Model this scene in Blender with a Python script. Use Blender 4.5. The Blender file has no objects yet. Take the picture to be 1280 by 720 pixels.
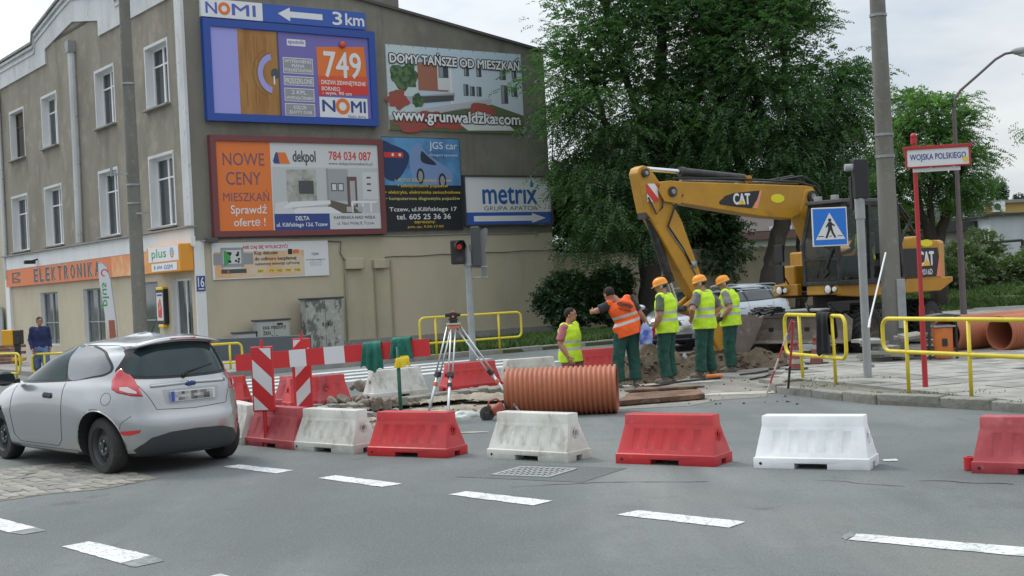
import bpy, bmesh, math, random
import numpy as np
from mathutils import Vector, Matrix, noise
from mathutils.bvhtree import BVHTree
from mathutils.geometry import tessellate_polygon, delaunay_2d_cdt
random.seed(7); rng = np.random.default_rng(7)
R = math.radians
scene = bpy.context.scene; COL = scene.collection
# ------------------------------------------------------------------ camera
FPX = 1650.0; ROLL = R(2.8); CAMH = 1.8; PITCH = math.atan(5.5/1650)
cr, sr = math.cos(ROLL), math.sin(ROLL)
cam = bpy.data.cameras.new('camera'); camo = bpy.data.objects.new('camera', cam); COL.objects.link(camo)
cam.lens = 36*FPX/1280; cam.sensor_width = 36; cam.clip_start = .1; cam.clip_end = 3000
rollm = Matrix(((cr, 0, sr), (0, 1, 0), (-sr, 0, cr))).to_4x4()
base = Matrix(((1, 0, 0), (0, 0, -1), (0, 1, 0))).to_4x4()     # looks along +Y, up is Z
camo.matrix_world = Matrix.Translation((0, 0, CAMH)) @ Matrix.Rotation(-PITCH, 4, 'X') @ rollm @ base
scene.camera = camo
# ------------------------------------------------------------------ world and sun (thin overcast, sun behind cloud up left)
SUN_EL, SUN_AZ = R(52), R(-48)
w = bpy.data.worlds.new('World'); scene.world = w; w.use_nodes = True
nt = w.node_tree; N = nt.nodes; L = nt.links; N.clear()
def nd(t, **k):
    n = N.new(t)
    for a, b in k.items(): setattr(n, a, b)
    return n
sky = nd('ShaderNodeTexSky'); sky.sky_type = 'NISHITA'; sky.sun_disc = False; sky.sun_elevation = SUN_EL; sky.sun_rotation = SUN_AZ
bg1 = nd('ShaderNodeBackground'); bg1.inputs[1].default_value = .12; L.new(sky.outputs[0], bg1.inputs[0])
tc = nd('ShaderNodeTexCoord'); sep = nd('ShaderNodeSeparateXYZ'); L.new(tc.outputs['Generated'], sep.inputs[0])
def mth(op, a, b=None, c=None):
    n = nd('ShaderNodeMath', operation=op)
    for i, v in enumerate((a, b, c)):
        if v is None: continue
        if isinstance(v, (int, float)): n.inputs[i].default_value = v
        else: L.new(v, n.inputs[i])
    return n.outputs[0]
zp = mth('MAXIMUM', sep.outputs[2], 0.0); den = mth('ADD', zp, .22)
comb = nd('ShaderNodeCombineXYZ'); L.new(mth('DIVIDE', sep.outputs[0], den), comb.inputs[0]); L.new(mth('DIVIDE', sep.outputs[1], den), comb.inputs[1])
nz = nd('ShaderNodeTexNoise'); nz.inputs['Scale'].default_value = 1.1; nz.inputs['Detail'].default_value = 6; nz.inputs['Roughness'].default_value = .55; L.new(comb.outputs[0], nz.inputs[0])
cl = nd('ShaderNodeValToRGB'); e = cl.color_ramp.elements
e[0].position = .32; e[0].color = (.54, .62, .71, 1); e[1].position = .62; e[1].color = (.90, .93, .94, 1); L.new(nz.outputs[0], cl.inputs[0])
sd = (math.sin(SUN_AZ)*math.cos(SUN_EL), math.cos(SUN_AZ)*math.cos(SUN_EL), math.sin(SUN_EL))
dp = nd('ShaderNodeVectorMath', operation='DOT_PRODUCT'); L.new(tc.outputs['Generated'], dp.inputs[0]); dp.inputs[1].default_value = sd
glow = mth('POWER', mth('MAXIMUM', dp.outputs['Value'], 0.0), 3.0)
st = mth('ADD', mth('MULTIPLY', glow, .9), mth('ADD', mth('MULTIPLY', zp, 1.0), .80))
bg2 = nd('ShaderNodeBackground'); L.new(cl.outputs[0], bg2.inputs[0]); L.new(st, bg2.inputs[1])
gap = nd('ShaderNodeValToRGB'); e = gap.color_ramp.elements
e[0].position = .30; e[0].color = (.55, .55, .55, 1); e[1].position = .48; e[1].color = (.96, .96, .96, 1); L.new(nz.outputs[0], gap.inputs[0])
mx = nd('ShaderNodeMixShader'); L.new(gap.outputs[0], mx.inputs[0]); L.new(bg1.outputs[0], mx.inputs[1]); L.new(bg2.outputs[0], mx.inputs[2])
wo = nd('ShaderNodeOutputWorld'); L.new(mx.outputs[0], wo.inputs[0])
sun = bpy.data.lights.new('sun', 'SUN'); sun.energy = 1.4; sun.angle = R(12); sun.color = (1, .96, .9)
so = bpy.data.objects.new('sun', sun); COL.objects.link(so)
so.rotation_euler = Vector(sd).to_track_quat('Z', 'Y').to_euler()
vs = scene.view_settings; vs.view_transform = 'Standard'; vs.look = 'None'; vs.exposure = 0.03; vs.gamma = 1
# ------------------------------------------------------------------ survey: photo measurements turned into places
def ray(px, py):
    dx = px-640; dy = 360-py
    return (dx*cr+dy*sr)/FPX, (-dx*sr+dy*cr-5.5)/FPX
def g(px, py, z=0.0):
    x, zz = ray(px, py); t = (z-CAMH)/zz; return Vector((x*t, t, z))
def at(px, py, d):
    x, z = ray(px, py); return Vector((x*d, d, CAMH+z*d))
# ------------------------------------------------------------------ materials
MATS = {}
def mat(name, col, rough=.65, metal=0, col2=None, scale=4.0, detail=5, bump=0.0, bscale=60.0, lo=.4, hi=.62, streak=False, spec=.5, coat=0, trans=0, emit=0, rough2=None, alpha=1, dist=0.0):
    if name in MATS: return MATS[name]
    m = bpy.data.materials.new(name); m.use_nodes = True; n = m.node_tree.nodes; l = m.node_tree.links
    b = n['Principled BSDF']; b.inputs['Base Color'].default_value = (*col, 1); b.inputs['Roughness'].default_value = rough; b.inputs['Metallic'].default_value = metal
    b.inputs['Specular IOR Level'].default_value = spec; b.inputs['Coat Weight'].default_value = coat; b.inputs['Coat Roughness'].default_value = .08
    if trans: b.inputs['Transmission Weight'].default_value = trans
    if emit: b.inputs['Emission Color'].default_value = (*col, 1); b.inputs['Emission Strength'].default_value = emit
    if col2 or bump:
        t = n.new('ShaderNodeTexCoord'); mp = n.new('ShaderNodeMapping'); l.new(t.outputs['Object'], mp.inputs[0])
        if streak: mp.inputs['Scale'].default_value = (1, 1, .18)
    if col2:
        z = n.new('ShaderNodeTexNoise'); z.inputs['Scale'].default_value = scale; z.inputs['Detail'].default_value = detail; z.inputs['Roughness'].default_value = .62; z.inputs['Distortion'].default_value = dist
        l.new(mp.outputs[0], z.inputs[0]); r = n.new('ShaderNodeValToRGB'); r.color_ramp.elements[0].position = lo; r.color_ramp.elements[0].color = (*col, 1)
        r.color_ramp.elements[1].position = hi; r.color_ramp.elements[1].color = (*col2, 1); l.new(z.outputs[0], r.inputs[0]); l.new(r.outputs[0], b.inputs['Base Color'])
        if rough2 is not None:
            q = n.new('ShaderNodeMapRange'); q.inputs['From Min'].default_value = lo; q.inputs['From Max'].default_value = hi; q.inputs['To Min'].default_value = rough; q.inputs['To Max'].default_value = rough2
            l.new(z.outputs[0], q.inputs[0]); l.new(q.outputs[0], b.inputs['Roughness'])
    if bump:
        z2 = n.new('ShaderNodeTexNoise'); z2.inputs['Scale'].default_value = bscale; z2.inputs['Detail'].default_value = 4; l.new(t.outputs['Object'], z2.inputs[0])
        u = n.new('ShaderNodeBump'); u.inputs['Strength'].default_value = bump; u.inputs['Distance'].default_value = .01; l.new(z2.outputs[0], u.inputs['Height']); l.new(u.outputs[0], b.inputs['Normal'])
    MATS[name] = m; return m
def layered(name, base, layers, rough=.85, bump=.3, bscale=90):
    """base colour with several noise layers mixed on top: (colour, scale, lo, hi, strength, stretch)"""
    if name in MATS: return MATS[name]
    m = bpy.data.materials.new(name); m.use_nodes = True; n = m.node_tree.nodes; l = m.node_tree.links; b = n['Principled BSDF']; b.inputs['Roughness'].default_value = rough
    t = n.new('ShaderNodeTexCoord'); cur = None
    for k, (c, s, lo, hi, f, stz) in enumerate(layers):
        mp = n.new('ShaderNodeMapping'); mp.inputs['Scale'].default_value = stz; mp.inputs['Location'].default_value = (k*3.7, k*1.3, k*5.1); mp.inputs['Rotation'].default_value = (0, 0, R(47) if name == 'asphalt' else 0); l.new(t.outputs['Object'], mp.inputs[0])
        z = n.new('ShaderNodeTexNoise'); z.inputs['Scale'].default_value = s; z.inputs['Detail'].default_value = 6; z.inputs['Roughness'].default_value = .6; l.new(mp.outputs[0], z.inputs[0])
        q = n.new('ShaderNodeMapRange'); q.inputs['From Min'].default_value = lo; q.inputs['From Max'].default_value = hi; q.inputs['To Max'].default_value = f; l.new(z.outputs[0], q.inputs[0])
        x = n.new('ShaderNodeMix'); x.data_type = 'RGBA'; l.new(q.outputs[0], x.inputs[0]); x.inputs[7].default_value = (*c, 1)
        if cur is None: x.inputs[6].default_value = (*base, 1)
        else: l.new(cur, x.inputs[6])
        cur = x.outputs[2]
    l.new(cur, b.inputs['Base Color'])
    if bump:
        z2 = n.new('ShaderNodeTexNoise'); z2.inputs['Scale'].default_value = bscale; z2.inputs['Detail'].default_value = 5; l.new(t.outputs['Object'], z2.inputs[0])
        u = n.new('ShaderNodeBump'); u.inputs['Strength'].default_value = bump; u.inputs['Distance'].default_value = .01; l.new(z2.outputs[0], u.inputs['Height']); l.new(u.outputs[0], b.inputs['Normal'])
    MATS[name] = m; return m
U1 = (1, 1, 1)
ASPH = layered('asphalt', (.146, .160, .160), [((.100, .116, .115), .30, .40, .60, .95, U1), ((.215, .230, .218), .55, .48, .70, .7, (1, .22, 1)), ((.100, .112, .110), .9, .50, .70, .8, (1, .10, 1)), ((.20, .195, .165), .23, .55, .75, .6, U1), ((.055, .06, .06), 1.7, .66, .74, .55, U1), ((.10, .11, .108), 2.3, .56, .70, .45, U1), ((.28, .30, .295), 60, .56, .68, .7, U1), ((.07, .08, .08), 42, .56, .70, .6, U1)], .82, .9, 110)
ASPH_OLD = layered('asphalt_old', (.17, .17, .16), [((.25, .23, .19), 1.3, .4, .6, .8, U1), ((.33, .31, .27), 4, .55, .7, .6, U1), ((.08, .08, .08), 30, .55, .75, .4, U1)], .9, .6, 60)
SANDY = layered('sandy_ground', (.30, .265, .21), [((.20, .17, .13), 1.1, .4, .6, .8, U1), ((.42, .39, .33), 2.6, .5, .68, .8, U1), ((.12, .10, .08), 14, .58, .75, .6, U1)], .95, 1.0, 25)
SOIL = layered('soil', (.085, .062, .040), [((.13, .098, .064), 3, .42, .62, .9, U1), ((.055, .04, .028), 9, .5, .7, .9, U1), ((.24, .19, .13), 22, .6, .75, .6, U1)], .97, 1.0, 18)
STUC = layered('dirty_stucco', (.27, .245, .197), [((.205, .186, .15), .8, .4, .62, .9, (1, 1, .35)), ((.37, .33, .265), 1.7, .5, .72, .7, U1), ((.13, .118, .10), .7, .56, .74, .75, (1.5, 1.5, .16)), ((.15, .135, .115), 6, .6, .8, .35, U1)], .93, .5, 60)
GABLE = layered('gable_render', (.205, .195, .166), [((.155, .148, .126), .45, .4, .6, .8, (1, 1, .4)), ((.26, .245, .21), 1.3, .5, .7, .6, U1), ((.095, .09, .08), .8, .56, .74, .65, (1.6, 1.6, .15)), ((.12, .115, .1), 7, .62, .8, .3, U1)], .93, .5, 60)
CREAM = layered('cream_render', (.50, .445, .335), [((.41, .38, .275), .6, .42, .62, .8, (1, 1, .5)), ((.51, .47, .36), 2.0, .55, .7, .5, U1), ((.27, .245, .19), .9, .6, .78, .4, (1.5, 1.5, .2))], .92, .4, 70)
CREAM2 = layered('cream_boundary_wall', (.40, .355, .255), [((.32, .285, .21), .6, .4, .62, .8, (1, 1, .4)), ((.22, .2, .155), 1.0, .56, .74, .5, (1.5, 1.5, .2))], .93, .4, 60)
TRIMW = layered('weathered_white_paint', (.60, .62, .63), [((.45, .46, .46), 1.0, .45, .65, .7, (1, 1, .4)), ((.30, .29, .27), 5, .6, .72, .8, U1)], .85, .3, 60)
WHITEW = layered('white_wall_paint', (.74, .755, .76), [((.62, .63, .63), .9, .45, .65, .6, (1, 1, .3)), ((.5, .5, .49), 6, .62, .76, .3, U1)], .8, .2, 60)
MARKW = layered('road_paint', (.64, .66, .655), [((.46, .48, .47), 3, .46, .66, .8, U1), ((.20, .215, .21), 30, .53, .63, .85, U1), ((.34, .355, .35), 6, .56, .68, .8, U1)], .8, .3, 90)
CONC = layered('concrete', (.30, .295, .275), [((.22, .215, .2), 2, .4, .62, .8, U1), ((.4, .39, .36), 9, .55, .72, .5, U1), ((.12, .12, .11), 30, .6, .75, .5, U1)], .92, .6, 60)
POLEC = layered('pole_concrete', (.19, .185, .165), [((.13, .125, .11), 1.6, .42, .62, .8, (1, 1, .3)), ((.27, .26, .235), 6, .55, .72, .6, U1), ((.09, .09, .08), 24, .6, .76, .5, U1)], .92, .6, 50)
SLAB = layered('paving_slab', (.33, .325, .30), [((.25, .245, .225), .9, .4, .62, .8, U1), ((.42, .41, .38), 4, .55, .72, .5, U1), ((.14, .14, .125), 25, .6, .76, .5, U1)], .92, .6, 60)
SLAB2 = layered('paving_slab_dark', (.25, .245, .225), [((.19, .185, .165), 1.6, .42, .62, .8, U1), ((.34, .335, .31), 6, .55, .72, .5, U1)], .92, .6, 60)
GRASSM = layered('grass_green', (.055, .115, .022), [((.095, .15, .035), 1.2, .42, .62, .9, U1), ((.028, .065, .014), 4, .5, .7, .8, U1)], .9, 0)
EARTH = layered('verge_earth', (.07, .085, .03), [((.10, .09, .05), 2, .45, .62, .8, U1), ((.05, .09, .02), 7, .45, .65, .8, U1)], .97, .8, 25)
PWHITE = mat('white_plastic', (.78, .80, .81), .42, col2=(.66, .68, .69), scale=3, bump=.08, bscale=20)
PWHITED = layered('grubby_white_plastic', (.56, .56, .52), [((.44, .43, .39), 3, .4, .6, .8, U1), ((.24, .22, .18), 5, .52, .68, .8, (1, 1, .5)), ((.74, .74, .72), 12, .58, .7, .5, U1)], .55, .1, 30)
PRED = layered('red_plastic', (.50, .018, .022), [((.38, .02, .025), 2.5, .42, .62, .8, U1), ((.56, .12, .11), 9, .6, .74, .5, U1), ((.16, .06, .05), 6, .6, .76, .6, (1, 1, .5))], .42, .08, 30)
PREDF = layered('faded_red_plastic', (.33, .035, .045), [((.42, .08, .085), 2.5, .42, .62, .8, U1), ((.48, .2, .19), 7, .6, .78, .6, U1), ((.18, .04, .04), 5, .6, .8, .5, U1)], .6, .1, 30)
def flat(name, c, r=.5, **k): return mat(name, c, r, **k)
WHITE = flat('print_white', (.72, .73, .75)); OFFW = flat('print_offwhite', (.60, .62, .63)); BLACK = flat('print_black', (.02, .02, .022)); NAVY = flat('print_navy', (.03, .06, .24))
BLUE = flat('print_blue', (.035, .10, .42)); ORANGE = flat('print_orange', (.72, .18, .035)); REDP = flat('print_red', (.60, .04, .03)); LILAC = flat('print_lilac', (.33, .33, .72)); VIOLET = flat('print_violet', (.16, .14, .42))
GREYP = flat('print_grey', (.28, .29, .31)); DGREY = flat('print_darkgrey', (.07, .075, .08)); YEL = flat('print_yellow', (.80, .55, .03)); GREENP = flat('print_green', (.06, .33, .10)); SKYB = flat('print_skyblue', (.20, .42, .72)); BRICKP = flat('print_brick', (.33, .13, .09)); TAN = flat('print_tan', (.5, .38, .24))
YRAIL = layered('yellow_rail_paint', (.70, .56, .035), [((.58, .47, .05), 4, .45, .65, .7, U1), ((.25, .16, .05), 14, .66, .74, .8, U1)], .5, .1, 60)
REDPAINT = layered('red_pole_paint', (.42, .025, .03), [((.33, .03, .03), 3, .45, .65, .7, U1), ((.22, .1, .08), 16, .66, .75, .6, U1)], .5, .1, 60)
STEEL = mat('galvanised_steel', (.34, .36, .37), .5, .5, col2=(.24, .25, .26), scale=6, bump=.1)
GREYPT = layered('grey_paint', (.31, .33, .335), [((.24, .255, .26), 3, .45, .65, .8, U1), ((.17, .165, .16), 12, .64, .75, .6, U1)], .6, .1, 60)
ALU = mat('aluminium', (.60, .62, .63), .35, .7); CHROME = mat('chrome', (.75, .76, .78), .15, 1.0)
BLKP = mat('black_plastic', (.018, .019, .021), .55); BLKM = mat('black_metal', (.022, .022, .024), .5, .2, col2=(.05, .048, .045), scale=8)
RUBBER = layered('tyre_rubber', (.028, .028, .028), [((.07, .065, .058), 5, .5, .7, .7, U1)], .85, .4, 60)
GLASSD = mat('dark_window_glass', (.018, .026, .028), .04, spec=.8, coat=.5)
PANE = mat('house_pane_glass', (.06, .075, .085), .05, spec=.9); PANE.node_tree.nodes['Principled BSDF'].inputs['Alpha'].default_value = .38
PVC = mat('white_window_pvc', (.74, .75, .76), .4)
# ------------------------------------------------------------------ mesh builder
def W(o):
    m = o.matrix_basis.copy()
    if o.parent: m = W(o.parent) @ o.matrix_parent_inverse @ m
    return m
class MB:
    def __init__(s, T=None): s.V = []; s.F = []; s.M = []; s.mats = []; s.T = T or Matrix()
    def add(s, vs, fs, m):
        if m not in s.mats: s.mats.append(m)
        k = s.mats.index(m); b = len(s.V); T = s.T
        s.V += [tuple(T @ Vector(v)) for v in vs]; s.F += [tuple(b+i for i in f) for f in fs]; s.M += [k]*len(fs); return s
    def box(s, c, d, m, rot=None):
        x, y, z = (k/2 for k in d); v = [Vector((a*x, b*y, e*z)) for a in (-1, 1) for b in (-1, 1) for e in (-1, 1)]
        if rot is not None: v = [rot @ k for k in v]
        c = Vector(c); return s.add([c+k for k in v], [(0, 1, 3, 2), (4, 6, 7, 5), (0, 4, 5, 1), (2, 3, 7, 6), (0, 2, 6, 4), (1, 5, 7, 3)], m)
    def prism(s, poly, a, b, m, axis='z'):
        """poly: 2D outline; extruded from a to b along axis (y: poly is x,z; z: poly is x,y; x: poly is y,z)"""
        f = {'z': lambda p, q: (p[0], p[1], q), 'y': lambda p, q: (p[0], q, p[1]), 'x': lambda p, q: (q, p[0], p[1])}[axis]
        n = len(poly); tri = tessellate_polygon([[Vector((p[0], p[1], 0)) for p in poly]])
        vs = [f(p, a) for p in poly]+[f(p, b) for p in poly]
        return s.add(vs, [tuple(t) for t in tri]+[tuple(n+i for i in reversed(t)) for t in tri]+[(i, (i+1) % n, n+(i+1) % n, n+i) for i in range(n)], m)
    def sheet(s, loops, z, m):
        pts = [Vector((p[0], p[1], z)) for lp in loops for p in lp]; tri = tessellate_polygon([[Vector((p[0], p[1], 0)) for p in lp] for lp in loops]); out = []
        for a, b, c in tri:
            if (pts[b]-pts[a]).cross(pts[c]-pts[a]).z < 0: a, b = b, a
            out.append((a, b, c))
        return s.add(pts, out, m)
    def tube(s, P, r, m, n=8, cap=True, closed=False, flatr=1.0, side=None):
        P = [Vector(p) for p in P]; k = len(P); rr = r if isinstance(r, (list, tuple)) else [r]*k; vs = []; up = None
        for i, p in enumerate(P):
            if closed: d = (P[(i+1) % k]-P[i-1])
            else: d = P[min(i+1, k-1)]-P[max(i-1, 0)]
            d.normalize()
            if up is None: up = Vector(side) if side is not None else (Vector((0, 0, 1)) if abs(d.z) < .9 else Vector((1, 0, 0)))
            a = up-d*up.dot(d)
            if a.length < 1e-4: a = d.orthogonal()
            a.normalize(); up = a; b = d.cross(a)
            for j in range(n):
                t = 2*math.pi*j/n; ri = rr[i]
                ra, rb = (ri if isinstance(ri, (tuple, list)) else (ri, ri*flatr)); vs.append(p+a*math.cos(t)*ra+b*math.sin(t)*rb)
        fs = []
        for i in range(k if closed else k-1):
            for j in range(n):
                q = (i+1) % k; fs.append((i*n+j, i*n+(j+1) % n, q*n+(j+1) % n, q*n+j))
        if cap and not closed: fs += [tuple(reversed(range(n))), tuple((k-1)*n+j for j in range(n))]
        return s.add(vs, fs, m)
    def cyl(s, p0, p1, r, m, r1=None, n=12): return s.tube([p0, p1], [r, r if r1 is None else r1], m, n)
    def lathe(s, prof, m, n=24, c=(0, 0, 0), axis='z'):
        vs = []; c = Vector(c)
        for r_, h in prof:
            for j in range(n):
                t = 2*math.pi*j/n; a, b = r_*math.cos(t), r_*math.sin(t)
                vs.append(c+Vector({'z': (a, b, h), 'y': (a, h, b), 'x': (h, a, b)}[axis]))
        k = len(prof); return s.add(vs, [(i*n+j, i*n+(j+1) % n, (i+1)*n+(j+1) % n, (i+1)*n+j) for i in range(k-1) for j in range(n)], m)
    def sphere(s, c, r, m, n=12, k=8, rot=None):
        rx, ry, rz = r if isinstance(r, (tuple, list)) else (r, r, r); vs = []; c = Vector(c)
        for i in range(k+1):
            ph = math.pi*i/k
            for j in range(n):
                t = 2*math.pi*j/n; v = Vector((rx*math.sin(ph)*math.cos(t), ry*math.sin(ph)*math.sin(t), rz*math.cos(ph)))
                vs.append(c+(rot @ v if rot is not None else v))
        return s.add(vs, [(i*n+j, (i+1)*n+j, (i+1)*n+(j+1) % n, i*n+(j+1) % n) for i in range(k) for j in range(n)], m)
    def mesh(s, name, smooth=False, fixn=True):
        me = bpy.data.meshes.new(name); me.from_pydata(s.V, [], s.F)
        for m in s.mats: me.materials.append(m)
        me.polygons.foreach_set('material_index', s.M)
        if fixn:
            bm = bmesh.new(); bm.from_mesh(me); bmesh.ops.remove_doubles(bm, verts=bm.verts, dist=1e-5); bmesh.ops.recalc_face_normals(bm, faces=bm.faces); bm.to_mesh(me); bm.free()
        if smooth: me.polygons.foreach_set('use_smooth', [True]*len(me.polygons))
        me.update(); return me
    def build(s, name, parent=None, smooth=False, bevel=0, world=False, kind=None, label=None, auto=False, seg=2, fixn=True):
        me = s.mesh(name, smooth or auto, fixn)
        if auto:
            bm = bmesh.new(); bm.from_mesh(me)
            for ed in bm.edges:
                if len(ed.link_faces) == 2 and ed.calc_face_angle(0) > R(38): ed.smooth = False
            bm.to_mesh(me); bm.free()
        o = bpy.data.objects.new(name, me); COL.objects.link(o)
        if parent:
            o.parent = parent
            if world: o.matrix_parent_inverse = W(parent).inverted()
        if bevel:
            b = o.modifiers.new('bevel', 'BEVEL'); b.width = bevel; b.segments = seg; b.limit_method = 'ANGLE'; b.angle_limit = R(35)
        if kind: o['kind'] = kind
        if label: o['label'] = label
        return o
def thing(name, label, cat, loc=(0, 0, 0), rz=0, group=None):
    o = bpy.data.objects.new(name, None); COL.objects.link(o); o.location = loc; o.rotation_euler = (0, 0, rz); o.empty_display_size = .2
    o['label'] = label; o['category'] = cat
    if group: o['group'] = group
    return o
def tag(o, label, cat, group=None):
    o['label'] = label; o['category'] = cat
    if group: o['group'] = group
    return o
def kids(o): return [c for c in ALLOBJ() if c.parent == o]
def ALLOBJ(): return list(bpy.data.objects)
def copy_tree(o, loc=None, rz=None, label=None, parent=None, swap=None):
    ch = [c for c in bpy.data.objects if c.parent == o]; c = o.copy(); COL.objects.link(c)
    if parent: c.parent = parent
    if loc is not None: c.location = loc
    if rz is not None: c.rotation_euler = (0, 0, rz)
    if label: c['label'] = label
    for k in ch: copy_tree(k, parent=c)
    return c
def remat(o, m, names=None):
    """give a copied thing's parts another material (object-level slots)"""
    for c in [k for k in bpy.data.objects if k.parent == o]:
        if c.type == 'MESH' and (names is None or c.name.split('.')[0] in names):
            me = c.data.copy(); me.materials.clear(); me.materials.append(m); me.polygons.foreach_set('material_index', [0]*len(me.polygons)); c.data = me
        remat(c, m, names)
def curvy(P, n=6):
    out = []; k = len(P)
    for i in range(k):
        a, b, c, d = (Vector(P[(i+j-1) % k]) for j in range(4))
        for q in range(n): t = q/n; out.append(tuple(.5*((2*b)+(c-a)*t+(2*a-5*b+4*c-d)*t*t+(-a+3*b-3*c+d)*t*t*t)))
    return out
# lettering -> polygons
_fc = {}
def text_geo(s, bold=.0, res=3):
    key = (s, bold, res)
    if key not in _fc:
        cu = bpy.data.curves.new('t', 'FONT'); cu.body = s; cu.size = 1; cu.resolution_u = res; cu.offset = bold; cu.fill_mode = 'FRONT'
        o = bpy.data.objects.new('t', cu); me = bpy.data.meshes.new_from_object(o)
        v = [tuple(x.co[:2]) for x in me.vertices]; f = [tuple(p.vertices) for p in me.polygons]
        bpy.data.objects.remove(o); bpy.data.curves.remove(cu); bpy.data.meshes.remove(me); _fc[key] = (v, f)
    return _fc[key]
class Panel(MB):
    """flat print laid on a plane: u to the right, v up, w out of the plane"""
    def __init__(s, o, u, n):
        u = Vector(u).normalized(); n = Vector(n).normalized(); v = n.cross(u)
        T = Matrix((( u.x, v.x, n.x, o[0]), (u.y, v.y, n.y, o[1]), (u.z, v.z, n.z, o[2]), (0, 0, 0, 1))); super().__init__(T); s.w = .003
    def rect(s, u0, v0, u1, v1, m, w=None):
        w = s.w if w is None else w; return s.add([(u0, v0, w), (u1, v0, w), (u1, v1, w), (u0, v1, w)], [(0, 1, 2, 3)], m)
    def poly(s, P, m, w=None):
        w = s.w if w is None else w; tri = tessellate_polygon([[Vector((p[0], p[1], 0)) for p in P]]); return s.add([(p[0], p[1], w) for p in P], [tuple(t) for t in tri], m)
    def slab(s, u0, v0, u1, v1, w0, w1, m): return s.box(((u0+u1)/2, (v0+v1)/2, (w0+w1)/2), (u1-u0, v1-v0, w1-w0), m)
    def disc(s, cu, cv, r, m, w=None, rv=None, n=20, a0=0, a1=360):
        rv = rv or r; P = [(cu+r*math.cos(R(a0+(a1-a0)*i/n)), cv+rv*math.sin(R(a0+(a1-a0)*i/n))) for i in range(n+(0 if a1-a0 == 360 else 1))]; return s.poly(P, m, w)
    def ring(s, cu, cv, r0, r1, m, w=None, a0=0, a1=360, n=24, ev=1.0):
        w = s.w if w is None else w; vs = []
        for i in range(n+1):
            t = R(a0+(a1-a0)*i/n)
            for r_ in (r0, r1): vs.append((cu+r_*math.cos(t), cv+r_*ev*math.sin(t), w))
        return s.add(vs, [(2*i, 2*i+1, 2*i+3, 2*i+2) for i in range(n)], m)
    def text(s, t, u0, v0, u1, v1, m, w=None, bold=.0, outline=None, ow=.03, shear=0, res=3):
        w = s.w if w is None else w
        v, f = text_geo(t, 0, res); xs = [a[0] for a in v]; ys = [a[1] for a in v]; x0, x1, y0, y1 = min(xs), max(xs), min(ys), max(ys)
        sx = (u1-u0)/(x1-x0); sy = (v1-v0)/(y1-y0)
        if outline is not None:
            for k in range(8):
                du, dv = ow*math.cos(k*math.pi/4), ow*math.sin(k*math.pi/4); s.add([(u0+(a-x0)*sx+du, v0+(b-y0)*sy+dv, w-.006+k*.0005) for a, b in v], f, outline)
        hb = bold*(v1-v0)
        for k, (du, dv) in enumerate(((0, 0),) if not bold else ((hb, 0), (-hb, 0), (0, hb), (0, -hb))): s.add([(u0+(a-x0)*sx+du, v0+(b-y0)*sy+dv, w+k*.0004) for a, b in v], f, m)
        return s
# ------------------------------------------------------------------ frames of the tenement house
BA = R(35.9); U1v = Vector((-math.sin(BA), math.cos(BA), 0)); U2v = Vector((math.cos(BA), math.sin(BA), 0)); CRN = Vector((-9.076, 38, 0))
NF = Vector((-math.cos(BA), -math.sin(BA), 0)); NG = Vector((math.sin(BA), -math.cos(BA), 0))    # outward normals: facade, gable
# ------------------------------------------------------------------ setting: terrain, road, pavements
def struct(mb, name, **k): return mb.build(name, kind='structure', **k)
hole = [g(*p).to_2d() for p in ((655, 494), (640, 486), (672, 470), (776, 466), (779, 478), (700, 494))]
hole2 = [g(*p).to_2d() for p in ((408, 533), (412, 511), (520, 500), (632, 487), (640, 506), (600, 520), (560, 530))]
ground = MB(); ground.sheet([[(-500, -60), (500, -60), (500, 700), (-500, 700)], hole, hole2], -.02, EARTH); struct(ground, 'ground')
road = MB()
road.sheet([[(-90, -20), (90, -20), (90, 62), (-90, 62)], hole, hole2], 0, ASPH); struct(road, 'road')
# excavations cut into the road
ex = MB()
for h, dz in ((hole, -.42), (hole2, -.10)):
    n = len(h)
    ex.add([(p.x, p.y, 0) for p in h]+[(p.x, p.y, -.05) for p in h], [(i, (i+1) % n, n+(i+1) % n, n+i) for i in range(n)], ASPH_OLD)
    ex.add([(p.x, p.y, -.05) for p in h]+[(p.x, p.y, dz) for p in h], [(i, (i+1) % n, n+(i+1) % n, n+i) for i in range(n)], SOIL); ex.sheet([h], dz, SANDY if dz > -.2 else SOIL)
struct(ex, 'excavation_trench')
# old asphalt where the cross street has been scraped clean, sand tracked over it
worn = MB(); worn.sheet([[g(*p).to_2d() for p in ((770, 512), (776, 470), (830, 462), (905, 452), (1000, 436), (1040, 440), (1000, 470), (966, 489), (955, 497), (900, 500), (860, 508))]], .004, ASPH_OLD)
struct(worn, 'worn_road_surface')
spill = MB()
def blob(cx, cy, rx, ry, n=26, jag=.22, rot=0):
    P = []
    for i in range(n):
        t = 2*math.pi*i/n; r = 1+jag*(noise.noise(Vector((math.cos(t)*1.7+cx, math.sin(t)*1.7+cy, 3)))*2)+random.uniform(-.05, .05); x, y = rx*r*math.cos(t), ry*r*math.sin(t)
        P.append((cx+x*math.cos(rot)-y*math.sin(rot), cy+x*math.sin(rot)+y*math.cos(rot)))
    return P
CEM = layered('cement_dust', (.44, .42, .36), [((.30, .28, .24), 4, .45, .62, .8, U1)], .95, .4, 50)
for a, b, rx, ry, r_ in ((945, 491, 1.0, .22, -.1), (835, 480, .9, .22, .1), (860, 492, .5, .1, 0), (590, 541, .22, .05, -.3)):
    q = g(a, b); spill.sheet([blob(q.x, q.y, rx, ry, rot=r_)], .008, CEM)
struct(spill, 'cement_spill')
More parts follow.
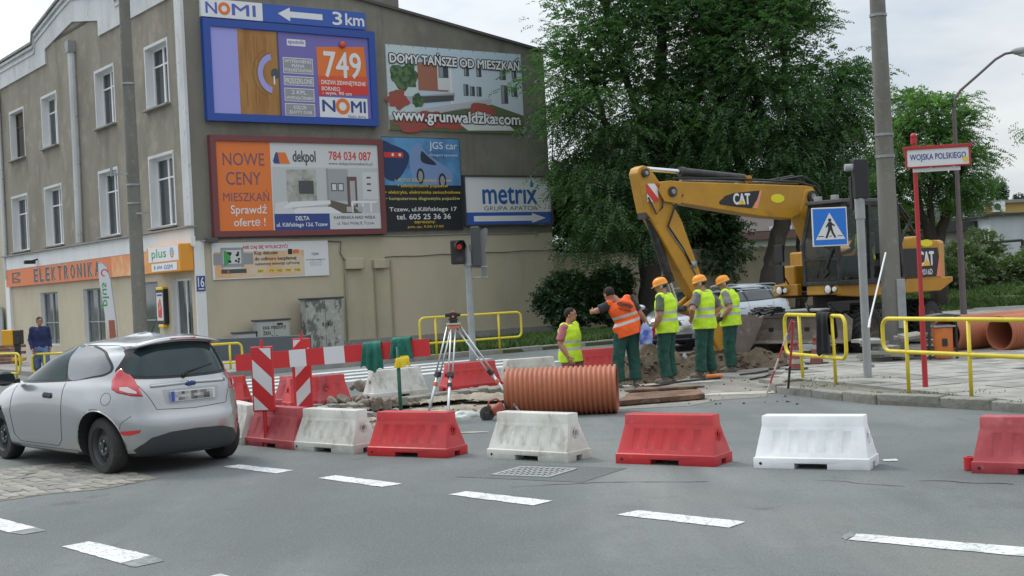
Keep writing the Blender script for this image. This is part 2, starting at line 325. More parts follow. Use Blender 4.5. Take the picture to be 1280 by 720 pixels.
# kerb lines of the corner pavement along the house and the verge under the gable
kA = g(480, 455).to_2d(); u2 = U2v.to_2d(); u1 = U1v.to_2d()
kv = kA + u2*(-4.2)
pav = MB(); P_left = [kv-Vector((1.2, -.1)), kv, kA+u2*0.0, (kA+(CRN.to_2d()-kA).dot(-NG.to_2d())*(-NG.to_2d())), CRN.to_2d()+u2*0.2, CRN.to_2d(), CRN.to_2d()+u1*40, CRN.to_2d()+u1*40+NF.to_2d()*5.2, kv-Vector((1.2, -.1))+u1*.8+NF.to_2d()*.3]
pl_near0 = CRN.to_2d()+NF.to_2d()*5.0+NG.to_2d()*3.2
P_left = [kA, kv, kv+u2*(-1.5)+u1*.5, pl_near0+u1*1.5, CRN.to_2d()+u1*45+NF.to_2d()*5.4, CRN.to_2d()+u1*45-NF.to_2d()*.3, CRN.to_2d(), kA+(-NG.to_2d())*6.6+u2*(-.3)]
PAVL = layered('left_pavement', (.27, .265, .25), [((.21, .205, .19), 1.2, .42, .62, .8, U1), ((.34, .33, .31), 5, .55, .72, .5, U1)], .92, .5, 50)
pav.prism(P_left, -.03, .12, PAVL); pvl = struct(pav, 'pavement')
verge = MB(); e0 = kA+u2*.1; V_ = [e0, e0+u2*60, e0+u2*60-NG.to_2d()*16, e0-NG.to_2d()*6.6]; verge.prism(V_, -.03, .09, EARTH); struct(verge, 'grass_verge')
KERBM = layered('old_kerb_concrete', (.235, .23, .205), [((.16, .155, .135), 2.5, .42, .62, .85, U1), ((.33, .32, .29), 8, .55, .72, .6, U1), ((.09, .10, .06), 12, .6, .74, .6, U1)], .95, 1.0, 25)
def kerb_row(A, B, parent, zt=.13, wdt=.15, inward=None, L0=1.0, jit=.008, m=CONC):
    d = (B-A); n = max(1, round(d.length/L0)); d.normalize(); nn = inward.normalized() if inward is not None else Vector((-d.y, d.x)); st = (B-A).length/n
    for i in range(n):
        c = A+d*(st*(i+.5))+nn*(wdt/2+random.uniform(-jit, jit)); k = MB(); k.box((0, 0, 0), (st-.014, wdt, .24), m)
        o = k.build('kerb_stone', parent, bevel=.012, seg=1); o.location = (c.x, c.y, zt-.12+random.uniform(-jit, jit)); o.rotation_euler = (random.gauss(0, jit*1.5), random.uniform(-jit, jit), math.atan2(d.y, d.x)+random.uniform(-.01, .01))
kerbs = MB(); kerbs.box((0, 0, -3), (.1, .1, .1), CONC); 
vk = thing('kerb', '', ''); del vk['label'], vk['category']; vk['kind'] = 'structure'
kerb_row(kv, kA+u2*26, vk, .13, inward=-NG.to_2d())
pk = thing('kerb', '', ''); del pk['label'], pk['category']; pk['kind'] = 'structure'
kerb_row(P_left[3], P_left[2], pk, .13, inward=Vector((.5, .8)))
# right-hand pavement
RP = [g(*p).to_2d() for p in ((968, 486), (975, 492), (1020, 497), (1100, 506), (1180, 510), (1244, 514), (1290, 517), (1340, 522))]
RPout = RP+[Vector((12, 12.5)), Vector((30, 20)), Vector((60, 52)), g(1190, 380).to_2d(), g(1100, 396).to_2d(), g(1060, 425).to_2d(), g(1035, 440).to_2d(), g(1010, 452).to_2d(), g(985, 472).to_2d()]
rp = MB(); rp.prism(RPout, -.03, .088, layered('joint_dirt', (.17, .16, .135), [((.10, .11, .06), 5, .5, .66, .8, U1)], .95, .6, 40)); rpo = struct(rp, 'pavement')
for i in range(len(RP)-1): kerb_row(RP[i], RP[i+1], rpo, .125, .16, inward=Vector((.35, 1)), L0=.8, jit=.02, m=KERBM)
kerb_row(RP[0], g(988, 468).to_2d(), rpo, .12, .15, inward=Vector((1, 0)), L0=.8, jit=.02)
def inside(p, poly):
    c = False; j = len(poly)-1
    for i in range(len(poly)):
        a, b = poly[i], poly[j]
        if (a[1] > p[1]) != (b[1] > p[1]) and p[0] < (b[0]-a[0])*(p[1]-a[1])/(b[1]-a[1])+a[0]: c = not c
        j = i
    return c
def edge_dist(p, poly):
    b = 9e9
    for i in range(len(poly)):
        a, c = Vector(poly[i]), Vector(poly[(i+1) % len(poly)]); d = c-a; t = max(0, min(1, (p-a).dot(d)/d.dot(d))); b = min(b, (a+d*t-p).length)
    return b
slab_me = MB().box((0, 0, 0), (.493, .493, .06), SLAB).mesh('paving_slab'); slab_me2 = MB().box((0, 0, 0), (.493, .493, .06), SLAB2).mesh('paving_slab')
cells = []; ra = R(18)
for i in range(-60, 90):
    for j in range(-60, 110):
        p = Vector((5+(i*.5)*math.cos(ra)-(j*.5)*math.sin(ra), 16+(i*.5)*math.sin(ra)+(j*.5)*math.cos(ra)))
        if p.y > 50 or not inside(p, RPout) or edge_dist(p, RPout[:8]) < .30 or (p.x/p.y) > .42: continue
        cells.append((p.length, p))
cells.sort(key=lambda a: a[0])
for k, (d_, p) in enumerate(cells[:285]):
    if random.random() < .015: continue
    o = bpy.data.objects.new('paving_slab', slab_me2 if random.random() < .3 else slab_me); COL.objects.link(o); o.parent = rpo
    o.location = (p.x, p.y, .092+random.uniform(-.005, .005)); o.rotation_euler = (random.gauss(0, .009), random.gauss(0, .009), ra+random.gauss(0, .008))
far = MB()
for k, (d_, p) in enumerate(cells[285:2600]):
    far.box((p.x, p.y, .092+random.uniform(-.003, .003)), (.494, .494, .06), SLAB if random.random() < .7 else SLAB2, rot=Matrix.Rotation(ra+random.gauss(0, .01), 3, 'Z'))
far.build('paving_slab', rpo, kind='stuff', fixn=False)
# cobbled patch in the near road, left
cob = [g(*p) for p in ((-60, 592), (60, 581), (120, 578), (200, 598), (128, 612), (60, 618), (-60, 636))]
cob = [(p.x, p.y) for p in cob]; cbase = MB(); cbase.sheet([cob], .004, layered('cobble_joint_sand', (.21, .195, .165), [((.14, .13, .11), 9, .45, .65, .8, U1)], .95, .5, 40)); cbo = struct(cbase, 'cobbled_patch')
COBS = [layered('sett_%d' % k, c, [((c[0]*.7, c[1]*.7, c[2]*.7), 7, .4, .65, .8, U1), ((c[0]*1.35, c[1]*1.3, c[2]*1.25), 20, .55, .7, .5, U1)], .85, .6, 50) for k, c in enumerate(((.26, .25, .225), (.31, .295, .26), (.22, .215, .20)))]
sets = []
for m in COBS:
    for v in range(2):
        b = MB(); q = [Vector((x*(.098+random.uniform(-.006, .004)), y*(.062+random.uniform(-.005, .003)), 0)) for x, y in ((-1, -1), (1, -1), (1, 1), (-1, 1))]
        b.add([(*p.xy, -.03) for p in q]+[(*p.xy, .004) for p in q]+[(p.x*.88, p.y*.84, .009) for p in q], [(0, 1, 5, 4), (1, 2, 6, 5), (2, 3, 7, 6), (3, 0, 4, 7), (4, 5, 9, 8), (5, 6, 10, 9), (6, 7, 11, 10), (7, 4, 8, 11), (8, 9, 10, 11)], m); sets.append(b.mesh('sett', smooth=False))
cs = []; rot = R(-52)
for j in range(-60, 60):
    for i in range(-40, 40):
        x = (i+(j % 2)*.5)*.208; y = j*.134; p = Vector((-4.9+x*math.cos(rot)-y*math.sin(rot), 13.3+x*math.sin(rot)+y*math.cos(rot)))
        if inside(p, cob) and edge_dist(p, cob) > .06 and p.x/p.y > -.40: cs.append(p)
cs.sort(key=lambda p: p.length)
rest = MB()
for k, p in enumerate(cs):
    me = random.choice(sets); r_ = rot+random.gauss(0, .04); z = random.uniform(-.004, .006)
    if k < 295:
        o = bpy.data.objects.new('sett', me); COL.objects.link(o); o.parent = cbo; o.location = (p.x, p.y, z+.003); o.rotation_euler = (random.gauss(0, .03), random.gauss(0, .03), r_)
    else:
        M_ = Matrix.Translation((p.x, p.y, z+.003)) @ Matrix.Rotation(r_, 4, 'Z'); rest.add([tuple(M_ @ v.co) for v in me.vertices], [tuple(f.vertices) for f in me.polygons], me.materials[0])
if rest.V: rest.build('sett', cbo, kind='stuff', fixn=False)
# painted dashes, zebra bars
def strip(A, B, wid, z, name, m=MARKW, skew=0):
    d = (B-A).to_2d().normalized(); n = Vector((-d.y, d.x)); b = MB(); a2, b2 = A.to_2d(), B.to_2d(); k = 10; top = []; bot = []
    for i in range(k+1):
        t = i/k; c = a2.lerp(b2, t); top.append(c+n*(wid/2+random.uniform(-.006, .006))+d*skew); bot.append(c-n*(wid/2+random.uniform(-.006, .006))-d*skew)
    b.sheet([top+bot[::-1]], z, m); return struct(b, name)
def dash(P, name='lane_marking', m=MARKW, z=.005):
    Q = [g(*p).to_2d() for p in P]; out = []
    for k in range(4):
        nq = max(2, int((Q[(k+1) % 4]-Q[k]).length/.07))
        for q in range(nq): out.append(Q[k].lerp(Q[(k+1) % 4], q/nq)+Vector((random.uniform(-.007, .007), random.uniform(-.007, .007))))
    b = MB(); b.sheet([out], z, m); struct(b, name)
MARKO = layered('worn_road_paint', (.25, .265, .26), [((.15, .168, .163), 12, .40, .58, .95, U1)], .85, .4, 90)
for P in (((277.5, 583.8), (345, 592.3), (366.5, 588.3), (299, 581.3)), ((397.5, 598.2), (478, 609.4), (503, 605.3), (419, 594.8)), ((561, 618.8), (665.6, 632.5), (690.6, 626.6), (583, 614.7)), ((771, 644.3), (912.5, 660.3), (932.5, 653), (797.5, 638.5)), ((1060, 675.5), (1400, 708), (1400, 695), (1072.5, 668)),
          ((77.5, 684), (150, 705), (189, 695), (111, 677.5)), ((-40, 652), (10, 666), (44, 660), (-6, 647)), ((240, 727), (330, 754), (372, 744), (275, 718))): dash(P)
for P in (((150, 705), (168, 710), (206, 702), (189, 695)), ((10, 666), (28, 669), (58, 664), (44, 660)), ((1052, 673), (1058, 676), (1073, 668), (1062, 666))): dash(P, 'worn_marking', MARKO, .0045)
gh = MB()
for a in ((-2, 664, 60, 662), (150, 700, 205, 703)): pass
zb0 = g(300, 500).to_2d(); nrm = -NG.to_2d()
s0 = g(430, 477).to_2d()
for k in range(-3, 6):
    A = s0+nrm*(k*.98)-u2*4.3+u2*(.0); B = s0+nrm*(k*.98)+u2*(5.6)
    if k < 0: B = s0+nrm*(k*.98)-u2*(.8+.9*(-k))
    if (A-kA).dot(nrm) > -.5: continue
    strip(Vector((*A, 0)), Vector((*B, 0)), .46, .005, 'zebra_stripe')
for a, b in (((612, 462), (700, 452)), ((830, 446), (900, 441)), ((1104, 576), (1122, 575.5))):
    strip(g(*a), g(*b), .12, .006, 'lane_marking')
# cut line and joint cracks in the road
crk = MB()
def crack(pts, wd=.012):
    P = [g(*p) for p in pts]; out = []
    for i in range(len(P)-1):
        n = max(2, int((P[i+1]-P[i]).length/.12))
        for k in range(n): out.append(P[i].lerp(P[i+1], k/n)+Vector((random.uniform(-.025, .025), random.uniform(-.025, .025), 0)))
    L_ = []; R_ = []
    for i, p in enumerate(out):
        d = (out[min(i+1, len(out)-1)]-out[max(0, i-1)]).normalized(); n = Vector((-d.y, d.x, 0)); ww = wd*random.uniform(.4, 1.3); L_.append(p+n*ww); R_.append(p-n*ww)
    crk.sheet([L_+R_[::-1]], .0035, flat('crack_bitumen', (.035, .036, .038), .7))
gq = g(668, 591); pt = MB(); rot_ = Matrix.Rotation(R(-32), 2); pt.sheet([[gq.to_2d()+rot_ @ Vector(v) for v in ((-.62, -.42), (.75, -.42), (.75, .46), (-.62, .46))]], .0030, ASPH_OLD if False else layered('patched_asphalt', (.105, .118, .115), [((.16, .175, .17), 30, .5, .65, .7, U1)], .9, .9, 90)); struct(pt, 'patched_asphalt')
crack([(-60, 596), (20, 590), (70, 582), (110, 578)], .03); crack([(640, 609), (760, 603), (900, 602)], .008); crack([(1150, 601), (1290, 606)], .01); crack([(1020, 600), (1150, 610)], .006)
struct(crk, 'road_crack')
# grass blades on the verge and weeds on the paving
def blades(name, pts, h0, h1, m, n_per=3, wdt=.02):
    V = []; F = []
    for p in pts:
        for _ in range(n_per):
            a = random.uniform(0, 6.28); h = random.uniform(h0, h1); dx, dy = math.cos(a)*wdt, math.sin(a)*wdt; b = len(V); lx, ly = random.gauss(0, h*.4), random.gauss(0, h*.4); q = (p[0]+random.gauss(0, .03), p[1]+random.gauss(0, .03), p[2])
            V += [(q[0]-dx, q[1]-dy, q[2]), (q[0]+dx, q[1]+dy, q[2]), (q[0]+lx, q[1]+ly, q[2]+h)]; F.append((b, b+1, b+2))
    me = bpy.data.meshes.new(name); me.from_pydata(V, [], F); me.materials.append(m); o = bpy.data.objects.new(name, me); COL.objects.link(o); return o
pts = []
for _ in range(15000):
    a, b = random.uniform(.2, 24), random.random(); b = b*5.2; q = e0+u2*a-NG.to_2d()*(b+.2)
    if noise.noise(Vector((q.x*.5, q.y*.5, 0))) > -.28: pts.append((q.x, q.y, .09))
go = blades('verge_grass', pts, .06, .22, GRASSM, 4, .03); tag(go, 'rough green grass growing on the strip below the billboard wall', 'grass'); go['kind'] = 'stuff'
pts = []
for (a, b, rr, n) in ((1010, 474, .3, 60), (1035, 481, .35, 90), (1140, 492, .45, 120), (1110, 494, .5, 90), (1170, 500, .4, 60), (1075, 472, .25, 50), (1240, 503, .3, 50), (1000, 489, .4, 60), (1060, 500, .5, 60), (985, 476, .3, 40), (1190, 492, .4, 40)):
    q = g(a, b, .12)
    for _ in range(n//2):
        pts.append((q.x+random.gauss(0, rr), q.y+random.gauss(0, rr*.5), .115))
pts = [p for p in pts if inside((p[0], p[1]), RPout)]
wo_ = blades('pavement_weeds', pts, .008, .030, mat('weed_green', (.10, .13, .04), .9, col2=(.17, .16, .08), scale=4), 3, .010); tag(wo_, 'small weeds growing in the joints of the right pavement', 'weeds'); wo_['kind'] = 'stuff'
# raised grass bank on the far right
bank = MB(); a_ = g(1180, 378); bk = [(11.5, 50, .0), (60, 50, 0), (60, 58, .5), (12, 60, .5), (60, 80, 1.0), (12, 80, 1.0), (200, 80, 1.0), (200, 50, 0)]
bank.add([(10, 47, .05), (60, 47, .05), (60, 60, .6), (11, 60, .6), (60, 130, 1.0), (11, 130, 1.0)], [(0, 1, 2, 3), (3, 2, 4, 5)], EARTH); struct(bank, 'grass_bank')
pts = []
for _ in range(12000):
    y = 47.5+random.random()**1.4*26; x = random.uniform(.24, .42)*y; 
    z = .05+(y-47)/13*.55 if y < 60 else .6+(y-60)/70*.4
    if noise.noise(Vector((x*.35, y*.2, 5))) > -.3: pts.append((x, y, z))
go = blades('bank_grass', pts, .05, .25, mat('bright_grass', (.09, .165, .035), .9, col2=(.055, .105, .025), scale=1.5), 4, .05); tag(go, 'bright green grass on the bank behind the excavator at the right', 'grass'); go['kind'] = 'stuff'

# ------------------------------------------------------------------ tenement house
def frame_M(o, u, n):
    v = n.cross(u); return Matrix(((u.x, v.x, n.x, o[0]), (u.y, v.y, n.y, o[1]), (u.z, v.z, n.z, o[2]), (0, 0, 0, 1)))
FU = -U1v                                    # facade: u runs towards the corner; use negative t
FM = frame_M(CRN, FU, NF); GM = frame_M(CRN, U2v, NG)
house = thing('tenement_house', 'three storey corner tenement with dirty grey-brown stucco and an orange shop front', 'building', tuple(CRN))
up_open = [(1.35, 3.1), (6.0, 7.75), (12.05, 13.8), (16.2, 18.05)]
opn = [(a, b, 7.65, 9.5) for a, b in up_open]+[(a, b, 4.03, 6.15) for a, b in ((1.3, 3.2), (6.1, 7.85), (12.0, 13.95), (16.25, 18.35))]
shop = [(13.0, 15.15, .35, 2.32), (7.95, 10.1, .35, 2.34), (3.0, 5.2, .35, 2.4), (.35, 1.85, .12, 2.42)]
def grid_wall(mb, u0, u1, v0, v1, holes, m, w=0):
    xs = sorted({u0, u1}|{-h[0] for h in holes}|{-h[1] for h in holes}); ys = sorted({v0, v1}|{h[2] for h in holes}|{h[3] for h in holes})
    for i in range(len(xs)-1):
        for j in range(len(ys)-1):
            cx, cy = (xs[i]+xs[i+1])/2, (ys[j]+ys[j+1])/2
            if any(-h[1] < cx < -h[0] and h[2] < cy < h[3] for h in holes): continue
            mb.add([(xs[i], ys[j], w), (xs[i+1], ys[j], w), (xs[i+1], ys[j+1], w), (xs[i], ys[j+1], w)], [(0, 1, 2, 3)], m)
def holes_sheet(mb, outer, holes, m, w=0):
    lp = [outer]+[[(-a, c), (-b, c), (-b, d), (-a, d)] for a, b, c, d in holes]
    pts = [Vector((p[0], p[1], w)) for l_ in lp for p in l_]; tri = tessellate_polygon([[Vector((p[0], p[1], 0)) for p in l_] for l_ in lp]); mb.add(pts, [tuple(t) for t in tri], m)
fw = MB(FM)
grid_wall(fw, -19.42, 0, 3.85, 10.75, opn, STUC); grid_wall(fw, -12.85, -7.07, 10.75, 11.7, [], STUC)
grid_wall(fw, -19.42, 0, 0, 3.35, shop, CREAM)
fw.build('front_wall', house, world=True)
for (a, b, c, d) in opn+shop:
    rv = MB(FM); D = .30 if c > 1 else .22; rv.add([(-a, c, 0), (-b, c, 0), (-b, d, 0), (-a, d, 0), (-a, c, -D), (-b, c, -D), (-b, d, -D), (-a, d, -D)], [(0, 1, 5, 4), (1, 2, 6, 5), (2, 3, 7, 6), (3, 0, 4, 7)], WHITEW)
    if c > 1:                                # narrow flaking white surround painted round each opening
        for q in ((-b-.09, c, -b, d+.09), (-a, c, -a+.09, d+.09), (-b, d, -a, d+.09)):
            rv.add([(q[0], q[1], .004), (q[2], q[1], .004), (q[2], q[3], .004), (q[0], q[3], .004)], [(0, 1, 2, 3)], TRIMW)
    rv.build('window_surround', house, world=True)
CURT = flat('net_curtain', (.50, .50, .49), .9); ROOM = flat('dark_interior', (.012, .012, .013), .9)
for k, (a, b, c, d) in enumerate(opn):
    M_ = FM @ Matrix.Translation((-(a+b)/2, c, -.30)); hw = (b-a)/2; hh = d-c; f = MB(M_); old = k == 3
    fm = flat('brown_old_window_wood', (.10, .07, .05), .7) if old else PVC; t = .075
    for q in ((-hw, 0, hw, t), (-hw, hh-t, hw, hh), (-hw, t, -hw+t, hh-t), (hw-t, t, hw, hh-t), (-t*.7, t, t*.7, hh-t)): f.box(((q[0]+q[2])/2, (q[1]+q[3])/2, .03), (q[2]-q[0], q[3]-q[1], .07), fm)
    for s in (-1, 1): f.box((s*(hw+t*.7-t)/2, hh*.70, .035), (hw-t*1.7, .05, .05), fm)
    fr = f.build('window', house, world=True, label=('old brown wooden window' if old else None))
    for s in (-1, 1):
        for z0, z1 in ((t, hh*.70-.025), (hh*.70+.025, hh-t)):
            g_ = MB(M_); x0, x1 = (.055, hw-t) if s > 0 else (-hw+t, -.055); g_.box(((x0+x1)/2, (z0+z1)/2, .02), (x1-x0-.004, z1-z0-.004, .012), PANE); g_.build('pane', fr, world=True)
    cu = MB(M_); n = 18
    vs = []; 
    for i in range(n+1):
        x = -hw+.05+(2*hw-.1)*i/n; vs += [(x, .05, -.12+.03*math.sin(i*2.1)), (x, hh-.05, -.12+.03*math.sin(i*2.1))]
    if not old: cu.add(vs, [(2*i, 2*i+2, 2*i+3, 2*i+1) for i in range(n)], CURT); cu.build('curtain', fr, world=True, smooth=True)
    s_ = MB(FM); s_.box((-(a+b)/2, c-.035, .0), (b-a+.28, .07, .62) if False else (b-a+.26, .06, .30), CONC); s_.build('sill', fr, world=True, bevel=.01)
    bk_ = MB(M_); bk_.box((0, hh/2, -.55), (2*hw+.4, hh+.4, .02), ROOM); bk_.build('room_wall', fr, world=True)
SHOPG = mat('shop_glass', (.045, .06, .068), .06, col2=(.10, .12, .125), scale=.9, spec=.8)
for k, (a, b, c, d) in enumerate(shop):
    M_ = FM @ Matrix.Translation((-(a+b)/2, c, -.20)); hw = (b-a)/2; hh = d-c; f = MB(M_); fm = GREYPT if k < 3 else PVC; t = .06
    for q in ((-hw, 0, hw, t), (-hw, hh-t, hw, hh), (-hw, t, -hw+t, hh-t), (hw-t, t, hw, hh-t))+(((-.03, t, .03, hh-t),) if k != 2 else ()): f.box(((q[0]+q[2])/2, (q[1]+q[3])/2, .03), (q[2]-q[0], q[3]-q[1], .06), fm)
    if k < 3: f.box((0, hh*.42, .03), (2*hw-2*t, .04, .05), fm)
    fr = f.build('shop_window' if k < 3 else 'shop_door', house, world=True); p_ = MB(M_); p_.box((0, hh/2, .012), (2*hw-2*t, hh-2*t, .01), SHOPG); p_.build('pane', fr, world=True)
    ins = MB(M_); ins.box((0, hh/2, -.5), (2*hw+.5, hh+.3, .02), flat('shop_dim_interior', (.06, .065, .07), .9))
    for q in range(5): ins.box((random.uniform(-hw, hw)*.7, random.uniform(.2, hh*.8), -.3), (.3, .35, .2), random.choice((WHITE, BLUE, DGREY, REDP, TAN)))
    ins.build('shop_display', fr, world=True)
    if k == 3:
        h_ = MB(M_); h_.cyl((.25, .7, .1), (.25, 1.3, .1), .02, BLKM); h_.build('door_handle', fr, world=True)
# gable wall, upper render and cream lower zone, left strip
gw = MB(GM); hb = 3.5
gw.add([(0, 0, 0), (13.02, 0, 0), (13.02, hb, 0), (0, hb, 0)], [(0, 1, 2, 3)], CREAM); gw.build('gable_base', house, world=True)
gw = MB(GM); top = [(0, hb), (13.02, hb), (13.02, 9.74), (7.7, 10.62), (3.2, 11.35), (0, 11.35)]
gw.prism(top, -.4, .012, GABLE); gw.build('gable_wall', house, world=True)
bk_ = MB(GM); bk_.prism([(1.3, .1), (12.99, .1), (12.99, 9.6), (7.7, 10.5), (3.2, 11.2), (1.3, 11.2)], -21, -.65, GABLE); bk_.build('house_body', house, world=True)
rf = MB(GM); rf.prism([(-.02, 11.42), (3.2, 11.42), (7.7, 10.69), (13.15, 9.79), (13.15, 9.70), (7.7, 10.60), (3.2, 11.33), (-.02, 11.33)], -14, .10, flat('roof_felt', (.09, .085, .08), .9)); ro = rf.build('roof', house, world=True)
ch = MB(GM); ch.box((6.85, 11.2, -.6), (1.1, 1.7, .8), GABLE); ch.box((6.85, 12.07, -.6), (1.25, .12, .95), CONC); ch.build('chimney', ro, world=True)
ch = MB(GM); ch.box((2.0, 11.9, -.9), (.9, 1.3, .8), GABLE); ch.build('chimney', ro, world=True)
# parapet band with stepped pediment and mouldings
pb = MB(FM); band = [(.05, 10.65), (.05, 11.63), (-5.3, 11.63), (-5.45, 12.0), (-8.5, 12.55), (-9.7, 12.72), (-10.9, 12.55), (-14.0, 12.0), (-14.15, 11.63), (-19.47, 11.63), (-19.47, 10.65), (-12.9, 10.68), (-12.9, 11.22), (-9.7, 11.62), (-7.07, 11.16), (-7.07, 10.65)]
pb.prism(band, -.35, .06, TRIMW); pbo = pb.build('parapet', house, world=True)
mo = MB(FM)
def mould(pts, r0, r1, dz, m):
    for i in range(len(pts)-1):
        a, b = Vector((*pts[i], 0)), Vector((*pts[i+1], 0)); d = b-a; ang = math.atan2(d.y, d.x); c = (a+b)/2; mo.box((c.x, c.y+dz, (r0+r1)/2), (d.length+.02, .1 if dz < 0 else .09, r1-r0), m, rot=Matrix.Rotation(ang, 3, 'Z'))
crest = [(.05, 11.63), (-5.3, 11.63), (-5.45, 12.0), (-8.5, 12.55), (-9.7, 12.72), (-10.9, 12.55), (-14.0, 12.0), (-14.15, 11.63), (-19.47, 11.63)]
mould(crest, -.38, .20, .04, CONC); mould(crest, .05, .14, -.10, TRIMW); mould(crest, .05, .10, -.32, TRIMW)
mo.build('cornice_moulding', pbo, world=True)
# corner strip, downpipes, fascia ledge, side strip
x = MB(FM); x.box((-.22, 7.25, .03), (.5, 6.7, .09), TRIMW); x.build('corner_strip', house, world=True)
x = MB(FM); x.box((-9.7, 3.46, .03), (19.55, .33 if False else .30, .08), WHITEW); x.box((-9.7, 3.60, .05), (19.5, .52, .10), WHITEW); x.box((-9.7, 3.89, .10), (19.7, .05, .24), CONC); x.build('fascia', house, world=True)
x = MB(FM); x.tube([(-9.75, 10.6, .10), (-9.75, 7, .10), (-9.85, 3.95, .10)], .14, TRIMW, 10); x.box((-9.75, 10.75, .12), (.34, .4, .3), GREYPT); x.build('downpipe', house, world=True)
x = MB(FM); x.tube([(-19.3, 10.6, .1), (-19.3, 3.0, .1)], .09, TRIMW, 8); x.box((-19.2, 1.6, .05), (.55, 3.3, .12), WHITEW); x.build('downpipe', house, world=True)
x = MB(GM); x.box((.13, 1.72, .0), (.30, 3.46, .06), WHITEW); x.build('corner_strip', house, world=True)
x = MB(GM); x.box((6.6, .13, .03), (12.9, .34, .06), CONC); x.build('plinth', house, world=True)
# neighbour to the left
nb = thing('neighbour_house', 'plain cream house edge joined to the left of the tenement', 'building', tuple(CRN+U1v*19.5)); x = MB(FM)
x.box((-27.5, 5.2, -5.1), (16, 10.4, 10), CREAM); x.build('wall', nb, world=True); x = MB(FM); x.box((-27.5, 10.5, -5), (16.2, .2, 10.6), flat('roof_felt', (.09, .085, .08), .9)); x.build('roof', nb, world=True)
x = MB(FM); x.box((-20.9, 1.1, .03), (1.0, 1.5, .06), GREYPT); x.build('meter_door', nb, world=True)
x = MB(FM); x.box((-22.0, 5.1, .02), (1.3, 1.8, .04), PVC); x.box((-22.0, 5.1, .045), (1.1, 1.6, .01), PANE); x.build('window', nb, world=True)
# ------------------------------------------------------------------ billboards on the gable
def board(name, label, cat, t0, t1, z0, z1, fr=None, fw=.12, thick=.1, group=None, backm=WHITE, poster=True):
    t = thing(name, label, cat, tuple(CRN+U2v*((t0+t1)/2)+Vector((0, 0, z0))), group=group)
    b = MB(GM); b.box(((t0+t1)/2, (z0+z1)/2, thick/2+.01), (t1-t0, z1-z0, thick), backm); b.build('backing_panel', t, world=True)
    if fr:
        f = MB(GM)
        for q in ((t0-fw*.3, z0-fw*.3, t1+fw*.3, z0+fw), (t0-fw*.3, z1-fw, t1+fw*.3, z1+fw*.3), (t0-fw*.3, z0+fw, t0+fw, z1-fw), (t1-fw, z0+fw, t1+fw*.3, z1-fw)): f.box(((q[0]+q[2])/2, (q[1]+q[3])/2, thick*.6+.01), (q[2]-q[0], q[3]-q[1], thick*1.2+.08), fr)
        f.build('frame', t, world=True)
    p = Panel(CRN+NG*(thick+.014)+U2v*t0+Vector((0, 0, z0)), U2v, NG); return t, p, t1-t0, z1-z0
FBLUE = flat('blue_frame', (.02, .07, .33), .5); FMAR = flat('maroon_frame', (.17, .05, .055), .6)
# arrow sign
t, p, w_, h_ = board('arrow_sign', 'long blue and white sign with arrow and 3 km above the door billboard', 'sign', .5, 5.97, 9.97, 10.50)
p.rect(0, 0, w_, h_, BLUE); p.rect(0, 0, 1.95, h_, WHITE, .006)
p.text('N', .16, .11, .50, .43, flat('logo_blue', (.08, .12, .45)), .009, .03); p.ring(.73, .27, .09, .19, ORANGE, .009); p.text('MI', .98, .11, 1.72, .43, flat('logo_blue', (.08, .12, .45)), .009, .03)
p.poly([(2.45, .27), (2.85, .48), (2.85, .36), (3.95, .36), (3.95, .18), (2.85, .18), (2.85, .06)], WHITE, .009); p.text('3', 4.3, .08, 4.62, .47, WHITE, .009, .03); p.text('km', 4.75, .10, 5.4, .45, WHITE, .009, .03); p.build('print', t, world=True, fixn=False)
# door advert
t, p, w_, h_ = board('door_billboard', 'large blue framed billboard with a wooden door and the price 749', 'billboard', .56, 6.16, 6.99, 9.86, FBLUE, .17, .14)
p.rect(.1, .1, w_-.1, h_-.1, VIOLET, .004); p.rect(.1, .1, 1.2, h_-.1, LILAC, .007)
OAK = mat('golden_oak_print', (.40, .20, .06), .6, col2=(.30, .14, .035), scale=3, streak=True); OAKD = flat('oak_groove_print', (.24, .11, .03))
p.rect(1.02, .16, 2.28, h_-.2, OAK, .010); p.rect(2.24, .16, 2.34, h_-.2, DGREY, .009)
for u, v0, v1 in ((1.25, .4, 1.15), (1.25, 1.55, 2.5), (1.62, .4, 1.0), (1.62, 1.75, 2.5)): p.rect(u, v0, u+.02, v1, OAKD, .012); p.rect(u+.28, v0, u+.30, v1, OAKD, .012)
p.ring(2.14, 1.42, .36, .52, LILAC, .014, 100, 260, ev=1.15); p.ring(2.14, 1.42, .52, .56, OAKD, .0145, 100, 260, ev=1.15); p.ring(2.14, 1.42, .66, .69, OAKD, .013, 110, 250, ev=1.1); p.disc(2.18, 1.42, .14, DGREY, .0145, .16); p.rect(2.12, 1.1, 2.17, 1.35, WHITE, .016)
p.rect(2.62, 2.30, 3.24, 2.50, WHITE, .008); p.text('sputnik', 2.66, 2.33, 3.2, 2.48, VIOLET, .011, .02)
for v0, v1, ls in ((1.46, 1.94, ('WYPEŁNIENIE', 'PIANA', 'POLIURETANOWA')), (1.10, 1.38, ('PRZESZKLONE',)), (.62, 1.02, ('2 KPL.', 'WYPOSAŻENIEM')), (.17, .56, ('KOLOR', 'ZŁOTY DĄB'))):
    p.rect(2.46, v0, 3.46, v1, WHITE, .008); p.rect(2.48, v0+.02, 3.44, v1-.02, GREYP, .011); n = len(ls)
    for i, s in enumerate(ls):
        hh = (v1-v0-.08)/n; vv = v1-.04-hh*(i+1); wd = min(.9, len(s)*.085); p.text(s, 2.96-wd/2, vv+hh*.12, 2.96+wd/2, vv+hh*.86, WHITE, .014, .015, res=2)
RO1 = flat('price_orange', (.72, .17, .03)); RO2 = flat('price_red', (.62, .04, .03)); RO3 = flat('price_mid', (.68, .09, .03))
